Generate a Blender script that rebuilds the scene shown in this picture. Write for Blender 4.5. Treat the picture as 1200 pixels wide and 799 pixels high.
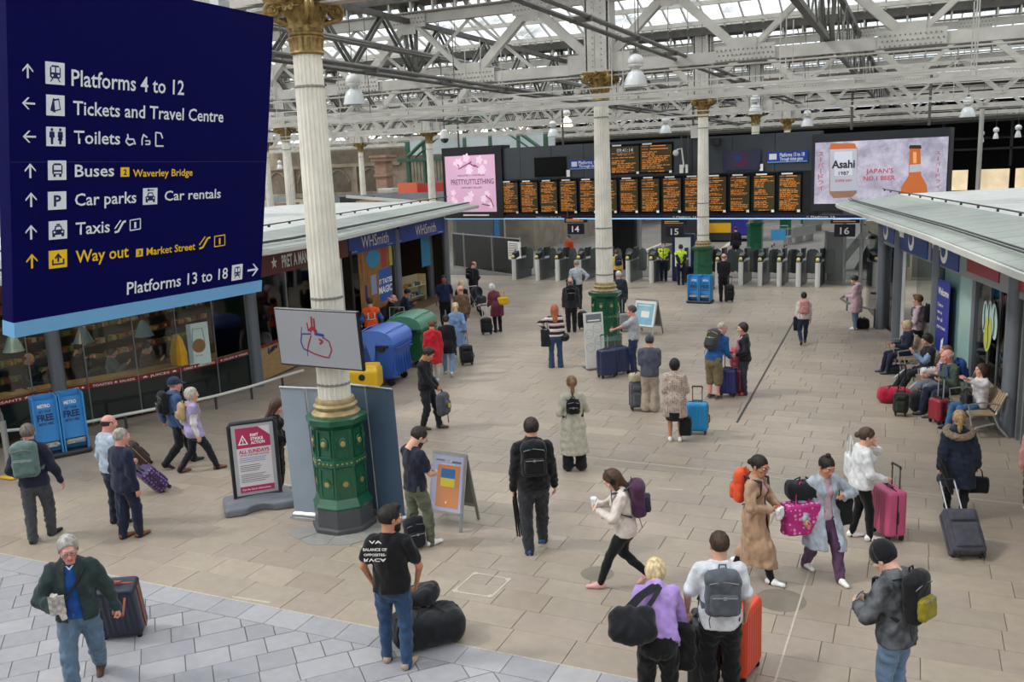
import bpy, math, random
import numpy as np
from mathutils import Vector, Matrix
scene = bpy.context.scene
for o in list(bpy.data.objects):
 bpy.data.objects.remove(o)
# camera
CAM_H, CAM_F = 5.33, 1051.7
def _cam_axes(yaw=math.radians(-24.24), pitch=math.radians(10.98), roll=math.radians(-2.36)):
 f = Vector((math.sin(yaw)*math.cos(pitch), math.cos(yaw)*math.cos(pitch), -math.sin(pitch)))
 r = Vector((math.cos(yaw), -math.sin(yaw), 0)); u = r.cross(f)
 r2 = math.cos(roll)*r + math.sin(roll)*u; u2 = -math.sin(roll)*r + math.cos(roll)*u
 return r2, u2, f
CR, CU, CF = _cam_axes()
cam_data = bpy.data.cameras.new('camera'); cam = bpy.data.objects.new('camera', cam_data)
scene.collection.objects.link(cam)
cam.matrix_world = Matrix(((CR.x, CU.x, -CF.x, 0), (CR.y, CU.y, -CF.y, 0), (CR.z, CU.z, -CF.z, CAM_H), (0, 0, 0, 1)))
cam_data.sensor_fit = 'HORIZONTAL'; cam_data.sensor_width = 36.0
cam_data.lens = 36.0*CAM_F/1200.0; cam_data.clip_start = 0.1; cam_data.clip_end = 600
scene.camera = cam
# view and light
scene.view_settings.view_transform = 'Standard'; scene.view_settings.look = 'None'
scene.view_settings.gamma = 1.0; scene.view_settings.use_curve_mapping = False
scene.view_settings.exposure = 0.17
scene.cycles.use_denoising = True
scene.cycles.max_bounces = 7; scene.cycles.transparent_max_bounces = 16
world = bpy.data.worlds.new('sky'); scene.world = world; world.use_nodes = True
wn = world.node_tree; wn.nodes.clear()
_out = wn.nodes.new('ShaderNodeOutputWorld'); _bg = wn.nodes.new('ShaderNodeBackground')
_tc = wn.nodes.new('ShaderNodeTexCoord'); _mp = wn.nodes.new('ShaderNodeMapping')
_mp.inputs['Scale'].default_value = (1.0, 1.0, 2.2)
_nz = wn.nodes.new('ShaderNodeTexNoise'); _nz.inputs['Scale'].default_value = 2.6; _nz.inputs['Detail'].default_value = 5
_cr = wn.nodes.new('ShaderNodeValToRGB')
_cr.color_ramp.elements[0].position = 0.38; _cr.color_ramp.elements[0].color = (0.36, 0.50, 0.74, 1)
_cr.color_ramp.elements[1].position = 0.56; _cr.color_ramp.elements[1].color = (1.0, 0.96, 0.90, 1)
wn.links.new(_tc.outputs['Generated'], _mp.inputs['Vector']); wn.links.new(_mp.outputs['Vector'], _nz.inputs['Vector'])
wn.links.new(_nz.outputs['Fac'], _cr.inputs['Fac']); wn.links.new(_cr.outputs['Color'], _bg.inputs['Color'])
_bg.inputs['Strength'].default_value = 1.9
wn.links.new(_bg.outputs['Background'], _out.inputs['Surface'])
sun_data = bpy.data.lights.new('sun', 'SUN'); sun = bpy.data.objects.new('sun', sun_data)
scene.collection.objects.link(sun)
sun_data.energy = 3.6; sun_data.angle = math.radians(7); sun_data.color = (1.0, 0.95, 0.87)
sun.location = (-30, -10, 40)
sun.rotation_euler = Vector((0.72, 0.38, -0.85)).to_track_quat('-Z', 'Y').to_euler()
# pixel <-> world helpers (1200 x 799 frame)
def ray(x, y):
 return (CR*((x-600)/CAM_F) - CU*((y-399.5)/CAM_F) + CF)
def gnd(x, y, z=0.0):
 d = ray(x, y); t = (z-CAM_H)/d.z
 return Vector((d.x*t, d.y*t, z))
def atY(x, y, Y):
 d = ray(x, y); t = Y/d.y
 return Vector((d.x*t, Y, CAM_H+d.z*t))
def atD(x, y, D):
 d = ray(x, y)
 return Vector((0, 0, CAM_H)) + d*(D/math.hypot(d.x, d.y))
def onp(x, y, p0, p1):
 d = ray(x, y); n = (p1[1]-p0[1], -(p1[0]-p0[0]))
 t = (n[0]*p0[0]+n[1]*p0[1])/(n[0]*d.x+n[1]*d.y)
 return Vector((d.x*t, d.y*t, CAM_H+d.z*t))
def proj(P):
 c = Vector(P)-Vector((0, 0, CAM_H))
 return 600+CAM_F*c.dot(CR)/c.dot(CF), 399.5-CAM_F*c.dot(CU)/c.dot(CF)
# objects
COL = scene.collection.objects
R = math.radians
def thing(name, label, cat, loc=(0, 0, 0), rz=0.0, group=None, kind=None):
 o = bpy.data.objects.new(name, None); COL.link(o)
 o.location = loc; o.rotation_euler = (0, 0, rz); o.empty_display_size = 0.1
 return tag(o, label, cat, group, kind)
def tag(o, label=None, cat=None, group=None, kind=None):
 if label: o['label'] = label
 if cat: o['category'] = cat
 if group: o['group'] = group
 if kind: o['kind'] = kind
 return o
def mobj(name, me, parent=None, label=None, loc=None, rot=None, kind=None):
 o = bpy.data.objects.new(name, me); COL.link(o)
 if parent is not None: o.parent = parent
 if loc is not None: o.location = loc
 if rot is not None: o.rotation_euler = rot
 if label: o['label'] = label
 if kind: o['kind'] = kind
 return o
def copy_tree(o, parent=None, depth=0):
 c = o.copy(); COL.link(c)
 if parent is not None: c.parent = parent
 for ch in [x for x in ALLCH(o)]:
  copy_tree(ch, c, depth+1)
 return c
def ALLCH(o):
 return list(o.children)
def srgb(c):
 if isinstance(c, str):
  c = c.lstrip('#'); c = [int(c[i:i+2], 16)/255 for i in (0, 2, 4)]
 return tuple((x/12.92 if x <= 0.04045 else ((x+0.055)/1.055)**2.4) for x in c)
_MATS = {}
def mat(name, color='#808080', rough=0.6, metal=0.0, var=0.0, vscale=6.0, bump=0.0, bscale=60.0, emit=0.0, spec=0.5, coat=0.0, alpha=None, sheen=0.0, col2=None, stretch=None):
 if name in _MATS: return _MATS[name]
 m = bpy.data.materials.new(name); m.use_nodes = True; _MATS[name] = m
 nt = m.node_tree; b = nt.nodes['Principled BSDF']
 c = srgb(color)
 b.inputs['Base Color'].default_value = (*c, 1); b.inputs['Roughness'].default_value = rough
 b.inputs['Metallic'].default_value = metal; b.inputs['Specular IOR Level'].default_value = spec
 if coat: b.inputs['Coat Weight'].default_value = coat; b.inputs['Coat Roughness'].default_value = 0.15
 if sheen: b.inputs['Sheen Weight'].default_value = sheen
 if emit:
  b.inputs['Emission Color'].default_value = (*c, 1); b.inputs['Emission Strength'].default_value = emit
 if var or bump or col2:
  tc = nt.nodes.new('ShaderNodeTexCoord'); vec = tc.outputs['Object']
  if stretch:
   mp = nt.nodes.new('ShaderNodeMapping'); mp.inputs['Scale'].default_value = stretch
   nt.links.new(vec, mp.inputs['Vector']); vec = mp.outputs['Vector']
  if var or col2:
   n = nt.nodes.new('ShaderNodeTexNoise'); n.inputs['Scale'].default_value = vscale; n.inputs['Detail'].default_value = 4
   nt.links.new(vec, n.inputs['Vector'])
   r = nt.nodes.new('ShaderNodeValToRGB'); r.color_ramp.elements[0].position = 0.35; r.color_ramp.elements[1].position = 0.65
   a = srgb(col2) if col2 else tuple(x*(1-var) for x in c)
   d = c if col2 else tuple(min(1, x*(1+var)) for x in c)
   r.color_ramp.elements[0].color = (*a, 1); r.color_ramp.elements[1].color = (*d, 1)
   nt.links.new(n.outputs['Fac'], r.inputs['Fac']); nt.links.new(r.outputs['Color'], b.inputs['Base Color'])
  if bump:
   n2 = nt.nodes.new('ShaderNodeTexNoise'); n2.inputs['Scale'].default_value = bscale; n2.inputs['Detail'].default_value = 3
   bp = nt.nodes.new('ShaderNodeBump'); bp.inputs['Strength'].default_value = bump; bp.inputs['Distance'].default_value = 0.01
   nt.links.new(vec, n2.inputs['Vector']); nt.links.new(n2.outputs['Fac'], bp.inputs['Height']); nt.links.new(bp.outputs['Normal'], b.inputs['Normal'])
 return m
def fabric(color, k=''):
 return mat('fabric_'+color.lstrip('#')+k, color, 0.85, var=0.16, vscale=11, bump=0.45, bscale=55, spec=0.25, sheen=0.15)
def plastic(color, rough=0.35, coat=0.0):
 return mat('plastic_%s_%d' % (color.lstrip('#'), int(rough*100)), color, rough, coat=coat)
def paint(color, rough=0.5):
 return mat('paint_%s_%d' % (color.lstrip('#'), int(rough*100)), color, rough, var=0.06, vscale=3)
def metalm(color='#b8babc', rough=0.35):
 return mat('metal_%s_%d' % (color.lstrip('#'), int(rough*100)), color, rough, metal=0.85, var=0.05, vscale=8)
def glass_mat(name='glass', tint=(0.85, 0.9, 0.9), gloss=0.12, rough=0.03):
 if name in _MATS: return _MATS[name]
 m = bpy.data.materials.new(name); m.use_nodes = True; _MATS[name] = m
 nt = m.node_tree; nt.nodes.clear()
 o = nt.nodes.new('ShaderNodeOutputMaterial'); t = nt.nodes.new('ShaderNodeBsdfTransparent'); t.inputs['Color'].default_value = (*tint, 1)
 g = nt.nodes.new('ShaderNodeBsdfGlossy'); g.inputs['Roughness'].default_value = rough
 fr = nt.nodes.new('ShaderNodeFresnel'); fr.inputs['IOR'].default_value = 1.45
 ad = nt.nodes.new('ShaderNodeMath'); ad.operation = 'ADD'; ad.inputs[1].default_value = gloss; ad.use_clamp = True
 mx = nt.nodes.new('ShaderNodeMixShader')
 nt.links.new(fr.outputs[0], ad.inputs[0]); nt.links.new(ad.outputs[0], mx.inputs[0])
 nt.links.new(t.outputs[0], mx.inputs[1]); nt.links.new(g.outputs[0], mx.inputs[2]); nt.links.new(mx.outputs[0], o.inputs[0])
 return m
def screen_mat(name, color, strength=1.0):
 return mat(name, color, 0.3, emit=strength)
# mesh builder
class MB:
 def __init__(s): s.v = []; s.f = []; s.m = []; s.mi = 0
 def add(s, vs, fs, mi=None):
  o = len(s.v); s.v.extend([tuple(v) for v in vs]); s.f.extend([tuple(i+o for i in f) for f in fs])
  s.m.extend([s.mi if mi is None else mi]*len(fs)); return s
 def box(s, c, d, M=None, mi=None, taper=1.0):
  hx, hy, hz = d[0]/2, d[1]/2, d[2]/2; vs = []
  for z in (-1, 1):
   k = taper if z > 0 else 1.0
   for x, y in ((-1, -1), (1, -1), (1, 1), (-1, 1)):
    p = Vector((x*hx*k, y*hy*k, z*hz)); p = (M @ p) if M else p
    vs.append(p+Vector(c))
  return s.add(vs, [(0, 3, 2, 1), (4, 5, 6, 7), (0, 1, 5, 4), (1, 2, 6, 5), (2, 3, 7, 6), (3, 0, 4, 7)], mi)
 def bbox(s, c, d, b=0.01, M=None, mi=None):   # bevelled box: octagonal prism-ish rounding of vertical edges plus top/bottom insets
  hx, hy, hz = d[0]/2, d[1]/2, d[2]/2; b = min(b, hx*.9, hy*.9, hz*.9)
  rings = []
  for z, i in ((-hz, b), (-hz+b, 0), (hz-b, 0), (hz, b)):
   x, y = hx-i, hy-i; q = b
   rings.append([(-x+q, -y), (x-q, -y), (x, -y+q), (x, y-q), (x-q, y), (-x+q, y), (-x, y-q), (-x, -y+q)])
   rings[-1] = [(a, e, z) for a, e in rings[-1]]
  return s.loft(rings, True, M, c, mi)
 def loft(s, rings, caps=True, M=None, c=(0, 0, 0), mi=None, closed=True):
  n = len(rings[0]); vs = []; fs = []
  for r in rings:
   for p in r:
    p = Vector(p); p = (M @ p) if M else p; vs.append(p+Vector(c))
  for i in range(len(rings)-1):
   for j in range(n if closed else n-1):
    a = i*n+j; b_ = i*n+(j+1) % n; fs.append((a, b_, b_+n, a+n))
  if caps:
   fs.append(tuple(reversed(range(n)))); fs.append(tuple((len(rings)-1)*n+j for j in range(n)))
  return s.add(vs, fs, mi)
 def cyl(s, p0, p1, r0, r1=None, n=10, mi=None, caps=True):
  p0 = Vector(p0); p1 = Vector(p1); r1 = r0 if r1 is None else r1
  d = (p1-p0);
  if d.length < 1e-6: return s
  d.normalize(); a = d.orthogonal().normalized(); b = d.cross(a)
  rings = [[p+(a*math.cos(2*math.pi*i/n)+b*math.sin(2*math.pi*i/n))*r for i in range(n)] for p, r in ((p0, r0), (p1, r1))]
  return s.loft(rings, caps, mi=mi)
 def beam(s, p0, p1, w, h, up=(0, 0, 1), mi=None):    # w = side width, h = height
  p0 = Vector(p0); p1 = Vector(p1); d = p1-p0; L = d.length
  if L < 1e-6: return s
  d.normalize(); u = Vector(up); r = d.cross(u)
  if r.length < 1e-4: r = d.orthogonal()
  r.normalize(); u = r.cross(d)
  M = Matrix((r, d, u)).transposed()
  return s.box((p0+p1)/2, (w, L, h), M, mi)
 def tube(s, pts, r, n=8, mi=None, closed=False):
  pts = [Vector(p) for p in pts]; rings = []; m = len(pts)
  rr = r if isinstance(r, (list, tuple)) else [r]*m
  prev = None
  for i, p in enumerate(pts):
   d = (pts[(i+1) % m] if (i < m-1 or closed) else p)-(pts[i-1] if (i > 0 or closed) else p)
   d.normalize()
   a = (prev-d*prev.dot(d)) if prev is not None else d.orthogonal()
   if a.length < 1e-5: a = d.orthogonal()
   a.normalize(); prev = a; b = d.cross(a)
   rings.append([p+(a*math.cos(2*math.pi*j/n)+b*math.sin(2*math.pi*j/n))*rr[i] for j in range(n)])
  if closed: rings.append(rings[0])
  return s.loft(rings, not closed, mi=mi)
 def lathe(s, prof, n=24, c=(0, 0, 0), mi=None, M=None, flute=None):
  rings = [[(r*math.cos(2*math.pi*i/n), r*math.sin(2*math.pi*i/n), z) for i in range(n)] for r, z in prof]
  return s.loft(rings, True, M, c, mi)
 def prism(s, poly, z0, z1, M=None, c=(0, 0, 0), mi=None):
  return s.loft([[(x, y, z0) for x, y in poly], [(x, y, z1) for x, y in poly]], True, M, c, mi)
 def sphere(s, c, r, n=12, m=8, mi=None, sc=(1, 1, 1), M=None):
  rings = []
  for j in range(m+1):
   t = math.pi*(j+.02)/(m+.04)-math.pi/2
   rings.append([(r*sc[0]*math.cos(t)*math.cos(2*math.pi*i/n), r*sc[1]*math.cos(t)*math.sin(2*math.pi*i/n), r*sc[2]*math.sin(t)) for i in range(n)])
  return s.loft(rings, True, M, c, mi)
 def mesh(s, name, mats, smooth=False):
  me = bpy.data.meshes.new(name); me.from_pydata(s.v, [], s.f)
  for m in (mats if isinstance(mats, (list, tuple)) else [mats]): me.materials.append(m)
  me.polygons.foreach_set('material_index', s.m)
  if smooth:
   me.polygons.foreach_set('use_smooth', [True]*len(s.f))
   me.set_sharp_from_angle(angle=math.radians(smooth if smooth is not True else 50))
  me.update(); return me
 def obj(s, name, mats, parent=None, smooth=False, label=None, loc=None, rot=None, kind=None):
  return mobj(name, s.mesh(name, mats, smooth), parent, label, loc, rot, kind)
def rz(a): return Matrix.Rotation(a, 3, 'Z')
_FONT = None
def text_mesh(txt, size=0.1, depth=0.004, bold=0.0, align='LEFT', sx=1.0):
 cu = bpy.data.curves.new('lettering', 'FONT'); cu.body = txt; cu.size = size; cu.extrude = depth/2
 cu.offset = bold*size; cu.align_x = align; cu.resolution_u = 2; cu.space_character = 1.0
 o = bpy.data.objects.new('tmp', cu); COL.link(o)
 bpy.context.view_layer.update()
 me = bpy.data.meshes.new_from_object(o)
 bpy.data.objects.remove(o); bpy.data.curves.remove(cu)
 if sx != 1.0: me.transform(Matrix.Diagonal((sx, 1, 1, 1)))
 return me
def text(txt, parent, m, M, size=0.1, depth=0.004, bold=0.0, align='LEFT', name='lettering', sx=1.0, label=None):
 """M: 4x4 placing text plane (x = reading direction, y = up, z = out of the surface)"""
 me = text_mesh(txt, size, depth, bold, align, sx)
 me.materials.clear(); me.materials.append(m)
 o = mobj(name, me, parent, label); o.matrix_local = M
 return o
def plane_M(org, xdir, ydir):
 x = Vector(xdir).normalized(); y = Vector(ydir).normalized(); z = x.cross(y)
 return Matrix(((x.x, y.x, z.x, org[0]), (x.y, y.y, z.y, org[1]), (x.z, y.z, z.z, org[2]), (0, 0, 0, 1)))
# implicit surfaces -> meshes (bodies, clothes, soft bags)
def surface_nets(F, o, h):
 S = F < 0
 nx, ny, nz = F.shape
 sl = [(slice(i, nx-1+i), slice(j, ny-1+j), slice(k, nz-1+k)) for i in (0, 1) for j in (0, 1) for k in (0, 1)]
 a = S[sl[0]].copy(); b = S[sl[0]].copy()
 for q in sl[1:]: a |= S[q]; b &= S[q]
 mask = a & ~b
 idx = np.full(mask.shape, -1, np.int64); cells = np.argwhere(mask); idx[mask] = np.arange(len(cells))
 acc = np.zeros((len(cells), 3)); cnt = np.zeros(len(cells))
 corners = [(i, j, k) for i in (0, 1) for j in (0, 1) for k in (0, 1)]
 val = {c: F[cells[:, 0]+c[0], cells[:, 1]+c[1], cells[:, 2]+c[2]] for c in corners}
 for c in corners:
  for ax in range(3):
   if c[ax] == 0:
    d = list(c); d[ax] = 1; d = tuple(d); fa, fb = val[c], val[d]
    x = (fa < 0) != (fb < 0); t = np.where(x, fa/np.where(x, fa-fb, 1), 0)
    p = np.array(c, float)[None]+np.zeros((len(cells), 3)); p[:, ax] += t
    acc += p*x[:, None]; cnt += x
 V = (cells+acc/cnt[:, None])*h+np.array(o)
 Q = []
 for ax in range(3):
  s0 = [slice(None)]*3; s1 = [slice(None)]*3; s0[ax] = slice(0, -1); s1[ax] = slice(1, None)
  ch = S[tuple(s0)] != S[tuple(s1)]; e = np.argwhere(ch)
  u, w = [(1, 2), (2, 0), (0, 1)][ax]
  e = e[(e[:, u] > 0) & (e[:, w] > 0) & (e[:, u] < F.shape[u]-1) & (e[:, w] < F.shape[w]-1)]
  if not len(e): continue
  ins = S[e[:, 0], e[:, 1], e[:, 2]]
  def cell(du, dw):
   g = e.copy(); g[:, u] -= du; g[:, w] -= dw; return idx[g[:, 0], g[:, 1], g[:, 2]]
  q = np.stack([cell(1, 1), cell(0, 1), cell(0, 0), cell(1, 0)], 1)
  q[~ins] = q[~ins][:, ::-1]; Q.append(q)
 Q = np.concatenate(Q) if Q else np.zeros((0, 4), int)
 Q = Q[(Q >= 0).all(1)]
 return V, Q
class Fld:
 def __init__(s, lo, hi, h):
  s.h = h; s.lo = np.array(lo, float); n = np.ceil((np.array(hi)-s.lo)/h).astype(int)+1
  s.ax = [s.lo[i]+h*np.arange(n[i]) for i in range(3)]; s.F = np.full(tuple(n), 0.5, np.float32)
 def _sub(s, lo, hi):
  r = []
  for i in range(3):
   a = max(0, int((lo[i]-s.lo[i])/s.h)-1); b = min(len(s.ax[i]), int((hi[i]-s.lo[i])/s.h)+3)
   if b <= a: return None
   r.append(slice(a, b))
  return tuple(r)
 def _P(s, r): return (s.ax[0][r[0]][:, None, None], s.ax[1][r[1]][None, :, None], s.ax[2][r[2]][None, None, :])
 def _mix(s, r, d, k, op='u'):
  A = s.F[r]
  if op == 'u':
   if k <= 0: s.F[r] = np.minimum(A, d)
   else:
    t = np.clip(.5+.5*(A-d)/k, 0, 1); s.F[r] = A*(1-t)+d*t-k*t*(1-t)
  elif op == 's':
   d = -d
   if k <= 0: s.F[r] = np.maximum(A, d)
   else:
    t = np.clip(.5-.5*(A-d)/k, 0, 1); s.F[r] = A*(1-t)+d*t+k*t*(1-t)
 def cone(s, a, b, ra, rb=None, k=.03, flat=None, op='u'):
  """round cone; flat=(dir, factor): thinner by factor along dir"""
  rb = ra if rb is None else rb; a = np.array(a, float); b = np.array(b, float); m = max(ra, rb)+k+s.h*2
  r = s._sub(np.minimum(a, b)-m, np.maximum(a, b)+m)
  if r is None: return s
  X, Y, Z = s._P(r); x, y, z = X-a[0], Y-a[1], Z-a[2]; d = b-a; L = max(d@d, 1e-9)
  t = np.clip((x*d[0]+y*d[1]+z*d[2])/L, 0, 1)
  x, y, z = x-t*d[0], y-t*d[1], z-t*d[2]
  if flat:
   f = np.array(flat[0], float); f /= np.linalg.norm(f); q = (x*f[0]+y*f[1]+z*f[2])*(flat[1]-1)
   x, y, z = x+q*f[0], y+q*f[1], z+q*f[2]
  D = np.sqrt(x*x+y*y+z*z)-(ra+t*(rb-ra))
  if flat: D = D/((flat[1]+1)/2)
  s._mix(r, D, k, op); return s
 def ell(s, c, rad, k=.02, op='u', M=None):
  c = np.array(c, float); rad = np.array(rad, float); m = rad.max()+k+s.h*2
  r = s._sub(c-m, c+m)
  if r is None: return s
  X, Y, Z = s._P(r); x, y, z = X-c[0], Y-c[1], Z-c[2]
  if M is not None:
   M = np.array(M); x, y, z = (x*M[0, i]+y*M[1, i]+z*M[2, i] for i in range(3))
  q = np.sqrt((x/rad[0])**2+(y/rad[1])**2+(z/rad[2])**2)
  q2 = np.sqrt((x/rad[0]**2)**2+(y/rad[1]**2)**2+(z/rad[2]**2)**2)+1e-9
  s._mix(r, q*(q-1)/q2, k, op); return s
 def rbox(s, c, half, rd=.02, k=.0, op='u', M=None):
  c = np.array(c, float); half = np.array(half, float); m = np.linalg.norm(half)+k+s.h*2
  r = s._sub(c-m, c+m)
  if r is None: return s
  X, Y, Z = s._P(r); x, y, z = X-c[0], Y-c[1], Z-c[2]
  if M is not None:
   M = np.array(M); x, y, z = (x*M[0, i]+y*M[1, i]+z*M[2, i] for i in range(3))
  a, b, g = np.abs(x)-half[0]+rd, np.abs(y)-half[1]+rd, np.abs(z)-half[2]+rd
  D = np.sqrt(np.maximum(a, 0)**2+np.maximum(b, 0)**2+np.maximum(g, 0)**2)+np.minimum(np.maximum(a, np.maximum(b, g)), 0)-rd
  s._mix(r, D, k, op); return s
 def cut(s, n, c):     # keep n.p < c
  X, Y, Z = s.ax[0][:, None, None], s.ax[1][None, :, None], s.ax[2][None, None, :]
  s.F = np.maximum(s.F, X*n[0]+Y*n[1]+Z*n[2]-c).astype(np.float32); return s
 def wrinkle(s, amp=.005, seed=0, wl=.11):
  rg = np.random.RandomState(seed); X, Y, Z = s.ax[0][:, None, None], s.ax[1][None, :, None], s.ax[2][None, None, :]
  for i in range(4):
   v = rg.randn(3); v[2] *= .8; v /= np.linalg.norm(v); w = wl*rg.uniform(.55, 1.6)
   s.F = s.F+(amp*.6*np.sin(2*np.pi*(X*v[0]+Y*v[1]+Z*v[2])/w+rg.rand()*6+1.5*np.sin(2*np.pi*(X*v[1]+Z*v[0])/(w*2.3)))).astype(np.float32)
  s.F = s.F-np.float32(amp*.75); return s
 def pleat(s, c, n, amp, z0, z1):    # vertical folds growing downwards
  X, Y, Z = s.ax[0][:, None, None], s.ax[1][None, :, None], s.ax[2][None, None, :]
  a = np.arctan2(Y-c[1], X-c[0]); g = np.clip((z1-Z)/(z1-z0), 0, 1)
  s.F = s.F+(amp*g*np.sin(a*n)).astype(np.float32); return s
 def nets(s): return surface_nets(s.F, s.lo, s.h)
def np_mesh(name, V, Q, mats, mi=None, smooth=True):
 me = bpy.data.meshes.new(name); V = np.asarray(V, np.float32); Q = np.asarray(Q, np.int32)
 me.vertices.add(len(V)); me.vertices.foreach_set('co', V.ravel())
 me.loops.add(Q.size); me.loops.foreach_set('vertex_index', Q.ravel())
 me.polygons.add(len(Q)); me.polygons.foreach_set('loop_start', np.arange(0, Q.size, 4, dtype=np.int32))
 for m in (mats if isinstance(mats, (list, tuple)) else [mats]): me.materials.append(m)
 if mi is not None: me.polygons.foreach_set('material_index', np.asarray(mi, np.int32))
 me.update(calc_edges=True)
 if smooth: me.polygons.foreach_set('use_smooth', np.ones(len(Q), bool))
 return me
def V3(*a): return np.array(a, float)
def nrm(v): return v/np.linalg.norm(v)
# ---- templates: head (front = +y, centre between the ears) and right hand (wrist at origin, fingers to -z, palm -x, thumb +y)
_TPL = {}
def head_tpl(h, fem):
 key = ('head', h, fem)
 if key in _TPL: return _TPL[key]
 f = Fld((-.105, -.135, -.19), (.105, .145, .145), h)
 j = .92 if fem else 1.0
 f.ell((0, -.014, .030), (.076, .097, .090), .02).ell((0, .018, -.045), (.057*j, .074, .076), .03)
 f.cone((-.02*j, .064, -.097), (.02*j, .064, -.097), .019*j, k=.02)
 f.cone((-.034, .080, .036), (.034, .080, .036), .014, k=.012)
 for sgn in (-1, 1):
  f.ell((sgn*.046, .060, -.018), (.022, .022, .020), .02)
 f.cone((0, .088, .022), (0, .108, -.020), .008, .0135, k=.012)
 f.cone((-.012, .100, -.024), (.012, .100, -.024), .009, k=.008)
 for sgn in (-1, 1): f.ell((sgn*.032, .103, .014), (.019, .018, .013), .012, op='s')
 f.cone((-.019, .087, -.052), (.019, .087, -.052), .009, k=.008).cone((-.016, .086, -.064), (.016, .086, -.064), .009, k=.008)
 for sgn in (-1, 1):
  f.ell((sgn*.078, -.008, -.002), (.009, .019, .032), .008)
 f.cone((0, -.022, -.05), (0, -.032, -.185), .056*(.88 if fem else 1), .060*(.9 if fem else 1), k=.03)
 V, Q = f.nets(); mi = np.zeros(len(Q), int)
 c = V[Q].mean(1)
 mi[(abs(c[:, 0]) < .021) & (abs(c[:, 2]+.058) < .011) & (c[:, 1] > .078)] = 1
 for sgn in (-1, 1):      # eyes and brows
  m = MB(); m.sphere((sgn*.032, .0815, .013), .0125, 10, 8); m.sphere((sgn*.032, .0905, .013), .006, 8, 6)
  m.tube([(sgn*.016, .0955, .031), (sgn*.030, .0965, .036), (sgn*.047, .088, .032)], .0035, 4)
  n0 = len(V); q = [];
  vs = np.array(m.v);
  fs = [ff for ff in m.f]; tag_ = []
  for i, ff in enumerate(fs):
   cc = vs[list(ff)].mean(0); kind = 4 if cc[2] > .0275 else (3 if np.linalg.norm(cc-np.array((sgn*.032, .0905, .013))) < .0065 else 2)
   if len(ff) == 4: q.append([x+n0 for x in ff]); tag_.append(kind)
   elif len(ff) > 4:
    for t in range(1, len(ff)-2, 2): q.append([ff[0]+n0, ff[t]+n0, ff[t+1]+n0, ff[t+2]+n0]); tag_.append(kind)
  V = np.concatenate([V, vs]); Q = np.concatenate([Q, np.array(q)]); mi = np.concatenate([mi, tag_])
 _TPL[key] = (V, Q, mi); return _TPL[key]
def hand_tpl(h, kind):
 key = ('hand', h, kind)
 if key in _TPL: return _TPL[key]
 f = Fld((-.085, -.055, -.20), (.03, .075, .04), h)
 curl = {'relax': (18, 28, 18), 'grip': (62, 80, 45), 'hold': (38, 55, 35), 'flat': (4, 6, 4)}[kind]
 f.cone((0, 0, .035), (0, 0, -.01), .026, .024, k=.015, flat=((1, 0, 0), 1.3))
 for yk, L, r in ((.030, .070, .0092), (.010, .078, .0095), (-.010, .072, .0092), (-.028, .056, .0082)):
  f.cone((0, yk*.5, -.012), (0, yk, -.085), .015, .0115, k=.012)
  p = V3(0, yk, -.085); a = 0
  for i, (fr, cu) in enumerate(zip((.46, .30, .24), curl)):
   a += math.radians(cu); q = p+V3(-math.sin(a), yk*.12 if i == 0 else 0, -math.cos(a))*L*fr
   f.cone(p, q, r*(1-.1*i), r*(.94-.1*i), k=.0025 if i else .006); p = q
 if kind in ('grip', 'hold'): th = [(-.004, .020, -.022), (-.026, .040, -.052), (-.046, .034, -.072), (-.056, .020, -.082)]
 else: th = [(-.002, .020, -.020), (-.014, .044, -.050), (-.018, .052, -.076), (-.020, .052, -.094)]
 f.cone(th[0], th[1], .016, .0125, k=.012).cone(th[1], th[2], .0115, .0105, k=.004).cone(th[2], th[3], .0105, .0085, k=.003)
 _TPL[key] = f.nets(); return _TPL[key]
def frame(x, y, z): return np.stack([nrm(x), nrm(y), nrm(z)], 1)
def ik(a, t, l1, l2, hint):
 d = t-a; L = np.linalg.norm(d); mx = (l1+l2)*.998
 if L > mx: t = a+d*mx/L; d = t-a; L = mx
 L = max(L, abs(l1-l2)*1.02+1e-4); u = d/np.linalg.norm(d)
 c = (l1*l1+L*L-l2*l2)/(2*l1*L); s_ = math.sqrt(max(0, 1-c*c))
 hh = hint-u*(hint@u); hh = nrm(hh) if np.linalg.norm(hh) > 1e-5 else V3(0, 1, 0)
 return a+u*l1*c+hh*l1*s_, t
class Skel: pass
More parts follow.
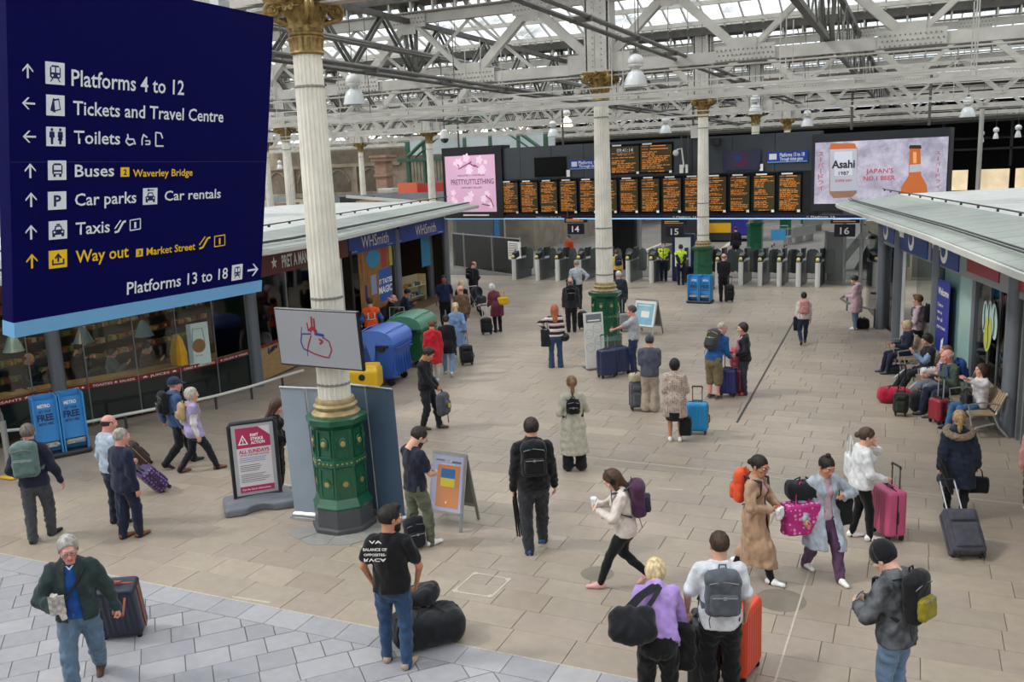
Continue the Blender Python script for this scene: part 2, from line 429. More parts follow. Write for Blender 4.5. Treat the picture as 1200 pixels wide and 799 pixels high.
def skeleton(H, fem=False, lean=0, side=0, twist=0, pelvis=(0, 0), sit=None, lh=None, rh=None, lf=None, rf=None, lt=0, rt=0,
    head=(0, 0), el=None, er=None, headfwd=0.0, thl=None, thr=None, kneeout=0.25, lheel=0, rheel=0):
 """local frame: +y forward, +x person's right, metres; hands/feet given as fractions of H"""
 s = Skel(); s.H = H; s.fem = fem
 lean, twist, side = R(lean), R(twist), R(side)
 fl = V3(math.sin(-twist), math.cos(twist), 0)          # chest forward (level)
 u = nrm(V3(math.sin(side), 0, 0)+V3(0, 1, 0)*math.sin(lean)+V3(0, 0, 1)*math.cos(lean))
 f = nrm(fl-u*(fl@u)); r = np.cross(f, u)
 lf = V3(*(lf or (-.055, .0, .045)))*H; rf = V3(*(rf or (.055, .0, .045)))*H
 thigh, shin = .245*H, .238*H; hw = (.052 if not fem else .050)*H
 if sit is not None: pz = sit
 else:
  pz = .528*H
  for ft, sg in ((lf, -1), (rf, 1)):
   hx = pelvis[0]*H+sg*hw; dx = ft[0]-hx; dy = ft[1]-pelvis[1]*H
   pz = min(pz, ft[2]+math.sqrt(max(.01, ((thigh+shin)*.995)**2-dx*dx-dy*dy)))
 P = V3(pelvis[0]*H, pelvis[1]*H, pz); s.P = P; s.u = u; s.f = f; s.r = r
 s.W = P+u*.095*H; s.C = P+u*.195*H; s.N = P+u*.305*H+f*.004*H
 sw = (.104 if not fem else .092)*H
 s.Ls = P+u*.268*H-r*sw; s.Rs = P+u*.268*H+r*sw
 s.Lh = P-V3(1, 0, 0)*hw; s.Rh = P+V3(1, 0, 0)*hw
 kout = V3(kneeout, 0, 0)
 s.Lk, s.La = ik(s.Lh, lf, thigh, shin, V3(0, 1, 0.15)-kout); s.Rk, s.Ra = ik(s.Rh, rf, thigh, shin, V3(0, 1, 0.15)+kout)
 s.lt, s.rt, s.lheel, s.rheel = R(lt), R(rt), R(lheel), R(rheel)
 up_, fo = .172*H, .148*H
 lh = V3(*lh)*H if lh is not None else s.Ls+V3(-.035, .02, -.315)*H
 rh = V3(*rh)*H if rh is not None else s.Rs+V3(.035, .02, -.315)*H
 el = V3(*el) if el is not None else -f*1.0-r*.35-u*.2; er = V3(*er) if er is not None else -f*1.0+r*.35-u*.2
 s.Le, s.Lw = ik(s.Ls, lh, up_, fo, el); s.Re, s.Rw = ik(s.Rs, rh, up_, fo, er)
 yaw, pit = R(head[0]), R(head[1])                     # + yaw = to the person's left, + pitch = down
 hf = f*math.cos(yaw)-r*math.sin(yaw); base = nrm(u*.6+V3(0, 0, 1)*.6+f*(.12+headfwd))
 hf = nrm(hf-base*(hf@base)); hr = np.cross(hf, base)
 hu = nrm(base*math.cos(pit)+hf*math.sin(pit)); hf = nrm(hf*math.cos(pit)-base*math.sin(pit))
 s.hs = H*(.1365 if not fem else .1355)/.235*(1.11)
 s.hR = frame(np.cross(hf, hu), hf, hu); s.hc = s.N+base*.03*H+hu*.068*H+hf*.012*H
 s.thl, s.thr = thl, thr
 return s
def limbs(fd, s, arms=True, legs=True, grow=0.0, k=.035, sleeve=1.0, leglen=1.0, legg=None, armg=None):
 H = s.H; q = .93 if s.fem else 1.0; g = grow; fl = (s.f, 1.38)
 if legs:
  lg = g if legg is None else legg
  for hp, kn, an in ((s.Lh, s.Lk, s.La), (s.Rh, s.Rk, s.Ra)):
   fd.cone(hp, kn, .052*H+lg, .034*H+lg, k)
   if leglen > .5:
    e = kn+(an-kn)*min(1, (leglen-.5)*2); cf = kn+(an-kn)*.35
    fd.cone(kn, cf, .033*H+lg, .033*H*q+lg, k*.7); fd.cone(cf, e, .033*H*q+lg, (.033-.012*(leglen-.5)*2)*H+lg*.9, k*.7)
 if arms:
  ag = g if armg is None else armg
  for sh, e, w in ((s.Ls, s.Le, s.Lw), (s.Rs, s.Re, s.Rw)):
   if sleeve <= .5: fd.cone(sh, sh+(e-sh)*sleeve*2, .031*H*q+ag, .028*H*q+ag, k)
   else:
    fd.cone(sh, e, .030*H*q+ag, .0235*H*q+ag, k); ee = e+(w-e)*(sleeve-.5)*2
    fd.cone(e, ee, .0235*H*q+ag, (.0235-.0085*(sleeve-.5)*2)*H*q+ag*.8, k*.6)
def trunk(fd, s, grow=0.0, k=.05, lo=True, bust=None):
 H = s.H; fl = (s.f, 1.42); w = 1.0 if not s.fem else .93; g = grow
 hipw = .094 if not s.fem else .098
 fd.cone(s.P-s.u*.01*H, s.W, hipw*H+g, (.082 if not s.fem else .074)*H+g, k, flat=fl)
 fd.cone(s.W, s.C, (.082 if not s.fem else .074)*H+g, .094*H*w+g, k, flat=fl)
 fd.cone(s.C, s.N-s.u*.03*H, .094*H*w+g, .062*H*w+g, k, flat=fl)
 a, b = s.Ls+s.r*.02*H, s.Rs-s.r*.02*H; nn = s.N-s.u*.022*H
 fd.cone(a, nn, .032*H*w+g*.8, .036*H*w+g*.6, k=k*.6).cone(b, nn, .032*H*w+g*.8, .036*H*w+g*.6, k=k*.6)
 fd.cone(s.N-s.u*.03*H, s.N+s.u*.01*H, .050*H*w+g*.5, .036*H*w+g*.3, k)
 if s.fem:
  for sg in (-1, 1): fd.ell(s.C+s.u*.015*H+s.f*.052*H+s.r*sg*.042*H, np.array((.034, .034, .034))*H+g*.6, .04)
def bounds(s, pad=.16):
 P = np.array([s.P, s.N, s.Ls, s.Rs, s.Le, s.Re, s.Lw, s.Rw, s.Lk, s.Rk, s.La, s.Ra, s.hc])
 return P.min(0)-pad, P.max(0)+pad
def body_mesh(s, h, hh, hnd, skin_mats, lhk='relax', rhk='relax', bare=False):
 lo, hi = bounds(s); lo[2] = max(lo[2], -.02)-.02; fd = Fld(lo, hi, h); H = s.H
 trunk(fd, s, -.012); limbs(fd, s, grow=-.002, k=.02, legg=-.002 if bare else -.012)
 fd.cone(s.N, s.hc-s.hR[:, 2]*.08, .034*H, .030*H, .03)
 for an, t, hl in ((s.La, s.lt, s.lheel), (s.Ra, s.rt, s.rheel)):
  fd.cone(an+V3(0, 0, .01*H), an-V3(0, 0, .006*H), .019*H, .017*H, .02)
 V, Q = fd.nets(); Vs, Qs, M = [V], [Q], [np.zeros(len(Q), int)]; n = len(V)
 hv, hq, hm = head_tpl(hh, s.fem); hv = hv*s.hs@s.hR.T+s.hc
 Vs.append(hv); Qs.append(hq+n); M.append(hm); n += len(hv)
 for e, w, sg, kd, th in ((s.Re, s.Rw, 1, rhk, s.thr), (s.Le, s.Lw, -1, lhk, s.thl)):
  v, q = hand_tpl(hnd, kd); v = v.copy()*H/1.75*(1.0 if not s.fem else .92)
  if sg < 0: v[:, 0] *= -1; q = q[:, ::-1]
  d = nrm(w-e); z = -d; t = V3(*th) if th is not None else (s.f*.9+V3(0, 0, 1)*.5)
  y = t-z*(t@z); y = nrm(y) if np.linalg.norm(y) > 1e-3 else nrm(np.cross(z, s.r)); x = np.cross(y, z)
  Rm = frame(x, y, z); vv = v@Rm.T+w
  if sg > 0: s.RhM = Rm
  else: s.LhM = Rm
  Vs.append(vv); Qs.append(q+n); M.append(np.zeros(len(q), int)); n += len(v)
 return np_mesh('body', np.concatenate(Vs), np.concatenate(Qs), skin_mats, np.concatenate(M))
def palm(s, side, off=(-.022, .004, -.085)):
 """point inside the closed hand"""
 Rm, w, sg = (s.RhM, s.Rw, 1) if side == 'r' else (s.LhM, s.Lw, -1); k = s.H/1.75
 return w+Rm@V3(off[0]*sg*k, off[1]*k, off[2]*k)
# ---- garments -------------------------------------------------
def g_top(s, h, length=.02, loose=.012, sleeve=1.0, seed=1, wr=.0065, skirt=None, neck=0.0, arm=None, hood=False, collar=False, puff=0):
 """length: hem below hip joint (fraction of H); skirt: extra flare radius at the hem"""
 H = s.H; lo, hi = bounds(s, .22 if skirt is None else .3); fd = Fld(lo, hi, h)
 trunk(fd, s, loose)
 ag = loose if arm is None else arm
 limbs(fd, s, legs=False, grow=ag, sleeve=sleeve, k=.03)
 bot = s.P-V3(0, 0, length*H)
 fl = (s.f, 1.3)
 if length > .06 or skirt is not None:
  sk = skirt or 0.0; mid = (s.Lk+s.Rk)/2; kz = s.P[2]-mid[2]
  t = length*H/max(kz, .1); hem = s.P+(mid-s.P)*min(t, 1.0)
  if t > 1:
   an = (s.La+s.Ra)/2; hem = mid+(an-mid)*min(1, (length*H-kz)/max(.1, mid[2]-an[2]))
  fd.cone(s.P, hem, .098*H+loose, .098*H+loose+sk, .06, flat=(s.f, 1.25 if sk < .05 else 1.12))
  for hp, kn, an in ((s.Lh, s.Lk, s.La), (s.Rh, s.Rk, s.Ra)):
   e = hp+(kn-hp)*min(1, t); fd.cone(hp, e, .055*H+loose, .045*H+loose+sk*.5, .06)
   if t > 1: fd.cone(kn, kn+(an-kn)*min(1, (length*H-kz)/max(.1, mid[2]-.045*H)), .045*H+loose+sk*.5, .045*H+loose+sk*.6, .06)
 else:
  fd.cone(s.P+s.u*.02*H, bot, .096*H+loose, .096*H+loose, .05, flat=fl)
 if hood: fd.cone(s.N-s.f*.035*H-s.r*.03*H, s.N-s.f*.035*H+s.r*.03*H, .034*H, k=.03).cone(s.N-s.f*.045*H, s.C+s.u*.06*H-s.f*.07*H, .036*H, .03*H, .03)
 if collar: fd.cone(s.N-s.r*.012*H, s.N+s.r*.012*H+s.u*.012*H, .043*H, k=.015)
 if puff:
  X, Y, Z = fd.ax[0][:, None, None], fd.ax[1][None, :, None], fd.ax[2][None, None, :]
  fd.F = fd.F+(puff*np.abs(np.sin(np.pi*Z/.075))-puff).astype(np.float32)
 if wr: fd.wrinkle(wr, seed)
 if skirt is not None: fd.pleat(s.P, 9, .010, s.P[2]-length*H, s.P[2])
 hz = s.P[2]-length*H
 if abs(s.u[2]) < .93 and length <= .06: fd.cut(tuple(-s.u), float(-s.u@(s.P-s.u*length*H)))
 else:
  X, Y, Z = fd.ax[0][:, None, None], fd.ax[1][None, :, None], fd.ax[2][None, None, :]
  cutf = hz-Z+0*X+0*Y
  A = Fld(lo, hi, h); limbs(A, s, legs=False, grow=ag, sleeve=sleeve, k=.02)
  fd.F = np.where(A.F < .006, fd.F, np.maximum(fd.F, cutf)).astype(np.float32)
 cn = nrm(s.u*.9+s.f*(-.15)); fd.cut(tuple(nrm(s.u*.92+s.f*.3)), float(nrm(s.u*.92+s.f*.3)@(s.N+s.u*(.022-neck)*H)) if not (hood or collar) else 99)
 return fd.nets()
def g_legs(s, h, loose=.012, leglen=1.0, seed=2, wr=.0065, flare=0.0):
 H = s.H; lo, hi = bounds(s, .2); hi[2] = s.W[2]+.1; fd = Fld(lo, hi, h); q = .95 if s.fem else 1
 hipw = .094 if not s.fem else .099
 fd.cone(s.P-s.u*.015*H, s.W, hipw*H+loose*.6, .082*H, .04, flat=(s.f, 1.38))
 for hp, kn, an in ((s.Lh, s.Lk, s.La), (s.Rh, s.Rk, s.Ra)):
  m = hp+(kn-hp)*.5
  fd.cone(hp, m, .053*H+loose*.6, .046*H+loose*.8, .03).cone(m, kn, .046*H+loose*.8, .035*H+loose, .025)
  cf = kn+(an-kn)*.35; L = (leglen-.5)*2
  if leglen > .5:
   e = kn+(an-kn)*(L*1.10)
   if L > .35: fd.cone(kn, cf, .034*H+loose, .034*H*q+loose+flare*.3, .02).cone(cf, e, .034*H*q+loose+flare*.3, .023*H+loose*1.1+flare, .02)
   else: fd.cone(kn, e, .034*H+loose, .034*H+loose+flare, .02)
 fd.wrinkle(wr, seed, .09)
 fd.cut(tuple(s.u), float(s.u@(s.W-s.u*.01*H)))
 if sit_level(s): pass
 return fd.nets()
def sit_level(s): return s.P[2] < .42*s.H
def g_shoes(s, h, boot=0.0):
 H = s.H; out = []; k = H/1.75
 Vs, Qs, M, n = [], [], [], 0
 for an, kn, t, hl in ((s.La, s.Lk, s.lt, s.lheel), (s.Ra, s.Rk, s.rt, s.rheel)):
  c, sn = math.cos(t), math.sin(t); ch, sh = math.cos(hl), math.sin(hl)
  fd = Fld((-.08*k, -.12*k, -.02), (.08*k, .25*k, .14*k+boot), h)
  az = .045*H
  fd.cone((0, -.04*k, .042*k), (0, .05*k, .042*k), .040*k, .040*k, .02, flat=((0, 0, 1), .95)).cone((0, .05*k, .038*k), (0, .168*k, .030*k), .043*k, .034*k, .03, flat=((0, 0, 1), 1.25))
  fd.cone((0, -.02*k, .05*k), (0, -.008*k, .088*k+boot), .039*k, .038*k, .02).cone((0, .0, .06*k), (0, .05*k, .055*k), .036*k, .030*k, .02)
  fd.cut((0, 0, -1), 0.0); V, Q = fd.nets()
  cz = V[Q].mean(1)[:, 2]; m = (cz < .022*k).astype(int)
  py = .14*k; y, z = V[:, 1]-py, V[:, 2]
  V = np.stack([V[:, 0], py+y*ch+z*sh, -y*sh+z*ch], 1)
  V = np.stack([V[:, 0]*c-V[:, 1]*sn, V[:, 0]*sn+V[:, 1]*c, V[:, 2]], 1)
  base = V3(an[0], an[1], 0)+V3(0, 0, max(0, an[2]-.045*H)-(math.sin(hl)*.16*k if hl else 0))
  base[2] = max(base[2], 0.0)
  if hl:   # put the ankle where the rotated shoe's ankle is
   yy, zz = -.0-py, .075*k; ax = V3(0, py+yy*ch+zz*sh, -yy*sh+zz*ch); ax = V3(ax[0]*c-ax[1]*sn, ax[0]*sn+ax[1]*c, ax[2])
   base = V3(an[0]-ax[0], an[1]-ax[1], max(0, an[2]-ax[2]))
  Vs.append(V+base); Qs.append(Q+n); M.append(m); n += len(V)
 return Vs, Qs, M
def g_hair(s, h, style, seed=3):
 k = 1.0
 fd = Fld((-.16, -.26, -.50 if style in ('long', 'pony', 'longside') else -.2), (.16, .14, .24), h)
 big = {'thin': .004, 'ring': .004}.get(style, .009)
 fd.ell((0, -.020, .036), (.078+big, .099+big, .092+big), .0)
 if style in ('bob', 'long', 'longside'): fd.ell((0, -.025, .0), (.096, .098, .11), .03)
 n = nrm(V3(0, .80, -.60)); c = {'thin': .008, 'fringe': .055}.get(style, .022)
 if style in ('bob', 'long', 'longside'): n = nrm(V3(0, .9, -.5)); c = .030
 fd.cut(tuple(n), c)
 if style == 'ring': fd.cut((0, 0, 1), .04); fd.cut((0, .9, .45), .028)
 if style in ('short', 'thin', 'ring', 'pony', 'bun', 'fringe'):
  fd.cut((0, -.25, -1), .052)
  if style in ('short', 'thin', 'ring', 'fringe'): fd.cut((0, .85, -.5), .02)
 if style == 'quiff': fd.ell((0, .045, .115), (.055, .05, .03), .02); fd.cut((0, -.25, -1), .05)
 if style == 'curly':
  fd.ell((0, -.03, .03), (.102, .108, .105), .02); fd.cut((0, .85, -.5), .03); fd.cut((0, 0, -1), .07)
 if style == 'long':
  fd.cone((0, -.065, -.02), (0, -.095, -.27), .082, .062, .04, flat=((0, 1, 0), 1.5))
  for sg in (-1, 1): fd.cone((sg*.07, -.01, -.03), (sg*.075, -.03, -.17), .026, .02, .03)
 if style == 'longside':
  for sg in (-1, 1): fd.cone((sg*.068, .0, -.03), (sg*.07, .055, -.30), .034, .022, .03)
  fd.cone((0, -.065, -.02), (0, -.085, -.2), .07, .05, .04, flat=((0, 1, 0), 1.5))
 if style == 'pony':
  fd.cone((0, -.115, .05), (0, -.150, .03), .022, .03, .02).cone((0, -.150, .03), (0, -.145, -.10), .032, .030, .02).cone((0, -.145, -.10), (0, -.13, -.19), .030, .014, .02)
 if style == 'bun': fd.ell((0, -.105, .075), (.038, .036, .036), .012)
 if style == 'topbun': fd.ell((0, -.03, .145), (.034, .034, .028), .012)
 if style == 'lowbun': fd.ell((0, -.13, .0), (.045, .035, .04), .012)
 fd.F = fd.F.astype(np.float32)
 X, Y, Z = fd.ax[0][:, None, None], fd.ax[1][None, :, None], fd.ax[2][None, None, :]
 fd.F = fd.F+(.0022*np.sin(np.arctan2(Y+.02, X)*34+np.sin(Z*40)*1.6)+.0018*np.sin(X*150+Z*35)*np.sin(Y*120+2)).astype(np.float32)
 if style == 'curly': fd.wrinkle(.007, 5, .045)
 return fd.nets()
SKINS = {'fair': '#d9a58c', 'pale': '#e2b39c', 'tan': '#bd8466', 'brown': '#8f5f45', 'pink': '#d8998a'}
def skin_mats(skin, brow):
 return [mat('skin_'+skin, SKINS[skin], 0.5, var=0.05, vscale=14, spec=0.4), mat('lips_'+skin, {'brown': '#7a4038'}.get(skin, '#b56a62'), 0.45),
   mat('eye_white', '#e6e2dc', 0.2), mat('iris', '#2c2018', 0.2), mat('brow_'+brow.lstrip('#'), brow, 0.8)]
PEOPLE = {}
def person(key, label, at, face, H=1.75, fem=False, skin='fair', pose=None, top=None, over=None, legs=None, shoes=None, hair=None, hands=('relax', 'relax'),
   group=None, glasses=None, beard=None, cap=None, socks=None, detail=1.0, extra=None):
 base = gnd(*at) if len(at) == 2 else Vector(at)
 D = math.hypot(base.x, base.y)
 az = math.degrees(math.atan2(-base.x, base.y))       # heading that looks straight away from the camera
 t = thing('person', label, 'person', base, R(az+face), group)
 h = min(.034, max(.0145, D*.00125))*detail
 hh = .0065 if D < 15 else (.009 if D < 24 else .014)
 hn = .0043 if D < 15 else (.0062 if D < 24 else .010)
 s = skeleton(H, fem, **(pose or {}))
 browc = (hair[1] if hair else '#4a3a30')
 me = body_mesh(s, h*1.1 if D < 24 else h, hh, hn, skin_mats(skin, browc), *hands, bare=(not legs or legs.get('leglen', 1) < .9))
 mobj('body', me, t)
 def part(name, VQ, mats, mi=None, parent=t, label=None): return mobj(name, np_mesh(name, VQ[0], VQ[1], mats, mi), parent, label)
 sd = abs(hash(key)) % 1000 if False else sum(ord(c)*(i+3) for i, c in enumerate(key)) % 997
 if legs:
  L = dict(legs); c = L.pop('c'); nm = L.pop('name', 'trousers'); m = L.pop('mat', None)
  part(nm, g_legs(s, h, seed=sd, **L), m or fabric(c))
 if top:
  T = dict(top); c = T.pop('c'); nm = T.pop('name', 'shirt'); m = T.pop('mat', None)
  part(nm, g_top(s, h, seed=sd+1, **T), m or fabric(c))
 if over:
  T = dict(over); c = T.pop('c'); nm = T.pop('name', 'jacket'); m = T.pop('mat', None); opn = T.pop('open', 0)
  V, Q = g_top(s, h, seed=sd+2, **T)
  if opn:      # open front: remove a wedge of the garment along the breast line
   c4 = V[Q].mean(1); rel = c4-s.P; x = rel@s.r; f = rel@s.f; z = rel@s.u
   Q = Q[~((f > .035) & (np.abs(x) < opn*(1.15-.4*np.clip(z/(.3*H), 0, 1))) & (z < .31*H))]
   o = mobj(nm, np_mesh(nm, V, Q, m or fabric(c)), t)
   md = o.modifiers.new('thickness', 'SOLIDIFY'); md.thickness = .008; md.offset = -1
  else: part(nm, (V, Q), m or fabric(c))
 if shoes:
  up, sole = shoes[0], shoes[1]; Vs, Qs, Ms = g_shoes(s, max(.011, h*.75), shoes[2] if len(shoes) > 2 else 0)
  n = 0
  for V, Q, m in zip(Vs, Qs, Ms):
   mobj('shoe', np_mesh('shoe', V, Q-n, [mat('shoe_'+up.lstrip('#'), up, 0.6, var=.06, vscale=20), mat('sole_'+sole.lstrip('#'), sole, 0.7)], m), t); n += len(V)
 def headpt(v): return s.hc+s.hR@(np.asarray(v, float)*s.hs)
 s.headpt = headpt
 if hair:
  st, c = hair[0], hair[1]; hv, hq = g_hair(s, .0075 if D < 15 else (.0105 if D < 24 else .015), st)
  hv = hv*s.hs@s.hR.T+s.hc
  part('hair', (hv, hq), mat('hair_'+c.lstrip('#'), c, 0.55, var=0.35, vscale=30, stretch=(1, 1, .3), spec=.4, bump=.7, bscale=70))
  if len(hair) > 2:    # hair tie or band
   pass
 if beard:
  fd = Fld((-.11, -.06, -.16), (.11, .13, .02), .007 if D < 15 else .012)
  fd.ell((0, .020, -.047), (.0655, .079, .080), .0).cone((-.02, .068, -.099), (.02, .068, -.099), .024, k=.02)
  fd.cut((0, -1, 0), -.012); fd.cut((0, -.35, 1), -.052)
  fd.ell((0, .102, -.056), (.024, .022, .009), .004, op='s')
  V, Q = fd.nets(); part('beard', (V*s.hs@s.hR.T+s.hc, Q), mat('beard_'+beard.lstrip('#'), beard, 0.8, var=.2, vscale=40))
 if glasses:
  m = MB()
  for sg in (-1, 1):
   m.tube([headpt((sg*(.033+.021*math.cos(a)), .108-.004*abs(math.cos(a)), .011+.016*math.sin(a))) for a in np.linspace(0, 2*math.pi, 12, endpoint=False)], .0022, 4, closed=True)
   m.tube([headpt((sg*.054, .104, .014)), headpt((sg*.080, .04, .012)), headpt((sg*.084, -.012, .008))], .0022, 4)
  m.tube([headpt((-.012, .11, .013)), headpt((.012, .11, .013))], .0022, 4)
  m.obj('glasses', plastic(glasses, .3), t)
 if cap:
  kind, c = cap; fd = Fld((-.14, -.16, -.05), (.14, .22, .17), .008 if D < 15 else .012)
  fd.ell((0, -.018, .040), (.092, .113, .104), 0)
  if kind == 'beanie': fd.ell((0, -.03, .062), (.088, .10, .10), .02); fd.cut(tuple(nrm(V3(0, -.05, -1))), -.012 if False else .012); fd.F = fd.F+(.0015*np.sin(np.arctan2(fd.ax[1][None, :, None]+.02, fd.ax[0][:, None, None])*44)).astype(np.float32)+0*fd.F
  else:
   fd.cut((0, .12, -1), -.018)
   A = Fld((-.14, -.16, -.05), (.14, .22, .17), fd.h); A.ell((0, .085, .037), (.075, .095, .012), 0, M=np.array(Matrix.Rotation(R(-10), 3, 'X'))); fd.F = np.minimum(fd.F, A.F)
  V, Q = fd.nets(); part(kind if kind == 'beanie' else 'cap', (V*s.hs@s.hR.T+s.hc, Q), fabric(c))
 s.t = t; s.M = Matrix.Translation(base) @ Matrix.Rotation(R(az+face), 4, 'Z'); s.D = D; s.h = h; s.az = az; s.face = face
 s.w = lambda p: s.M @ Vector(tuple(p))
 s.wd = lambda v: s.M.to_3x3() @ Vector(tuple(v))
 PEOPLE[key] = s
 return s
# placing meshes given in world coordinates under a parent
def chainM(o):
 M = Matrix.Identity(4)
 while o is not None:
  M = o.matrix_basis @ M; o = o.parent
 return M
def wob(mb, name, mats, parent=None, smooth=False, label=None, kind=None):
 me = mb.mesh(name, mats, smooth)
 if parent is not None: me.transform(chainM(parent).inverted())
 return mobj(name, me, parent, label, kind=kind)
def struct(name, me=None, loc=(0, 0, 0), label=None):
 o = bpy.data.objects.new(name, me); COL.link(o); o.location = loc; o['kind'] = 'structure'
 if label: o['label'] = label
 return o
class Surf:
 """a flat face: org = lower left corner, x = reading direction, y = up; places flat print and letters given by picture position"""
 def __init__(s, parent, org, xd, yd=(0, 0, 1)):
  s.p = parent; s.o = Vector(org); s.x = Vector(xd).normalized(); y = Vector(yd); s.z = s.x.cross(y).normalized(); s.y = s.z.cross(s.x)
  s.inv = chainM(parent).inverted()
 def uv(s, px, py):
  d = ray(px, py); C = Vector((0, 0, CAM_H)); t = (s.o-C).dot(s.z)/d.dot(s.z); P = C+d*t-s.o
  return P.dot(s.x), P.dot(s.y)
 def M(s, u, v, out=0.0): return s.inv @ plane_M(s.o+s.x*u+s.y*v+s.z*out, s.x, s.y)
 def rect(s, u0, v0, u1, v1, m, name='panel', out=.004, depth=.004, label=None, parent=None):
  a = s.o+s.x*((u0+u1)/2)+s.y*((v0+v1)/2)+s.z*out
  Mx = Matrix((s.x, s.y, s.z)).transposed(); b = MB(); b.box(a, (abs(u1-u0), abs(v1-v0), depth), Mx)
  return wob(b, name, m, parent or s.p, label=label)
 def poly(s, pts, m, name='panel', out=.004, depth=.004, label=None, parent=None):
  b = MB(); Mx = Matrix((s.x, s.y, s.z)).transposed(); b.prism(pts, out-depth/2, out+depth/2, Mx, s.o)
  return wob(b, name, m, parent or s.p, label=label)
 def txt(s, t, u0, v0, u1, hgt, m, bold=.012, name='lettering', out=.008, depth=.004, label=None, maxh=None):
  """text from u0 to u1 on baseline v0 with capital height hgt"""
  me = text_mesh(t, 1.0, 0.0, bold);
  xs = np.empty(len(me.vertices)*3); me.vertices.foreach_get('co', xs); xs = xs.reshape(-1, 3)
  w = xs[:, 0].max()-xs[:, 0].min(); x0 = xs[:, 0].min()
  cap = .729
  xs[:, 0] = (xs[:, 0]-x0)*(u1-u0)/w; xs[:, 1] *= hgt/cap; xs[:, 2] = 0
  me.vertices.foreach_set('co', xs.ravel()); me.materials.clear(); me.materials.append(m)
  o = mobj(name, me, s.p, label); o.matrix_local = s.M(u0, v0, out); return o
# floor
def paver_material(name, cols, joint=False, stain=.12):
 m = bpy.data.materials.new(name); m.use_nodes = True; nt = m.node_tree; b = nt.nodes['Principled BSDF']
 b.inputs['Roughness'].default_value = 0.42; b.inputs['Specular IOR Level'].default_value = .35
 g = nt.nodes.new('ShaderNodeNewGeometry'); oi = nt.nodes.new('ShaderNodeObjectInfo')
 ad = nt.nodes.new('ShaderNodeMath'); ad.operation = 'ADD'; fr = nt.nodes.new('ShaderNodeMath'); fr.operation = 'FRACT'
 nt.links.new(g.outputs['Random Per Island'], ad.inputs[0]); nt.links.new(oi.outputs['Random'], ad.inputs[1]); nt.links.new(ad.outputs[0], fr.inputs[0])
 r = nt.nodes.new('ShaderNodeValToRGB'); e = r.color_ramp.elements
 for i, c in enumerate(cols):
  x = i/(len(cols)-1)
  if i == 0: e[0].position = 0; e[0].color = (*srgb(c), 1)
  elif i == len(cols)-1: e[-1].position = 1; e[-1].color = (*srgb(c), 1)
  else: q = e.new(x); q.color = (*srgb(c), 1)
 nt.links.new(fr.outputs[0], r.inputs['Fac'])
 tc = nt.nodes.new('ShaderNodeNewGeometry')
 n1 = nt.nodes.new('ShaderNodeTexNoise'); n1.inputs['Scale'].default_value = .55; n1.inputs['Detail'].default_value = 6; n1.inputs['Roughness'].default_value = .65
 n2 = nt.nodes.new('ShaderNodeTexNoise'); n2.inputs['Scale'].default_value = 7; n2.inputs['Detail'].default_value = 5
 nt.links.new(tc.outputs['Position'], n1.inputs['Vector']); nt.links.new(tc.outputs['Position'], n2.inputs['Vector'])
 mr = nt.nodes.new('ShaderNodeMapRange'); mr.inputs['From Min'].default_value = .3; mr.inputs['From Max'].default_value = .7
 mr.inputs['To Min'].default_value = 1-stain; mr.inputs['To Max'].default_value = 1+stain*.6; nt.links.new(n1.outputs['Fac'], mr.inputs['Value'])
 mr2 = nt.nodes.new('ShaderNodeMapRange'); mr2.inputs['From Min'].default_value = .3; mr2.inputs['From Max'].default_value = .7
 mr2.inputs['To Min'].default_value = .93; mr2.inputs['To Max'].default_value = 1.05; nt.links.new(n2.outputs['Fac'], mr2.inputs['Value'])
 mu = nt.nodes.new('ShaderNodeMath'); mu.operation = 'MULTIPLY'; nt.links.new(mr.outputs[0], mu.inputs[0]); nt.links.new(mr2.outputs[0], mu.inputs[1])
 vm = nt.nodes.new('ShaderNodeVectorMath'); vm.operation = 'SCALE'; nt.links.new(r.outputs['Color'], vm.inputs[0]); nt.links.new(mu.outputs[0], vm.inputs['Scale'])
 nt.links.new(vm.outputs[0], b.inputs['Base Color'])
 bp = nt.nodes.new('ShaderNodeBump'); bp.inputs['Strength'].default_value = .15; bp.inputs['Distance'].default_value = .01
 nt.links.new(n2.outputs['Fac'], bp.inputs['Height']); nt.links.new(bp.outputs['Normal'], b.inputs['Normal'])
 return m
TAN = paver_material('sandstone_paving', ['#9b8e7e', '#a29488', '#a49787', '#9e9284', '#a99c8b', '#a09386'])
GREY = paver_material('granite_paving', ['#95949a', '#9f9ea2', '#a6a5a8', '#99989d', '#aba9ab'], stain=.10)
JOINT = mat('paving_joint', '#857b6c', .9, var=.15, vscale=5)
random.seed(4)
b = MB(); b.box((-10, 20, -.055), (90, 90, .07)); floor = struct('floor', b.mesh('floor', JOINT))
b = MB(); b.box((-12, 4.0, -.02), (60, 8.54, .032)); trim = struct('trim_1', b.mesh('grey_paving_bed', JOINT))
def in_view(x, y, m=30):
 p = Vector((x, y, -CAM_H))
 if p.dot(CF) < 1: return False
 a, c = proj((x, y, 0)); return -m < a < 1200+m and c < 799+m
def slab(w, d, h=.022, b=.006):
 s = MB(); s.bbox((0, 0, -h/2), (w, d, h), b); return s
ROWS = [8.275, 8.81]+[9.27+.45*i for i in range(71)]
tiles = []
for i in range(len(ROWS)-1):
 x = -26+random.random()*.6
 while x < 6:
  L = random.choice((.66, .72, .78, .86, .93, 1.0)); tiles.append((x+L/2, (ROWS[i]+ROWS[i+1])/2, L, ROWS[i+1]-ROWS[i])); x += L
vis = sorted([t for t in tiles if in_view(t[0], t[1], 12)], key=lambda t: t[0]**2+t[1]**2)
near = set(vis[:295]); cache = {}
rest = MB()
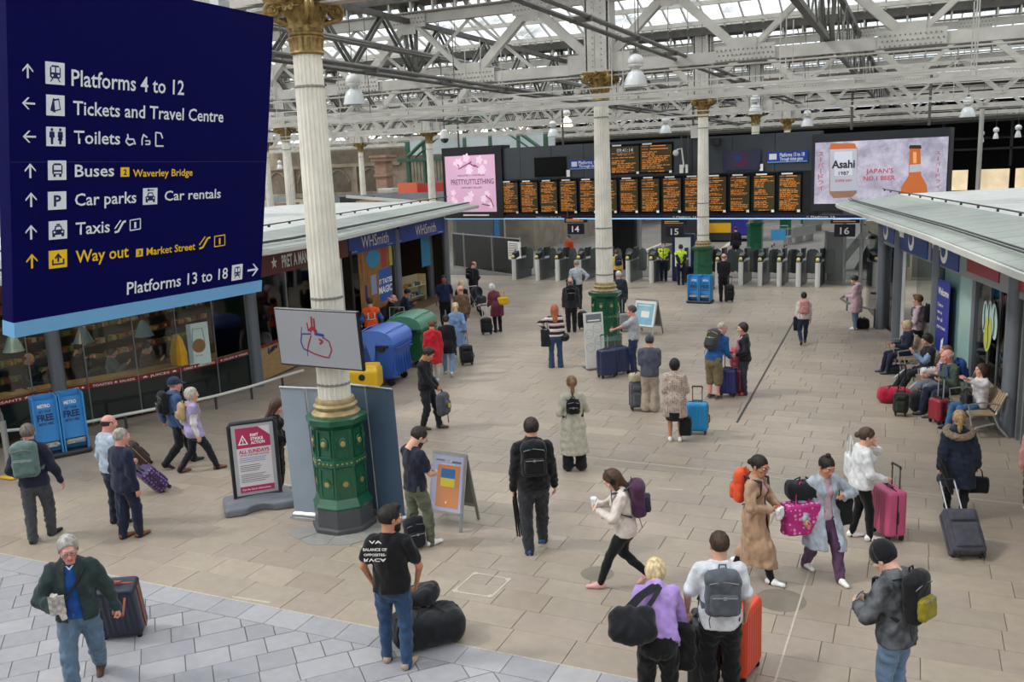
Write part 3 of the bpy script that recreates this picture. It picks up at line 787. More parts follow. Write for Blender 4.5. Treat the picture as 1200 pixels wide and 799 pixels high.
for t in tiles:
 dz = -random.random()*.003
 if t in near:
  k = (round(t[2], 2), round(t[3], 2))
  if k not in cache: cache[k] = slab(k[0]-.007, k[1]-.007, b=.003).mesh('paver', TAN)
  mobj('paver', cache[k], floor, loc=(t[0], t[1], dz))
 else:
  rest.bbox((t[0], t[1], -.011+dz), (t[2]-.007, t[3]-.007, .022), .003)
rest.obj('distant_paving', TAN, floor, kind='stuff')
gt = []
x = -20.0
while x < 6:
 L = random.choice((.42, .48, .55)); gt.append(('b', x+L/2, 8.07, L, .37)); x += L
gr = []
u = Vector((.70, .714, 0)).normalized(); v = Vector((-u.y, u.x, 0))
for j in range(-40, 46):
 s0 = -30+random.random()*.5
 while s0 < 20:
  L = random.choice((.32, .40, .48, .58)); c = u*(s0+L/2)+v*(j*.37); s0 += L
  if c.y < 7.86+.3 and c.y > -1 and -22 < c.x < 5: gr.append((c.x, c.y, L))
grv = sorted([g for g in gr if in_view(g[0], g[1], 25)], key=lambda t: t[0]**2+t[1]**2)
cache = {}
for kk, x, y, L, d in gt:
 if not in_view(x, y, 25): continue
 if L not in cache: cache[L] = slab(L-.007, d-.006, .024, .003).mesh('paver', GREY)
 mobj('paver', cache[L], trim, loc=(x, y, .012))
def clipped_slab(cx, cy, L, w, ymax):
 hw, hd = L/2-.006, w/2-.006; P = [Vector((cx, cy, 0))+u*a+v*b_ for a, b_ in ((-hw, -hd), (hw, -hd), (hw, hd), (-hw, hd))]
 out = []
 for i in range(4):
  p, q = P[i], P[(i+1) % 4]
  if p.y <= ymax: out.append(p)
  if (p.y <= ymax) != (q.y <= ymax): t = (ymax-p.y)/(q.y-p.y); out.append(p+(q-p)*t)
 return [(p.x-cx, p.y-cy) for p in out]
ang = math.atan2(u.y, u.x)
restg = MB(); n = 0
for g in grv:
 top = g[1]+.5 > 7.875
 if n < 240:
  if top:
   pl = clipped_slab(g[0], g[1], g[2], .37, 7.875)
   if len(pl) > 2: mobj('paver', MB().prism(pl, -.022, 0).mesh('paver', GREY), trim, loc=(g[0], g[1], .012)); n += 1
  else:
   k = ('g', g[2])
   if k not in cache: cache[k] = slab(g[2]-.008, .363, .024, .003).mesh('paver', GREY)
   mobj('paver', cache[k], trim, loc=(g[0], g[1], .012), rot=(0, 0, ang)); n += 1
 else:
  pl = clipped_slab(g[0], g[1], g[2], .37, 7.875)
  if len(pl) > 2: restg.prism([(a+g[0], b_+g[1]) for a, b_ in pl], -.01, .012)
if restg.v: restg.obj('further_paving', GREY, trim, kind='stuff')
WHITE_PAINT = mat('floor_marking', '#bdb5a6', .7, var=.12, vscale=30)
b = MB(); b.box((-10, 8.262, -.002), (30, .018, .03)); b.obj('edge_strip', WHITE_PAINT, floor)
b = MB()
def fline(p, q, w, z=.0015): b.beam((p[0], p[1], z), (q[0], q[1], z), w, .002)
b = MB(); fline((-9.3, 15.13), (1.9, 14.82), .035); fline((-1.03, 12.48), (-1.12, 8.3), .022)
b.obj('marking_line', WHITE_PAINT, floor)
b = MB()
for p, q in (((-5.19, 10.0), (-4.66, 9.98)), ((-4.66, 9.98), (-4.69, 9.44)), ((-4.69, 9.44), (-5.22, 9.43)), ((-5.22, 9.43), (-5.19, 10.0))): fline(p, q, .025)
for p in ((-5.18, 9.98), (-4.68, 9.96), (-4.71, 9.46), (-5.20, 9.45)): b.box((p[0], p[1], .0025), (.07, .07, .002), rz(.8))
b.obj('marked_square', WHITE_PAINT, floor)
b = MB()
for p in ((719, 440, 757, 446), (715, 458, 753, 463), (795, 437, 850, 442), (770, 494, 790, 496), (760, 508, 782, 511), (744, 555, 780, 560), (770, 572, 800, 574), (272, 699, 316, 706), (420, 640, 450, 644)):
 a, c = gnd(p[0], p[1]), gnd(p[2], p[3]); fline(a, c, .03)
b.obj('worn_tape', WHITE_PAINT, floor)
b = MB(); fline((-3.55, 35.0), (-3.13, 18.0), .05, .001); b.obj('drain_slot', mat('drain', '#3c3a36', .6), floor)
b = MB()
for p in ((915, 703, .30), (700, 672, .22)):
 c = gnd(p[0], p[1]); b.cyl((c.x, c.y, -.001), (c.x, c.y, .0012), p[2], n=28)
b.obj('access_cover', mat('cover_stone', '#7d7568', .6, var=.1, vscale=4), floor)
ASPH = mat('platform_asphalt', '#77736d', .85, var=.1, vscale=.6)
b = MB(); b.box((-12, 75, -.03), (110, 68, .062)); plat = struct('floor_platforms', b.mesh('platform_surface', ASPH))
# cast iron columns on the 13.2 m grid
GRIDX, GRIDY = -7.9, 13.2
CREAM = mat('column_cream', '#e4e0d4', .5, var=.08, vscale=3, coat=.1)
GOLD = mat('capital_gilt', '#8c7444', .42, metal=.35, var=.35, vscale=14, bump=.5, bscale=40)
GREENP = mat('pedestal_green', '#17573c', .28, var=.12, vscale=6, coat=.3)
SOCLE = mat('socle_grey', '#4a4c50', .5, var=.1, vscale=6)
GILT2 = mat('gilt_detail', '#b09a5c', .4, metal=.3)
def fluted(b, r0, r1, z0, z1, n=20, rings=10):
 for i in range(n):
  a0 = 2*math.pi*i/n
 prof = []
 for k in range(rings+1):
  t = k/rings; z = z0+(z1-z0)*t; r = r0+(r1-r0)*t**1.3; ring = []
  for i in range(n):
   for q, d in ((0, 1.0), (.18, 1.0), (.38, .925), (.59, .90), (.80, .925)):
    a = 2*math.pi*(i+q)/n; ring.append((r*d*math.cos(a), r*d*math.sin(a), z))
  prof.append(ring)
 b.loft(prof)
def capital(b, s=1.0, z=0):
 """Corinthian capital: bell, two rows of leaves, volutes, abacus"""
 b.lathe([(.205*s, z), (.225*s, z+.02), (.205*s, z+.05), (.20*s, z+.06), (.20*s, z+.24), (.225*s, z+.26), (.23*s, z+.29), (.21*s, z+.31), (.24*s, z+.44), (.30*s, z+.58), (.36*s, z+.66)], 24)
 def leaf(a, z0, h, r0, r1, w):
  pts = []
  for k in range(6):
   t = k/5; zz = z0+h*(t if t < .85 else .85-(t-.85)*.9); rr = r0+(r1-r0)*t**2.2; ww = w*(1-.55*t)*(.8+.2*math.sin(t*9))
   ring = [(rr-.012, -ww), (rr+.012, -ww*.35), (rr+.02, 0), (rr+.012, ww*.35), (rr-.012, ww), (rr-.03, 0)]
   pts.append([(x*math.cos(a)-y*math.sin(a), x*math.sin(a)+y*math.cos(a), zz) for x, y in ring])
  b.loft(pts)
 for i in range(8): leaf(2*math.pi*i/8, z+.30, .22*s, .215*s, .33*s, .085*s)
 for i in range(8): leaf(2*math.pi*(i+.5)/8, z+.34, .33*s, .225*s, .40*s, .08*s)
 for i in range(16): leaf(2*math.pi*i/16, z+.05, .2*s, .195*s, .24*s, .035*s)
 for i in range(4):
  a = math.pi/4+i*math.pi/2; c = Vector((math.cos(a), math.sin(a), 0)); p = Vector((-c.y, c.x, 0))
  sp = []
  for k in range(22):
   t = k/21; an = -math.pi*.5+t*4.2*math.pi; r = .105*s*(1-.80*t)
   sp.append(c*(.40*s+math.cos(an)*r)+Vector((0, 0, z+.60-.015+math.sin(an)*r)))
  for off in (-.03, .03):
   b.tube([c*.20*s+Vector((0, 0, z+.40))+p*off]+[q+p*off for q in sp], [.03*s]*6+[.026*s]*17, 6)
  b.cyl(c*.43*s+p*-.06+Vector((0, 0, z+.585)), c*.43*s+p*.06+Vector((0, 0, z+.585)), .03*s, n=8)
 for i in range(4):      # small central scrolls and rosettes
  a = i*math.pi/2; c = Vector((math.cos(a), math.sin(a), 0)); p = Vector((-c.y, c.x, 0))
  for sg in (-1, 1):
   sp = [c*.33*s+p*sg*(.05+.05*math.cos(t)*(1-t/14))+Vector((0, 0, z+.60+.05*math.sin(t)*(1-t/14))) for t in np.linspace(0, 11, 16)]
   b.tube(sp, .016*s, 5)
  b.sphere(c*.40*s+Vector((0, 0, z+.70)), .06*s, 8, 6)
 top = []
 for zz, k in ((z+.665, .96), (z+.69, 1.0), (z+.74, 1.04), (z+.755, 1.0)):
  ring = []
  for i in range(4):
   a = math.pi/4+i*math.pi/2; b2 = a+math.pi/2
   A, B = Vector((math.cos(a), math.sin(a)))*.50*s*k, Vector((math.cos(b2), math.sin(b2)))*.50*s*k
   for t in (0, .06, .2, .35, .5, .65, .8, .94):
    q = A.lerp(B, t)*(1-.16*math.sin(math.pi*t)); ring.append((q.x, q.y, zz))
  top.append(ring)
 b.loft(top)
def oct_ring(r, z, n=8, rot=math.pi/8): return [(r*math.cos(rot+2*math.pi*i/n), r*math.sin(rot+2*math.pi*i/n), z) for i in range(n)]
_colmesh = {}
def column(x, y, detail=2, z0=0.0, ped=True, label=''):
 t = thing('station_column', label, 'column', (x, y, z0))
 t['kind'] = 'structure' if False else 'thing'
 zn = 7.0-z0; hr = zn-1.78 if ped else zn
 def share(k, fn):
  if k not in _colmesh: _colmesh[k] = fn()
  return _colmesh[k]
 def shaft():
  b = MB(); zb = 1.78 if ped else 0.25
  fluted(b, .245, .20, zb+.22, zn, 20 if detail else 14, 10); return b.mesh('shaft', CREAM, 25)
 mobj('shaft', share(('s', z0, ped, detail), shaft), t)
 def base():
  b = MB(); zb = 1.78 if ped else 0.0
  b.lathe([(.36, zb-.02), (.37, zb+.03), (.33, zb+.06), (.30, zb+.09), (.33, zb+.12), (.335, zb+.15), (.295, zb+.18), (.30, zb+.21), (.285, zb+.25)], 28); return b.mesh('column_base', GOLD if detail == 0 else mat('base_brass', '#a8966c', .4, metal=.3, var=.2, vscale=9), 40)
 mobj('base_ring', share(('b', ped, detail == 0), base), t)
 def rings():
  b = MB()
  for zz in ((zn-.45, zn-4.0, zn-3.45, zn-4.75) if detail else (zn-.4,)):
   if zz < 2: continue
   tt = (zz-2)/(zn-2); r = .245+(.20-.245)*max(0, tt)**1.3
   b.lathe([(r-.01, zz-.02), (r+.008, zz-.012), (r+.008, zz+.012), (r-.01, zz+.02)], 24)
  return b.mesh('strap', mat('strap_steel', '#8d8c86', .5, metal=.4), 40)
 mobj('strap', share(('r', z0, detail), rings), t)
 def cap_():
  b = MB(); capital(b, 1.08, 0); return b.mesh('capital', GOLD, 40)
 mobj('capital', share('cap', cap_), t, loc=(0, 0, zn-.02))
 if ped:
  def pedestal():
   b = MB()
   R0 = [(.455, .36), (.47, .40), (.44, .44), (.41, .50), (.40, .52), (.385, 1.02), (.41, 1.03), (.41, 1.13), (.385, 1.14), (.375, 1.60), (.42, 1.64), (.47, 1.68), (.475, 1.76), (.42, 1.78)]
   b.loft([oct_ring(r, z) for r, z in R0]); return b.mesh('pedestal', GREENP)
  pd = mobj('pedestal', share('ped', pedestal), t)
  def socle():
   b = MB(); b.loft([oct_ring(r, z) for r, z in ((.50, 0), (.50, .06), (.455, .08), (.455, .36), (.44, .37))]); return b.mesh('socle', SOCLE)
  mobj('socle', share('soc', socle), t)
  if detail == 2:
   orn = MB(); pan = MB()
   for i in range(8):
    a = 2*math.pi*i/8; c = Vector((math.cos(a), math.sin(a), 0)); p = Vector((-c.y, c.x, 0)); Mx = Matrix((p, Vector((0, 0, 1)), c)).transposed()
    ap = .385*math.cos(math.pi/8)
    for zc, hh_ in ((.78, .44), (1.38, .40)):      # raised frames and a boss on each face
     for dx, dz, w, h_ in ((-.105, 0, .02, hh_), (.105, 0, .02, hh_), (0, hh_/2, .21, .02), (0, -hh_/2, .21, .02)):
      pan.box(c*(ap+.006)+p*dx+Vector((0, 0, zc+dz)), (w, h_, .03), Mx)
    R2 = Matrix.Rotation(math.pi/4, 3, 'Z'); pan.box(c*(ap+.004)+Vector((0, 0, .76)), (.13, .13, .035), Mx@R2)
    pan.loft([[(.075*math.cos(q)*k, .095*math.sin(q)*k, zz) for q in np.linspace(0, 2*math.pi, 14, endpoint=False)] for k, zz in ((1, 0), (1, .02), (.8, .03))], True, Mx, c*(ap-.003)+Vector((0, 0, 1.39)))
    orn.loft([[(.045*math.cos(q)*k, .05*math.sin(q)*k, zz) for q in np.linspace(0, 2*math.pi, 12, endpoint=False)] for k, zz in ((1, 0), (.8, .02), (.3, .025))], True, Mx, c*(ap+.022)+Vector((0, 0, 1.39)))
    for q in range(4): orn.box(c*(ap+.016)+Vector((0, 0, .76)), (.085, .022, .02), Mx@Matrix.Rotation(q*math.pi/4, 3, 'Z'))
    for q in (-.1, -.03, .04, .11): orn.sphere(c*(.405*math.cos(math.pi/8)+.006)+p*q+Vector((0, 0, 1.08)), .016, 6, 4)
   _colmesh.setdefault('pan', pan.mesh('moulding', GREENP)); _colmesh.setdefault('orn', orn.mesh('ornament', GILT2))
   mobj('moulding', _colmesh['pan'], pd); mobj('ornament', _colmesh['orn'], pd)
   s_ = MB()
   for i in range(9):
    a = -2.6+i*.66; q = [(.50*math.cos(a+.02), .50*math.sin(a+.02)), (.82*math.cos(a+.02), .82*math.sin(a+.02)), (.86*math.cos(a+.33), .86*math.sin(a+.33)), (.82*math.cos(a+.64), .82*math.sin(a+.64)), (.50*math.cos(a+.64), .50*math.sin(a+.64))]
    s_.prism(q, 0, .006)
   s_.obj('stone_ring', mat('ring_stone', '#8f8d88', .6, var=.1, vscale=5), t)
 return t
column(-7.88, 10.9, 2, label='nearest fluted cream column with gilt capital and panelled green pedestal')
column(-7.9, 24.1, 2, label='fluted cream column standing behind the white smiley face board')
column(-7.9, 37.2, 1, label='fluted cream column behind the blue newspaper racks near the ticket gates')
column(-7.9, 50.4, 0, label='column rising beyond the departure board, just right of the grey advert edge')
column(-7.9, 63.6, 0, label='farthest gilt-topped column peeping over the departure board')
column(-28.6, 37.2, 0, label='cream column above the cafe roof, next behind the nearest column')
column(-27.8, 50.4, 0, label='cream column rising left of the pink advert screen')
column(-41.5, 63.6, 0, label='slim far column in front of the arched stone wall')
column(-40.5, 50.4, 0, label='far cream column seen just past the edge of the big blue sign')
# iron and glass roof
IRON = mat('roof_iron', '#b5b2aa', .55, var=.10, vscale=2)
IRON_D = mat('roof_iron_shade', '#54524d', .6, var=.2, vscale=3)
RIVET = mat('rivet', '#7f7c75', .5)
roof = struct('ceiling')
ZB, ZT, PAN = 7.86, 9.65, 3.85
def truss(Y, x0, x1, rivets=False, single=False):
 t = bpy.data.objects.new('roof_truss', None); COL.link(t); t.parent = roof; t.location = (0, Y, 0)
 b = MB()
 for z, hh_ in ((ZB, .29), (ZT, .26)):
  b.box(((x0+x1)/2, -.07, z), (x1-x0, .03, hh_)); b.box(((x0+x1)/2, .07, z), (x1-x0, .03, hh_))
 b.box(((x0+x1)/2, 0, ZB-.22), (x1-x0, .24, .03)); b.box(((x0+x1)/2, 0, ZT+.19), (x1-x0, .40, .03))
 b.obj('chord', IRON, t)
 k0 = math.ceil((x0+7.9)/PAN); k1 = math.floor((x1+7.9)/PAN)
 dg = MB()
 for k in range(k0, k1+1):
  xb = -7.9+k*PAN
  for sg in (-1, 1):
   xt = xb+sg*PAN/2
   if not (x0 < xt < x1): continue
   wide = (sg*(1 if xb < -7.9 else -1) > 0) if abs(xb+7.9) > .1 else True
   bb = dg if not single else MB()
   w = .22 if wide else .13
   bb.beam((xb, -.10, ZB), (xt, -.10, ZT), w*.08 if False else .02, w, up=(0, -1, 0) if False else (1, 0, .3))
   bb.beam((xb, .10, ZB), (xt, .10, ZT), .02, w, up=(1, 0, .3))
   if not wide: bb.beam((xb, -.06, ZB), (xt, -.06, ZT), .09, .03, up=(1, 0, .3))
   if single: bb.obj('diagonal', IRON, t)
   if xb < -9: dg.beam((xb, .03, ZT-.1), (xt, .03, ZB+.1), .02, .09, up=(1, 0, .3))
  if single or True:
   dg.box((xb+PAN/2, 0, ZT-.28), (.06, .26, .2))
 dg.obj('bracing', IRON, t)
 if rivets:
  g = MB(); rv = MB()
  for k in range(k0, k1+1):
   for xc, zc, w in ((-7.9+k*PAN, ZB, 1.5), (-7.9+(k+.5)*PAN, ZT, 1.1)):
    g.box((xc, -.125, zc+(.06 if zc == ZB else -.04)), (w, .012, .38)); g.box((xc, -.133, zc+(.22 if zc == ZB else -.2)), (w*.4, .012, .42))
    nx = int(w/.11)
    for i in range(nx):
     for j in range(3):
      rv.box((xc-w/2+.06+i*.11+(j % 2)*.05, -.138, zc-.10+j*.12), (.038, .016, .038))
  g.obj('gusset', IRON, t); rv.obj('rivets', RIVET, t, kind='stuff')
 return t
X0, X1 = -66, 24
truss(10.9, -40, 20)
truss(24.1, X0, X1, True, True); truss(37.2, X0, X1, True, True)
for Y in (50.4, 63.6, 76.8, 90): truss(Y, X0, X1)
st = MB();
for x, y in ((-7.9, 10.9), (-7.9, 24.1), (-7.9, 37.2), (-7.9, 50.4), (-7.9, 63.6), (-28.6, 37.2), (-27.8, 50.4), (-41.5, 63.6), (-40.5, 50.4)):
 z0 = 7.72; st = MB()
 for dx, dy, w, d in ((-.34, 0, .04, .52), (.34, 0, .04, .52), (0, -.25, .16, .03), (-.17, -.27, .2, .02), (.17, -.27, .2, .02), (0, .25, .66, .03), (0, 0, .03, .5)): st.box((x+dx, y+dy, z0+1.25), (w, d, 2.5))
 st.box((x, y, z0+.02), (.86, .7, .04)); st.box((x-.62, y-.15, z0+.25), (.5, .02, .5)); st.box((x+.62, y-.15, z0+.25), (.5, .02, .5))
 so = st.obj('stanchion', IRON, roof)
 if y < 40 and y > 20 and x > -20:
  rv = MB()
  for i in range(16):
   for dx in (-.31, -.12, .12, .31): rv.box((x+dx, y-.285, z0+.15+i*.15), (.03, .012, .03))
  rv.obj('rivets', RIVET, so, kind='stuff')
def long_truss(X, y0, y1, zt=9.6, zb=8.1, single=True):
 t = bpy.data.objects.new('lengthwise_truss', None); COL.link(t); t.parent = roof; t.location = (X, 0, 0)
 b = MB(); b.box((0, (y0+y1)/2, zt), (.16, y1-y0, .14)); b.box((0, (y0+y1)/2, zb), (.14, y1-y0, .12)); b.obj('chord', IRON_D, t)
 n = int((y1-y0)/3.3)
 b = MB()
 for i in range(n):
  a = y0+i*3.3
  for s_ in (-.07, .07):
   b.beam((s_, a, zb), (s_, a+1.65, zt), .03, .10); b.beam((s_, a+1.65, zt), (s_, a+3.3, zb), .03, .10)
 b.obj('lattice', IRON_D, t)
 for Y in (24.1, 37.2):
  b = MB()
  for s_ in (-.22, .22): b.beam((s_*1.0, Y, 10.2), (s_*.4, Y, 7.7), .06, .10)
  b.beam((-.3, Y+.3, 10.2), (.0, Y+.3, 7.8), .05, .08); b.obj('hanger', IRON_D, t)
for X in (-2.1, -13.7, 9.4, -25.2, -36.8): long_truss(X, 11, 77)
ROOFG = bpy.data.materials.new('roof_glass'); ROOFG.use_nodes = True; _n = ROOFG.node_tree; _n.nodes.clear()
_o = _n.nodes.new('ShaderNodeOutputMaterial'); _t = _n.nodes.new('ShaderNodeBsdfTransparent'); _t.inputs['Color'].default_value = (.93, .95, .96, 1)
_d = _n.nodes.new('ShaderNodeBsdfTranslucent'); _d.inputs['Color'].default_value = (.9, .92, .92, 1); _m = _n.nodes.new('ShaderNodeMixShader')
_tx = _n.nodes.new('ShaderNodeTexNoise'); _tx.inputs['Scale'].default_value = .9; _ge = _n.nodes.new('ShaderNodeNewGeometry'); _mr = _n.nodes.new('ShaderNodeMapRange')
_mr.inputs['To Min'].default_value = .10; _mr.inputs['To Max'].default_value = .42; _mr.inputs['From Min'].default_value = .35; _mr.inputs['From Max'].default_value = .65
_n.links.new(_ge.outputs['Position'], _tx.inputs['Vector']); _n.links.new(_tx.outputs['Fac'], _mr.inputs['Value']); _n.links.new(_mr.outputs[0], _m.inputs[0])
_n.links.new(_t.outputs[0], _m.inputs[1]); _n.links.new(_d.outputs[0], _m.inputs[2]); _n.links.new(_m.outputs[0], _o.inputs[0])
ZG, ZR = 10.15, 12.75
paneparts = 0; panes_rest = MB(); pane_cache = {}
for gi, Yg in enumerate([-2.3, 10.9, 24.1, 37.2, 50.4, 63.6]):
 Yr, Yn = Yg+6.55, Yg+13.1
 bars = MB(); pur = MB(); gut = MB()
 L = math.hypot(Yr-Yg-.5, ZR-ZG)
 for side, (ya, yb) in enumerate(((Yg+.5, Yr), (Yn-.5, Yr))):
  x = X0+.0
  while x < X1:
   bars.beam((x, ya, ZG+.42), (x, yb, ZR), .045, .09); x += .72
  for q in (0.02, .25, .5, .75, .98):
   y = ya+(yb-ya)*q; z = ZG+.42+(ZR-ZG-.42)*q; pur.box(((X0+X1)/2, y, z-.10), (X1-X0, .12, .16))
  x = X0
  while x < X1-.8:
   for q in range(4):
    y0_, y1_ = ya+(yb-ya)*q/4, ya+(yb-ya)*(q+1)/4; z0_, z1_ = ZG+.42+(ZR-ZG-.42)*q/4, ZG+.42+(ZR-ZG-.42)*(q+1)/4
    xc, yc, zc = x+.36, (y0_+y1_)/2, (z0_+z1_)/2+.03
    P_ = Vector((xc, yc, zc-CAM_H)); show = False
    if P_.dot(CF) > 2:
     a_, c_ = proj((xc, yc, zc)); show = -10 < a_ < 1210 and -6 < c_ < 60
    if show and paneparts < 290 and side == 1 and gi in (1, 2):
     if side not in pane_cache:
      m_ = MB(); m_.beam((0, y0_-yc, z0_-zc+.03), (0, y1_-yc, z1_-zc+.03), .66, .008); pane_cache[side] = m_.mesh('pane', ROOFG)
     mobj('pane', pane_cache[side], roof, loc=(xc, yc, zc)); paneparts += 1
    else:
     panes_rest.beam((xc, y0_+.01*(1 if side == 0 else -1), z0_+.03), (xc, y1_, z1_+.03), .66, .008)
   x += .72
 bars.obj('glazing_bars', IRON, roof, kind='stuff'); pur.obj('purlins', IRON, roof)
 gut.box(((X0+X1)/2, Yg, ZG-.02), (X1-X0, .9, .10)); gut.box(((X0+X1)/2, Yg-.42, ZG+.1), (X1-X0, .05, .26)); gut.box(((X0+X1)/2, Yg+.42, ZG+.1), (X1-X0, .05, .26))
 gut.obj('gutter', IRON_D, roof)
 vp = MB(); x = X0
 while x < X1:
  for s_ in (-.46, .46):
   vp.box((x, Yg+s_, ZG+.33), (.07, .07, .3)); vp.box((x, Yg+s_*.8, ZG-.18), (.05, .08, .3))
   vp.prism([(0, 0), (.28, 0), (0, -.28)], -.03, .03, Matrix(((0, 0, 1), (-1 if s_ > 0 else 1, 0, 0), (0, 1, 0))), (x, Yg+s_*.9, ZG-.07))
  x += .72
 vp.obj('ventilator_posts', IRON, roof, kind='stuff')
panes_rest.obj('roof_panes', ROOFG, roof, kind='stuff')
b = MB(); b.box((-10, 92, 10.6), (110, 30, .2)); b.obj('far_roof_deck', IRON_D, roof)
PIPE = mat('dark_pipe', '#54524e', .5, var=.1, vscale=2)
def pipe_y(px, py, z, y0, y1, r=.05, m=None, sep=.26, hang=True):
 a = gnd(px, py, z); b = MB()
 for dx, dz in ((0, 0), (sep, .06)): b.cyl((a.x+dx, y0, z+dz), (a.x+dx, y1, z+dz), r, n=8)
 y = y0+1
 while y < y1: b.box((a.x+sep/2, y, z+.02), (sep+.16, .08, .10)); y += 3.3
 y = y0+1.5
 while y < y1 and hang: b.cyl((a.x+sep/2, y, z), (a.x+sep/2, y, z+1.3), .012, n=5); y += 6.6
 b.obj('service_pipe', m or PIPE, roof); return a.x
pipe_y(745, 52, 7.9, 12, 60)
pipe_y(520, 98, 7.35, 12, 60, .045)
pipe_y(340, 36, 8.6, 14, 40, .06, mat('steel_pipe', '#6c6a66', .4, metal=.4), .0001, False)
def track_x(px, py, z, x0, x1, m=None, h_=.10):
 a = gnd(px, py, z); b = MB(); b.box(((x0+x1)/2, a.y, z), (x1-x0, .07, h_*.6)); b.box(((x0+x1)/2, a.y-.02, z+.16), (x1-x0, .03, .03))
 x = x0+1
 while x < x1: b.cyl((x, a.y, z), (x, a.y, z+1.6), .014, n=5); x += 3.85
 b.obj('lamp_track', m or IRON, roof); return a.y
for q in ((1070, 84, 7.0), (760, 103, 7.0) if False else (1000, 124, 6.9), (560, 130, 6.9), (450, 140, 6.7)): track_x(*q, -50, 15)
track_x(420, 104, 6.9, -40, -12, mat('dark_track', '#5a5a5a', .5), .06)
# hanging bell lamps
def roof_z(y): q = (y-10.9) % 13.1; return ZG+.42+(ZR-ZG-.42)*(1-min(1, abs(q-6.55)/6.05))-.02
LAMPW = mat('lamp_dome', '#d9d9d6', .35, coat=.2); LAMPG = glass_mat('lamp_glass', (.93, .94, .95), .12, .15)
def bell_lamp(px, py, width, label, lit=False, group=None, D=.62, z_drop=None):
 dist = CAM_F*D/width; P = atD(px, py, dist)
 t = thing('pendant_lamp', label, 'lamp', P, 0, group); z_drop = max(.4, roof_z(P.y)-P.z-.6)
 b = MB(); r = D/2
 b.lathe([(.02, .62), (.06, .60), (.15, .56), (.20, .47), (.205, .40), (.19, .36), (.17, .35), (.20, .33), (.19, .30), (.10, .27), (.08, .22)], 20)
 b.obj('housing', LAMPW, t, 50)
 b = MB(); b.loft([[(rr*math.cos(a), rr*math.sin(a), z) for a in np.linspace(0, 2*math.pi, 20, endpoint=False)] for rr, z in ((.09, .22), (r*.62, .14), (r*.85, 0), (r*.97, -.16), (r, -.22), (r*.97, -.22), (r*.93, -.15), (r*.8, 0), (r*.57, .12), (.08, .19))], False)
 b.obj('shade', mat('lamp_shade', '#cfd2d2', .25, coat=.5) if not lit else screen_mat('lamp_shade_lit', '#fff0d8', 1.6), t, 50)
 b = MB(); b.sphere((0, 0, 0), .06, 8, 6, sc=(1, 1, 1.6)); b.obj('bulb', screen_mat('bulb_on', '#ffe9c4', 6) if lit else mat('bulb', '#e8e8e4', .3), t, 40)
 b = MB(); b.cyl((0, 0, .6), (0, 0, .6+z_drop), .012, n=5); b.box((0, 0, .66), (.10, .10, .06)); b.obj('suspension', PIPE, t)
 return t
for a in ((745, 92, 27, 'largest glass bell lamp, hanging right of the middle column'), (415, 113, 25, 'glass bell lamp hanging just right of the nearest column'),
   (885, 128, 15.5, 'bell lamp hanging above the small heart screen'), (946, 143, 13, 'bell lamp over the left end of the beer advert'),
   (1134, 131, 15, 'bell lamp hanging above the right end of the beer advert'), (780, 151, 13.5, 'bell lamp above the two upper departure screens'),
   (648, 155, 13, 'unlit bell lamp beside the warmly lit one')):
 bell_lamp(*a)
bell_lamp(664, 143, 14, 'only warmly lit bell lamp, over the black screen', lit=True)
for a in ((328, 195, 7, 'upper'), (338, 199, 7, 'lower')): bell_lamp(*a[:3], a[3]+' small white lamp of the pair behind the nearest column', group='pair of lamps behind the nearest column')
for a in ((1150, 163, 5.5, 'first'), (1167, 159, 5.5, 'second'), (1193, 157, 6, 'third')): bell_lamp(*a[:3], a[3]+' small pendant lamp right of the beer advert', group='small lamps right of the beer advert', D=.40)
P = atD(521, 163, 34); t = thing('dome_camera', 'white dome camera hanging over the pink advert screen', 'camera', P)
b = MB(); b.lathe([(.05, .35), (.12, .30), (.16, .1), (.165, .02)], 14); b.obj('housing', LAMPW, t, 40)
b = MB(); b.sphere((0, 0, 0), .15, 12, 8); b.obj('dome', plastic('#3a3c40', .1), t, 60)
b = MB(); b.cyl((0, 0, .3), (0, 0, roof_z(P.y)-P.z), .02, n=6); b.obj('rod', PIPE, t)
b = MB()
for px, Y in ((429, 22), (474, 26), (534, 24.5), (748, 30), (783, 28), (806, 27), (944, 30), (1004, 27)):
 a = atY(px, 60, Y); b.cyl((a.x, Y, 6.9), (a.x, Y, 10.2), .010, n=5)
b.obj('hanger_rod', PIPE, roof)
# the big blue direction sign
NAVY = mat('sign_navy', '#04054a', .6, spec=.08); SKYB = mat('sign_skyblue', '#6ea9d8', .4); SW = mat('sign_white', '#dfe6ee', .5); SY = mat('sign_yellow', '#f0c414', .45); SND = mat('sign_pictogram', '#101452', .45)
sg = thing('direction_sign', 'huge dark blue direction sign with white platform and way out lettering', 'sign', (-5.12, 4.95, 4.38), 0)
BRc, BLc, TRc = Vector((-5.09, 6.10, 4.37)), Vector((-5.165, 3.81, 4.395)), Vector((-4.71, 6.11, 6.575))
xd = (BRc-BLc).normalized(); yd = (TRc-BRc).normalized()
S = Surf(sg, BLc, xd, yd); W_, H_ = 2.29, 2.235
Mx = Matrix((S.x, S.y, S.z)).transposed()
b = MB(); b.box(S.o+S.x*W_/2+S.y*(H_/2+.05)-S.z*.05, (W_, H_-.1, .10), Mx); wob(b, 'panel', NAVY, sg)
b = MB(); b.box(S.o+S.x*W_/2+S.y*.05-S.z*.045, (W_+.004, .095, .112), Mx); wob(b, 'light_blue_strip', SKYB, sg)
b = MB()
for uu in (.35, 1.75):
 p = S.o+S.x*uu+S.y*H_-S.z*.05; b.cyl(p, p+Vector((0, 0, 3.2)), .025, n=8); b.box(p+Vector((0, 0, .02)), (.08, .12, .05))
wob(b, 'hanger', metalm(), sg)
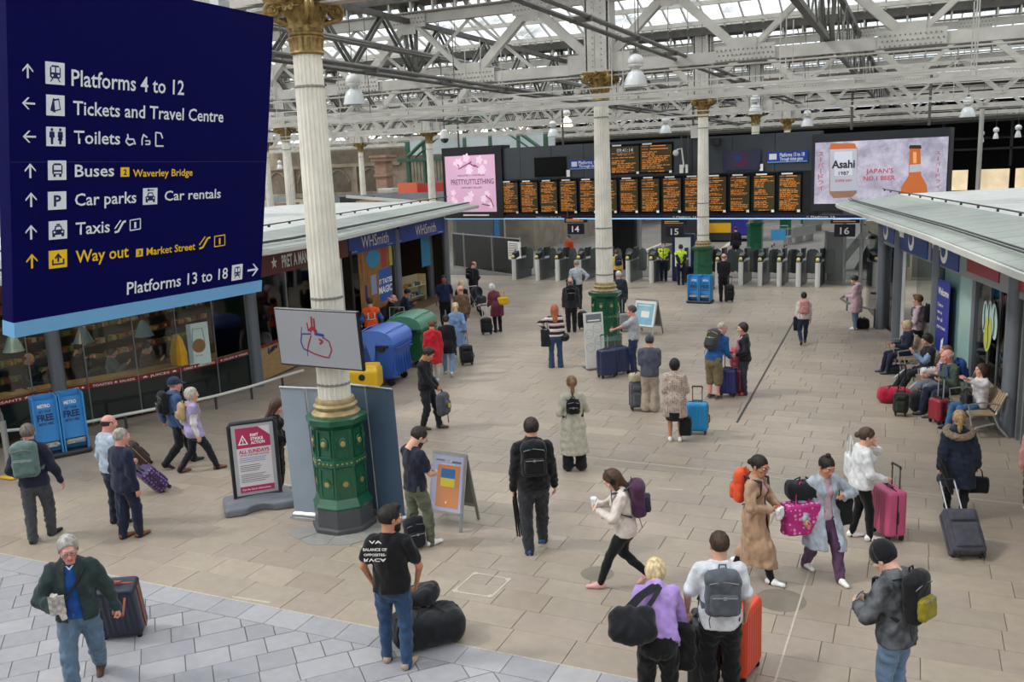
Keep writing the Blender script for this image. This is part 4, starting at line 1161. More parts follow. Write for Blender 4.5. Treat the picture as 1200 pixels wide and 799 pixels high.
b = MB(); b.box(S.o+S.x*W_/2+S.y*1.10-S.z*.0, (W_-.01, .004, .002), Mx); wob(b, 'panel_seam', SND, sg)
def sq(px0, py0, px1, py1, m, nm='pictogram_tile'):   # corners: lower left, upper right
 a, c = S.uv(px0, py0), S.uv(px1, py1); S.rect(a[0], a[1], c[0], c[1], m, nm, .003); return a, c
def stxt(t, x0, y0, x1, y1, cap_px, m, bold=.012):
 a = S.uv(x0, y0); c = S.uv(x1, y1); q = S.uv(x0, y0-cap_px); S.txt(t, a[0], a[1], c[0], q[1]-a[1], m, bold, out=.006)
def arrow(cx, cy, hp, ang, m):
 c = S.uv(cx, cy); a = S.uv(cx, cy-hp/2); h = (a[1]-c[1]); w = h*.26
 pts_stem = [(-w/2*1.0, -h), (w/2*1.0, -h), (w/2, h*.75), (-w/2, h*.75)]
 head = [(-h*.82, h*.12), (-h*.82+.0, h*.12-w*.9), (0, h*.98-w*1.1), (h*.82, h*.12-w*.9), (h*.82, h*.12), (0, h)]
 ca, sa = math.cos(ang), math.sin(ang)
 for i, pl in enumerate((pts_stem, [head[0], head[1], head[2], head[5]], [head[5], head[2], head[3], head[4]])):
  S.poly([(c[0]+x*ca-y*sa, c[1]+x*sa+y*ca) for x, y in pl], m, 'arrow', .003+.0007*i)
for cx, cy, an, m in ((32, 83, 0, SW), (33, 121, math.pi/2, SW), (34, 160, math.pi/2, SW), (35, 200, 0, SW), (36, 234, 0, SW), (36, 272, 0, SW), (37, 306, 0, SY), (296, 316, -math.pi/2, SW)):
 arrow(cx, cy, 17, an, m)
stxt('Platforms 4 to 12', 83, 100, 215, 107, 20, SW); stxt('Tickets and Travel Centre', 85, 134, 261, 141, 17, SW)
stxt('Toilets', 86, 168, 140, 169, 16, SW); stxt('Buses', 87, 207, 133, 206, 15, SW); stxt('Car parks', 87, 241, 159, 236, 15, SW)
stxt('Car rentals', 192, 235, 258, 229, 12, SW); stxt('Taxis', 88, 275, 128, 271, 15, SW); stxt('Way out', 88, 308, 150, 301, 15, SY)
stxt('Waverley Bridge', 155, 207, 225, 205, 9, SY); stxt('Market Street', 171, 299, 228, 292, 9, SY); stxt('Platforms 13 to 18', 148, 345, 266, 329, 15, SW)
tiles_ = {'train': (53, 98, 75, 74), 'ticket': (54, 135, 75, 112), 'people': (54, 171, 76, 149), 'bus': (56, 211, 77, 188), 'P': (56, 246, 77, 224), 'taxi': (57, 281, 78, 258), 'exit': (57, 315, 78, 292), 'train2': (271, 329, 284, 309), 'car': (167, 240, 184, 220), 'n2': (141, 207, 151, 196), 'n3': (159, 301, 167, 291)}
def pic(k, cm=SND):
 x0, y0, x1, y1 = tiles_[k]; a, c = sq(x0, y0, x1, y1, SY if k in ('exit', 'n2', 'n3') else SW)
 w, h = c[0]-a[0], c[1]-a[1]
 def r(u0, v0, u1, v1, m=cm, o=.0055): S.rect(a[0]+w*u0, a[1]+h*v0, a[0]+w*u1, a[1]+h*v1, m, 'pictogram', o, .002)
 def pl(pts, m=cm, o=.0055): S.poly([(a[0]+w*u, a[1]+h*v) for u, v in pts], m, 'pictogram', o, .002)
 def disc(u, v, q, m=cm, o=.0055): pl([(u+q*math.cos(t), v+q*math.sin(t)*w/h) for t in np.linspace(0, 2*math.pi, 12, endpoint=False)], m, o)
 def body(col): pl([(.28, .28), (.72, .28), (.78, .36), (.78, .74), (.66, .86), (.34, .86), (.22, .74), (.22, .36)], col)
 if k in ('train', 'train2'):
  body(cm); r(.29, .54, .46, .78, SW, .0075); r(.54, .54, .71, .78, SW, .0075); disc(.34, .40, .05, SW, .0075); disc(.66, .40, .05, SW, .0075)
  pl([(.22, .12), (.28, .12), (.40, .28), (.34, .28)]); pl([(.78, .12), (.72, .12), (.60, .28), (.66, .28)])
 if k == 'bus': body(cm); r(.30, .52, .70, .76, SW, .0075); r(.30, .34, .70, .42, SW, .0075); r(.28, .16, .40, .28); r(.60, .16, .72, .28)
 if k == 'ticket': pl([(.2, .25), (.46, .15), (.62, .75), (.36, .85)]); pl([(.40, .2), (.78, .3), (.68, .85), (.34, .78)]); pl([(.46, .28), (.70, .34), (.63, .76), (.41, .71)], SW, .0075)
 if k == 'people':
  for u in (.28, .72): disc(u, .86, .07); pl([(u-.12, .76), (u+.12, .76), (u+.14, .45), (u+.07, .45), (u+.05, .1), (u-.05, .1), (u-.07, .45), (u-.14, .45)])
  pl([(.58, .3), (.86, .3), (.76, .6), (.68, .6)])
 if k == 'taxi' or k == 'car':
  pl([(.18, .25), (.82, .25), (.84, .48), (.72, .54), (.66, .74), (.34, .74), (.28, .54), (.16, .48)]); pl([(.35, .54), (.65, .54), (.60, .68), (.40, .68)], SW, .0075)
  r(.18, .14, .32, .26); r(.68, .14, .82, .26); disc(.28, .40, .05, SW, .0075); disc(.72, .40, .05, SW, .0075)
  if k == 'car': disc(.36, .88, .07); r(.38, .85, .74, .91)
  else: r(.40, .76, .60, .84)
 if k == 'exit': pl([(.16, .18), (.84, .18), (.84, .5), (.76, .5), (.76, .27), (.24, .27), (.24, .5), (.16, .5)]); r(.45, .35, .55, .72); pl([(.30, .58), (.36, .52), (.5, .68), (.64, .52), (.70, .58), (.5, .84)])
 if k in ('P', 'n2', 'n3'):
  ch = {'P': 'P', 'n2': '2', 'n3': '3'}[k]; S.txt(ch, a[0]+w*.30, a[1]+h*.2, a[0]+w*.72, h*.62, cm, .03, 'pictogram', .0055)
for k in tiles_: pic(k)
def strokes(pts, m, wd=.012, out=.004):
 b = MB(); P3 = []
 for px, py in pts: u_, v_ = S.uv(px, py); P3.append(S.o+S.x*u_+S.y*v_+S.z*out)
 for p, q in zip(P3[:-1], P3[1:]): b.beam(p, q, wd, .003, S.z)
 wob(b, 'pictogram', m, sg)
for pts in (((149, 157), (150, 163), (156, 163), (158, 169)), ((149, 161), (147, 166), (151, 170), (156, 168)), ((168, 157), (166, 163), (166, 170)), ((168, 158), (172, 161)), ((170, 165), (175, 165), (175, 169), (170, 169)), ((182, 155), (182, 171), (191, 171)), ((182, 155), (188, 156), (190, 162))):
 strokes(pts, SW, .010)
for o, m in (((0, 0), SW), ((99, 19), SY)):
 q = lambda *a: [(x+o[0], y+o[1]) for x, y in a]
 strokes(q((134, 272), (138, 271), (144, 260), (147, 259)), m, .014); strokes(q((134, 268), (141, 258)), m, .007)
 strokes(q((152, 258), (152, 270), (164, 268), (164, 256), (152, 258)), m, .007); strokes(q((158, 260), (158, 267)), m, .016)
tv = thing('television', 'grey television screen showing a red and blue heart on the nearest column', 'screen', (-7.72, 10.42, 2.6), 0)
c0 = Vector((-7.70, 10.38, 3.03)); az = R(-4); xd = Vector((math.cos(az), math.sin(az), 0)); yd = Vector((math.sin(az)*.0, -.06, 1)).normalized()
T = Surf(tv, c0-xd*.76-Vector((0, 0, .43)), xd, yd); Mx = Matrix((T.x, T.y, T.z)).transposed()
b = MB(); b.bbox(T.o+T.x*.76+T.y*.43-T.z*.03, (1.52, .86, .06), .01, Mx); wob(b, 'bezel', plastic('#15161a', .3), tv)
T.rect(.025, .025, 1.495, .835, mat('tv_picture', '#8a8d93', .35, emit=.10, var=.05, vscale=.8), 'display', .004)
b = MB(); b.box(c0+Vector((0, .2, 0)), (.3, .3, .4)); wob(b, 'bracket', plastic('#15161a', .3), tv)
RED = mat('heart_red', '#8e2230', .5); BLU = mat('heart_blue', '#23307e', .5)
def tstroke(pts, m, wd):
 b = MB(); P3 = []
 for px, py in pts: u_, v_ = T.uv(px, py); P3.append(T.o+T.x*u_+T.y*v_+T.z*.009)
 for p, q in zip(P3[:-1], P3[1:]): b.beam(p, q, wd, .003, T.z)
 wob(b, 'picture_detail', m, tv)
tstroke([(365, 393), (362, 403), (361, 410), (368, 414), (380, 418), (386, 419), (389, 410), (386, 400), (378, 395)], RED, .02)
tstroke([(365, 391), (354, 391), (353, 400), (356, 408), (361, 411)], BLU, .018); tstroke([(369, 391), (375, 392), (380, 393)], BLU, .04)
tstroke([(363, 388), (366, 384), (369, 386), (371, 390)], RED, .055); tstroke([(366, 385), (365, 371)], RED, .03); tstroke([(369, 385), (368, 373)], RED, .025)
tstroke([(362, 388), (360, 378)], RED, .02); tstroke([(374, 397), (379, 400), (375, 403)], RED, .03); tstroke([(353, 391), (354, 383)], BLU, .008); tstroke([(361, 410), (361, 417)], BLU, .008)
# shops on the left: cafe with curved glass, then the newsagent
POSTM = mat('post_grey', '#747b84', .35, metal=.3, var=.05, vscale=2)
SHOPG = glass_mat('shop_glass', (.86, .90, .89), .02, .03); DARKG = mat('dark_green_glass', '#15211f', .12, coat=.4)
FRAME = mat('aluminium', '#9a9ea2', .35, metal=.6, var=.04, vscale=3); ROOFP = mat('roof_sheet', '#989f98', .6, var=.06, vscale=1.2)
ROOFW = mat('roof_white', '#c3c4bf', .6, var=.05, vscale=1.5); SOFF = mat('soffit', '#8d9294', .5, var=.05, vscale=2)
MAROON = mat('fascia_maroon', '#6d2222', .35, coat=.2); WBLUE = mat('fascia_blue', '#2347a0', .35, coat=.2); WHT = mat('lettering_white', '#fbf9f4', .5)
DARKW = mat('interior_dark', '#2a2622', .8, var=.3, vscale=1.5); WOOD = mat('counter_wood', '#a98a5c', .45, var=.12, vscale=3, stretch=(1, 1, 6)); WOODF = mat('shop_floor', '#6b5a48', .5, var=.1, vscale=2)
G_ = [(-17.75, 10.6), (-17.45, 11.8), (-17.15, 12.9), (-16.65, 13.9), (-16.15, 14.85), (-15.8, 15.8), (-15.58, 16.8), (-15.5, 17.9)]
LA, LB = Vector((-15.5, 18.0, 0)), Vector((-17.8, 33.0, 0)); LD = (LB-LA).normalized(); LN = Vector((LD.y, -LD.x, 0))
def LP(t, z=0, out=0.0): p = LA+LD*t+LN*out; return Vector((p.x, p.y, z))   # t metres along, out toward the hall
def wallseg(b, p, q, z0, z1, th=.05, mi=None):
 p = Vector((p[0], p[1], 0)); q = Vector((q[0], q[1], 0)); b.beam((p.x, p.y, (z0+z1)/2), (q.x, q.y, (z0+z1)/2), th, z1-z0, mi=mi)
cafe = thing('cafe_unit', 'cafe with curved dark glass front, maroon fascia and wooden window counter', 'shop', (-17, 14, 0))
glz = 0
for i, (p, q) in enumerate(zip(G_[:-1], G_[1:])):
 p_, q_ = Vector((*p, 0)), Vector((*q, 0)); n_ = (q_-p_).normalized(); n_ = Vector((n_.y, -n_.x, 0))
 b = MB(); wallseg(b, p, q, .08, .86, .03); wob(b, 'base_panel', DARKG, cafe)
 b = MB(); wallseg(b, p_+n_*.012*0, q_, 1.0, 2.75, .02); wob(b, 'window_pane', SHOPG, cafe)
 b = MB(); b.box((q[0]+n_.x*.02, q[1]+n_.y*.02, 1.4), (.02, .02, 2.7)); wob(b, 'glass_joint', FRAME, cafe)
 b = MB(); wallseg(b, p_-n_*.28, q_-n_*.28, .97, 1.01, .52); wob(b, 'counter', WOOD, cafe)
 b = MB(); wallseg(b, p_+n_*.012, q_+n_*.012, .86, .965, .03); wob(b, 'red_strip', mat('strip_red', '#7c1a22', .4), cafe)
words = ['CROISSANTS', '* TOAST', '* FLAT WHITE', '* TOASTIES *', '* SALADS *', 'JUICES *', 'CAKES * AMERICANO', '* WRAPS']
words = ['TEA *', 'CROISSANTS *', 'TEA * FLAT WHITE *', 'TOASTIES * SALADS', '* JUICES *', 'CAKES * AMERICANO', '* SALADS * WRAPS']
for (p, q), w in zip(zip(G_[:-1], G_[1:]), words):
 p_, q_ = Vector((*p, 0)), Vector((*q, 0)); d_ = (q_-p_).normalized(); n_ = Vector((d_.y, -d_.x, 0)); L = (q_-p_).length
 Sx = Surf(cafe, p_+n_*.03+Vector((0, 0, .86)), d_); Sx.txt(w.replace('*', '\u2605'), .08, .03, L-.08, .05, WHT, .01)
b = MB(); b.tube([(-18.2, 11.6, .32)]+[(x+.95, y+.05, .32) for x, y in G_[2:]]+[(-14.45, 18.7, .32)], .035, 8)
wob(b, 'bumper_rail', mat('rail_white', '#d8d8d4', .3), cafe, 40)
b = MB()
for x, y in G_[2:]: b.cyl((x+.95, y+.05, 0), (x+.95, y+.05, .31), .03, n=8)
wob(b, 'rail_foot', plastic('#3c3f42', .5), cafe)
for x, y in ((-16.88, 13.35), (-15.42, 18.05), (-17.7, 9.9)):
 b = MB(); b.cyl((x, y, 0), (x, y, 3.0), .155, n=16); wob(b, 'post', POSTM, cafe, 40)
def bay(parent, t0, t1, mullions, base=WOOD, zb=.95):
 b = MB(); wallseg(b, LP(t0), LP(t1), 0.05, zb, .06); wob(b, 'base_panel', base, parent)
 for a, c in zip(mullions[:-1], mullions[1:]):
  b = MB(); wallseg(b, LP(a+.02), LP(c-.02), zb, 2.75, .02); wob(b, 'window_pane', SHOPG, parent)
  b = MB(); wallseg(b, LP(c-.025, 0), LP(c+.025, 0), .0, 2.75, .06); wob(b, 'mullion', FRAME, parent)
bay(cafe, .3, 5.2, [.3, 2.0, 3.6, 5.2])
b = MB(); wallseg(b, LP(.3, 0, .04), LP(5.2, 0, .04), .90, .99, .02); wob(b, 'red_strip', mat('strip_red', '#7c1a22', .4), cafe)
b = MB(); wallseg(b, LP(-1.4, 0, .06), LP(5.9, 0, .06), 2.75, 3.42, .10); wob(b, 'fascia', MAROON, cafe)
b = MB()
for p, q in zip(G_[:-1], G_[1:]): wallseg(b, Vector((*p, 0))+Vector((.05, 0, 0)), Vector((*q, 0))+Vector((.05, 0, 0)), 2.75, 3.42, .10)
wob(b, 'fascia', MAROON, cafe)
SF = Surf(cafe, LP(0, 2.75, .115), LD)
u0, u1 = SF.uv(343, 310)[0], SF.uv(377, 300)[0]
a0 = SF.uv(330.5, 320)[0]; a1 = SF.uv(366, 300)[0]
SF.txt('PRET A MANGER', SF.uv(331, 318)[0], .14, SF.uv(371, 306)[0], .34, WHT, .03)
def star(S_, u, v, r, m, out=.006):
 S_.poly([(u+(r if i % 2 == 0 else r*.42)*math.sin(i*math.pi/5), v+(r if i % 2 == 0 else r*.42)*math.cos(i*math.pi/5)) for i in range(10)], m, 'star', out)
star(SF, SF.uv(321, 309)[0], .31, .17, WHT)
news = thing('newsagent_unit', 'newsagent shop with blue fascia, poster window and open doorway', 'shop', LP(9))
b = MB(); wallseg(b, LP(6.0, 0, .05), LP(10.0, 0, .05), 2.78, 3.42, .10); wob(b, 'fascia', WBLUE, news)
b = MB(); wallseg(b, LP(10.25, 0, .05), LP(15.15, 0, .05), 2.78, 3.42, .10); wob(b, 'fascia', WBLUE, news)
SN = Surf(news, LP(0, 2.78, .105), LD)
for x0, y0, x1 in ((424, 292, 456), (487, 275, 511)):
 SN.txt('WHSmith', SN.uv(x0, y0)[0], .13, SN.uv(x1, y0)[0], .40, WHT, .0)
for x0, x1 in ((411, 418), (454, 460), (466, 471), (514, 519)): SN.txt('whsmith', SN.uv(x0, 290)[0], .05, SN.uv(x1, 290)[0], .05, WHT, .0)
for t in (9.98, 15.3):
 b = MB(); p = LP(t, 0, .05); b.cyl(p, p+Vector((0, 0, 3.3)), .14, n=16); wob(b, 'post', POSTM, news, 40)
p = LP(15.9, 0, -.9); b = MB(); b.cyl(p, p+Vector((0, 0, 3.4)), .16, n=16); wob(b, 'post', POSTM, news, 40)
bay(news, 6.0, 9.85, [6.0, 7.1, 9.85], DARKG, .25)
b = MB(); wallseg(b, LP(5.25, 0, .03), LP(5.5, 0, .03), 0, 2.75, .06); wob(b, 'door_frame', mat('frame_white', '#d5d8d6', .4), news)
PB = mat('poster_brown', '#9b6a33', .6, var=.2, vscale=4);
SP_ = Surf(news, LP(0, 0, .015), LD)
def prect(S_, x0, y0, x1, y1, m, nm='poster', out=.004):    # from picture corners on surface
 a, c = S_.uv(x0, y0), S_.uv(x1, y1); ym = (y0+y1)/2
 v0 = S_.uv((x0+x1)/2, y1)[1]; v1 = S_.uv((x0+x1)/2, y0)[1]; S_.rect(min(a[0], c[0]), v0, max(a[0], c[0]), v1, m, nm, out); return min(a[0], c[0]), v0, max(a[0], c[0]), v1
prect(SP_, 418, 285, 461, 372, PB, 'window_poster', .002); prect(SP_, 409, 296, 417, 368, mat('poster_teal', '#6f9a94', .5), 'window_poster')
u, v = SP_.uv(437, 303); SP_.poly([(u+.55*math.cos(t), v+.30*math.sin(t)) for t in np.linspace(0, 2*math.pi, 20, endpoint=False)], mat('poster_cyan', '#2a93c4', .5), 'round_poster', .006)
for a, c in (((446, 289, 453, 313), '#a63a42'), ((455, 287, 460, 311), '#b4b146'), ((443, 314, 460, 352), '#2c5fae'), ((434, 322, 442, 345), '#8ba0c8'), ((427, 334, 431, 352), '#1e2f78'), ((422, 304, 426, 320), '#a0402f')):
 prect(SP_, *a, mat('poster_'+c[1:], c, .5), 'poster', .007)
SP_.txt('IT TASTES', SP_.uv(444, 330)[0], SP_.uv(452, 331)[1], SP_.uv(459.5, 330)[0], .17, WHT, .03, out=.012); SP_.txt('MAGIC', SP_.uv(444, 343)[0], SP_.uv(452, 342)[1], SP_.uv(459.5, 340)[0], .24, WHT, .03, out=.012)
prect(SP_, 500, 262, 513, 312, mat('poster_sea', '#2f7fa8', .5), 'blue_panel', -.3)
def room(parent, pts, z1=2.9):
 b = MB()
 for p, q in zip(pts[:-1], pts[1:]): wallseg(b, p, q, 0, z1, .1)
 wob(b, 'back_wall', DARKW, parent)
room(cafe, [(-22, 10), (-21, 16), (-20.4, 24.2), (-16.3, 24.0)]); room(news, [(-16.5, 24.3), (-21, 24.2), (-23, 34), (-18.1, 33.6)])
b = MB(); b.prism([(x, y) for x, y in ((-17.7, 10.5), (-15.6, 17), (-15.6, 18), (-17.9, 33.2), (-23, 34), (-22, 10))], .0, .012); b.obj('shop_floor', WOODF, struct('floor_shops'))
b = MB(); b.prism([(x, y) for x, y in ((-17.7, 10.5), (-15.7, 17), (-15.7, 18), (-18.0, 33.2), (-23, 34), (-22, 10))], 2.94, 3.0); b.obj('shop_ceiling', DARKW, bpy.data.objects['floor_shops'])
CL = screen_mat('added_fill_panel', '#ffdfb0', 5.0)  # unseen glowing ceiling panels, added to brighten the shaded shop interiors
for x, y in ((-17.6, 13), (-18.3, 16), (-17.8, 19.5), (-18.6, 22.5), (-19, 26.5), (-19.4, 30.5)): b = MB(); b.box((x, y, 2.92), (.5, 1.6, .04)); b.obj('added_fill_panel', CL, bpy.data.objects['floor_shops'])
WARM = screen_mat('shelf_light', '#ffcf8e', 2.2)
FOOD = [mat('food_a', '#c89858', .6, var=.3, vscale=12), mat('food_b', '#8a4a34', .6, var=.3, vscale=12), mat('food_c', '#d8c8a8', .6, var=.3, vscale=12), mat('food_d', '#7c8c4c', .6, var=.3, vscale=12)]
def shelf_unit(label, p, q, z0, n, dz, col, depth=.4, light=True, fill=FOOD, cat='shelf', grp=None):
 p, q = Vector((p[0], p[1], 0)), Vector((q[0], q[1], 0)); t = thing('display_shelf', label, cat, (p.x, p.y, 0), 0, grp); d = (q-p).normalized(); nn = Vector((d.y, -d.x, 0))
 if nn.x < 0: nn = -nn
 b = MB(); wallseg(b, p-nn*depth/2, q-nn*depth/2, 0, z0+n*dz, .04); wallseg(b, p-nn*depth/2, p+nn*depth/2, 0, z0+n*dz, .03); wallseg(b, q-nn*depth/2, q+nn*depth/2, 0, z0+n*dz, .03); wob(b, 'cabinet', col, t)
 for i in range(n):
  b = MB(); wallseg(b, p, q, z0+i*dz-.03, z0+i*dz, depth); wob(b, 'shelf_board', col, t)
  if light: b = MB(); wallseg(b, p+nn*depth*.45, q+nn*depth*.45, z0+i*dz-.025, z0+i*dz-.005, .02); wob(b, 'strip_light', WARM, t)
  b = MB(); L = (q-p).length; s_ = .1
  while s_ < L-.15:
   w = random.uniform(.08, .2); c = p+d*s_+nn*random.uniform(-.05, .1); b.box((c.x, c.y, z0+i*dz+.06), (w*.8, .2, random.uniform(.06, .16)), rz(math.atan2(d.y, d.x)), mi=random.randrange(len(fill))); s_ += w+.03
  o = wob(b, 'goods', fill, t, kind='stuff')
 return t
shelf_unit('lit chilled food cabinet behind the cafe window beside the nearest column', (-17.2, 18.6), (-17.6, 23.2), .5, 5, .42, mat('cabinet_dark', '#4a3b2f', .5))
shelf_unit('tall lit sandwich shelves deep inside the cafe', (-20.3, 12.5), (-20.6, 22.5), .6, 5, .42, mat('cabinet_dark', '#4a3b2f', .5))
MAG = [mat('mag_'+c, '#'+c, .6) for c in ('a04038', '3d5f8a', 'c9bfa0', '54704a', 'b58a3c')]
shelf_unit('magazine shelves inside the newsagent doorway', (-21.0, 28.0), (-22.0, 33.2), .4, 5, .38, mat('cabinet_brown', '#5a3f2c', .6), fill=MAG, light=False)
shelf_unit('pale book stand at the newsagent doorway', tuple(LP(13.2, 0, -1.3)), tuple(LP(15.0, 0, -1.0)), .25, 2, .42, mat('stand_cream', '#c9bd98', .6), fill=MAG, light=False)
SHADE = mat('enamel_shade', '#7fa3b5', .3, coat=.3)
for px, py, D_, nm_ in ((15, 402, 22.6, 'first'), (97, 392, 23, 'second'), (168, 385, 23, 'third'), (262, 371, 24, 'fourth')):
 P = atD(px, py, D_); t = thing('cafe_lampshade', nm_+' pale blue bell lampshade from the left inside the cafe window', 'lamp', P, 0, 'blue lampshades inside the cafe')
 b = MB(); b.lathe([(.23, -.18), (.215, -.16), (.15, .0), (.08, .16), (.04, .2)], 18); b.obj('shade', SHADE, t, 50)
 b = MB(); b.cyl((0, 0, .18), (0, 0, max(.3, 2.92-P.z)), .008, n=5); b.obj('cord', PIPE, t)
i5 = 4
p_, q_ = Vector((*G_[4], 0)), Vector((*G_[5], 0)); d_ = (q_-p_).normalized()
po = Surf(cafe, p_-Vector((d_.y, -d_.x, 0))*.03, d_)
tp = thing('window_poster', 'pale poster with a green salad bowl hung inside the cafe window', 'poster', tuple(p_))
po = Surf(tp, p_-Vector((d_.y, -d_.x, 0))*.05, d_); a = prect(po, 217, 378, 248, 427, mat('poster_pale', '#c3d8d4', .5), 'sheet')
u, v = (a[0]+a[2])/2, a[1]+(a[3]-a[1])*.45; po.poly([(u+.17*math.cos(t), v+.17*math.sin(t)) for t in np.linspace(0, 2*math.pi, 20, endpoint=False)], mat('bowl_green', '#5c7a3a', .5, col2='#a55a3a', vscale=14), 'salad_picture', .008)
b = MB(); c_ = po.o+po.x*u+po.y*v+po.z*.01; b.tube([c_+po.x*(-.16)+po.y*.08, c_+po.x*(-.12)+po.y*.42, c_+po.x*.12+po.y*.42, c_+po.x*.16+po.y*.08], .008, 5); wob(b, 'drawn_handle', mat('grey_line', '#7d8f8b', .6), tp)
po.txt('Fresh today', a[0]+.16, a[1]+.2, a[2]-.2, .05, mat('grey_line', '#7d8f8b', .6), .01)
b = MB(); c = gnd(211, 431, 1.02)*1.018; c.z = 1.01
yb = thing('paper_bag', 'tall yellow bag standing on the cafe window counter', 'bag', c); b.loft([[(x*k, y*k, z) for x, y in ((-.16, -.1), (.16, -.1), (.16, .1), (-.16, .1))] for k, z in ((1, .01), (1.05, .3), (.7, .6), (.35, .75))]); b.obj('bag_body', mat('bag_yellow', '#d6a11c', .5, var=.1), yb, 50)
def stool(px, py, D_, nm_):
 P = atD(px, py, D_); t = thing('bar_stool', nm_+' dark bar stool inside the cafe window', 'stool', (P.x, P.y, .012), 0, 'bar stools in the cafe')
 b = MB(); b.cyl((0, 0, .72), (0, 0, .76), .17, n=14); b.obj('seat', plastic('#2b2723'), t)
 for a in range(4):
  b = MB(); q = a*math.pi/2+.4; b.cyl((.09*math.cos(q), .09*math.sin(q), .72), (.2*math.cos(q), .2*math.sin(q), 0), .014, n=6); b.obj('leg', plastic('#2b2723'), t)
for q in ((188, 418, 22.9, 'left'), (262, 405, 23.9, 'middle'), (280, 400, 24.5, 'right')): stool(*q)
def shop_roof(label_n, edge, inward, z=3.70, steps=((0, 0), (1.6, .18), (1.75, .22), (7.5, .30), (10, .25)), side=1):
 """edge: polyline of the eaves; inward: unit vector pointing over the shop"""
 r = struct('roof_%d' % label_n)
 mats = [ROOFP, ROOFP, ROOFW, ROOFW]
 for k, ((d0, h0), (d1, h1)) in enumerate(zip(steps[:-1], steps[1:])):
  b = MB()
  for p, q in zip(edge[:-1], edge[1:]):
   p, q = Vector((*p, z)), Vector((*q, z)); L = (q-p).length; n = max(1, int(L/.9)) if k in (0, 2) else 1
   for i in range(n):
    a = p.lerp(q, i/n); c = p.lerp(q, (i+1)/n)
    gap = (c-a).normalized()*.012
    A, B = a+gap+inward*d0+Vector((0, 0, h0)), c-gap+inward*d0+Vector((0, 0, h0)); C_, D_ = c-gap+inward*d1+Vector((0, 0, h1)), a+gap+inward*d1+Vector((0, 0, h1))
    dn = Vector((0, 0, -.05)); b.add([A, B, C_, D_, A+dn, B+dn, C_+dn, D_+dn], [(0, 1, 2, 3), (7, 6, 5, 4), (0, 4, 5, 1), (1, 5, 6, 2), (2, 6, 7, 3), (3, 7, 4, 0)])
    if k == 0 and n > 1:
     m_ = MB(); m_.v = b.v; m_.f = b.f; m_.m = b.m; o = m_.obj('roof_panel', mats[k], r); b = MB()
  if b.v: b.obj('roof_sheeting', mats[k], r)
 b = MB()
 for p, q in zip(edge[:-1], edge[1:]):
  p, q = Vector((*p, z-.07)), Vector((*q, z-.07)); b.beam(p-inward*.03, q-inward*.03, .07, .10); b.beam(p+inward*.16-Vector((0, 0, .05)), q+inward*.16-Vector((0, 0, .05)), .25, .05)
  b.obj('gutter', ROOFW, r); b = MB()
 for p, q in zip(edge[:-1], edge[1:]): p, q = Vector((*p, z-.06)), Vector((*q, z-.06)); b.beam(p+inward*.75, q+inward*.75, 1.1, .03)
 b.obj('soffit', SOFF, r)
 b = MB()
 for p, q in zip(edge[:-1], edge[1:]):
  p, q = Vector((*p, z)), Vector((*q, z))
  for off, hh_ in ((.35, .11), (.42, .13), (1.42, .42)): b.cyl(p+inward*off+Vector((0, 0, hh_)), q+inward*off+Vector((0, 0, hh_)), .018, n=5)
  L = (q-p).length
  for i in range(int(L/1.2)): c = p.lerp(q, (i+.5)/max(1, int(L/1.2)))+inward*1.42+Vector((0, 0, .38)); b.box(c, (.05, .05, .05))
 b.obj('cable_run', plastic('#3a3c3b', .6), r, kind=None)
 return r
LE = [(-16.4, 9.0), (-15.0, 11.8), (-14.0, 14.2), (-13.5, 16.6), (-13.6, 18.3), (-18.0, 36.8)]
r1 = shop_roof(1, LE, Vector((-.99, -.14, 0)).normalized())
b = MB(); b.beam((-18.0, 36.8, 3.62), (-26, 38.3, 4.2), .1, .14); b.obj('gable_gutter', ROOFW, r1)
for px, py, w in ((455, 226, .9), (372, 250, .5)):
 c = gnd(px, py, 4.25); b = MB(); b.bbox((0, 0, .12), (w, w*.7, .24), .03); o = b.obj('roof_hatch', ROOFW, r1, loc=c)
b = MB(); c = gnd(362, 262, 4.0); b.cyl(c, c+Vector((0, 0, .45)), .05, n=8); b.obj('vent_pipe', plastic('#4a4c4c', .5), r1)
# shops on the right
RA, RB = Vector((1.95, 18.2, 0)), Vector((-.72, 29.3, 0)); RD = (RA-RB).normalized(); RN = Vector((RD.y, -RD.x, 0))   # reading direction comes towards the camera; RN points to the hall
if RN.x > 0: RN = -RN
def RP(t, z=0, out=0.0): p = RB+RD*t+RN*out; return Vector((p.x, p.y, z))
rs = thing('glazed_kiosk_row', 'row of glazed shops on the right with blue and red fascia panels', 'shop', RP(5))
def rt(px, py=400): return (onp(px, py, tuple(RB)[:2], tuple(RA)[:2])-RB).dot(RD)
ts = [rt(1034, 385), rt(1053, 395), rt(1098, 425), rt(1186, 505)]
for i, t in enumerate(ts):
 p = RP(t, 0, .06); b = MB(); b.cyl(p, p+Vector((0, 0, 3.1)), .15 if i < 3 else .17, n=16); wob(b, 'post', POSTM, rs, 40)
p = RP(11.6, 0, .06)
b = MB(); wallseg(b, RP(ts[3]+.9, 0), RP(ts[3]+4, 0), 0, 2.7, .05); wob(b, 'window_pane', SHOPG, rs)
b = MB();
for t in (ts[3]+.25, ts[3]+.5, ts[3]+.9, ts[3]+2.2): wallseg(b, RP(t), RP(t+.07), 0, 2.7, .08)
wob(b, 'door_frame', FRAME, rs)
SR = Surf(rs, RP(0, 0, .10), RD)   # reading left (far) to right (near)
LBL = mat('fascia_royal', '#21418c', .35, coat=.2); FRED = mat('fascia_red', '#a01c2c', .3, coat=.3)
b = MB(); wallseg(b, RP(-.5, 0, .03), RP(15, 0, .03), 2.62, 3.36, .12); wob(b, 'fascia_frame', mat('fascia_grey', '#8b9092', .4, var=.05), rs)
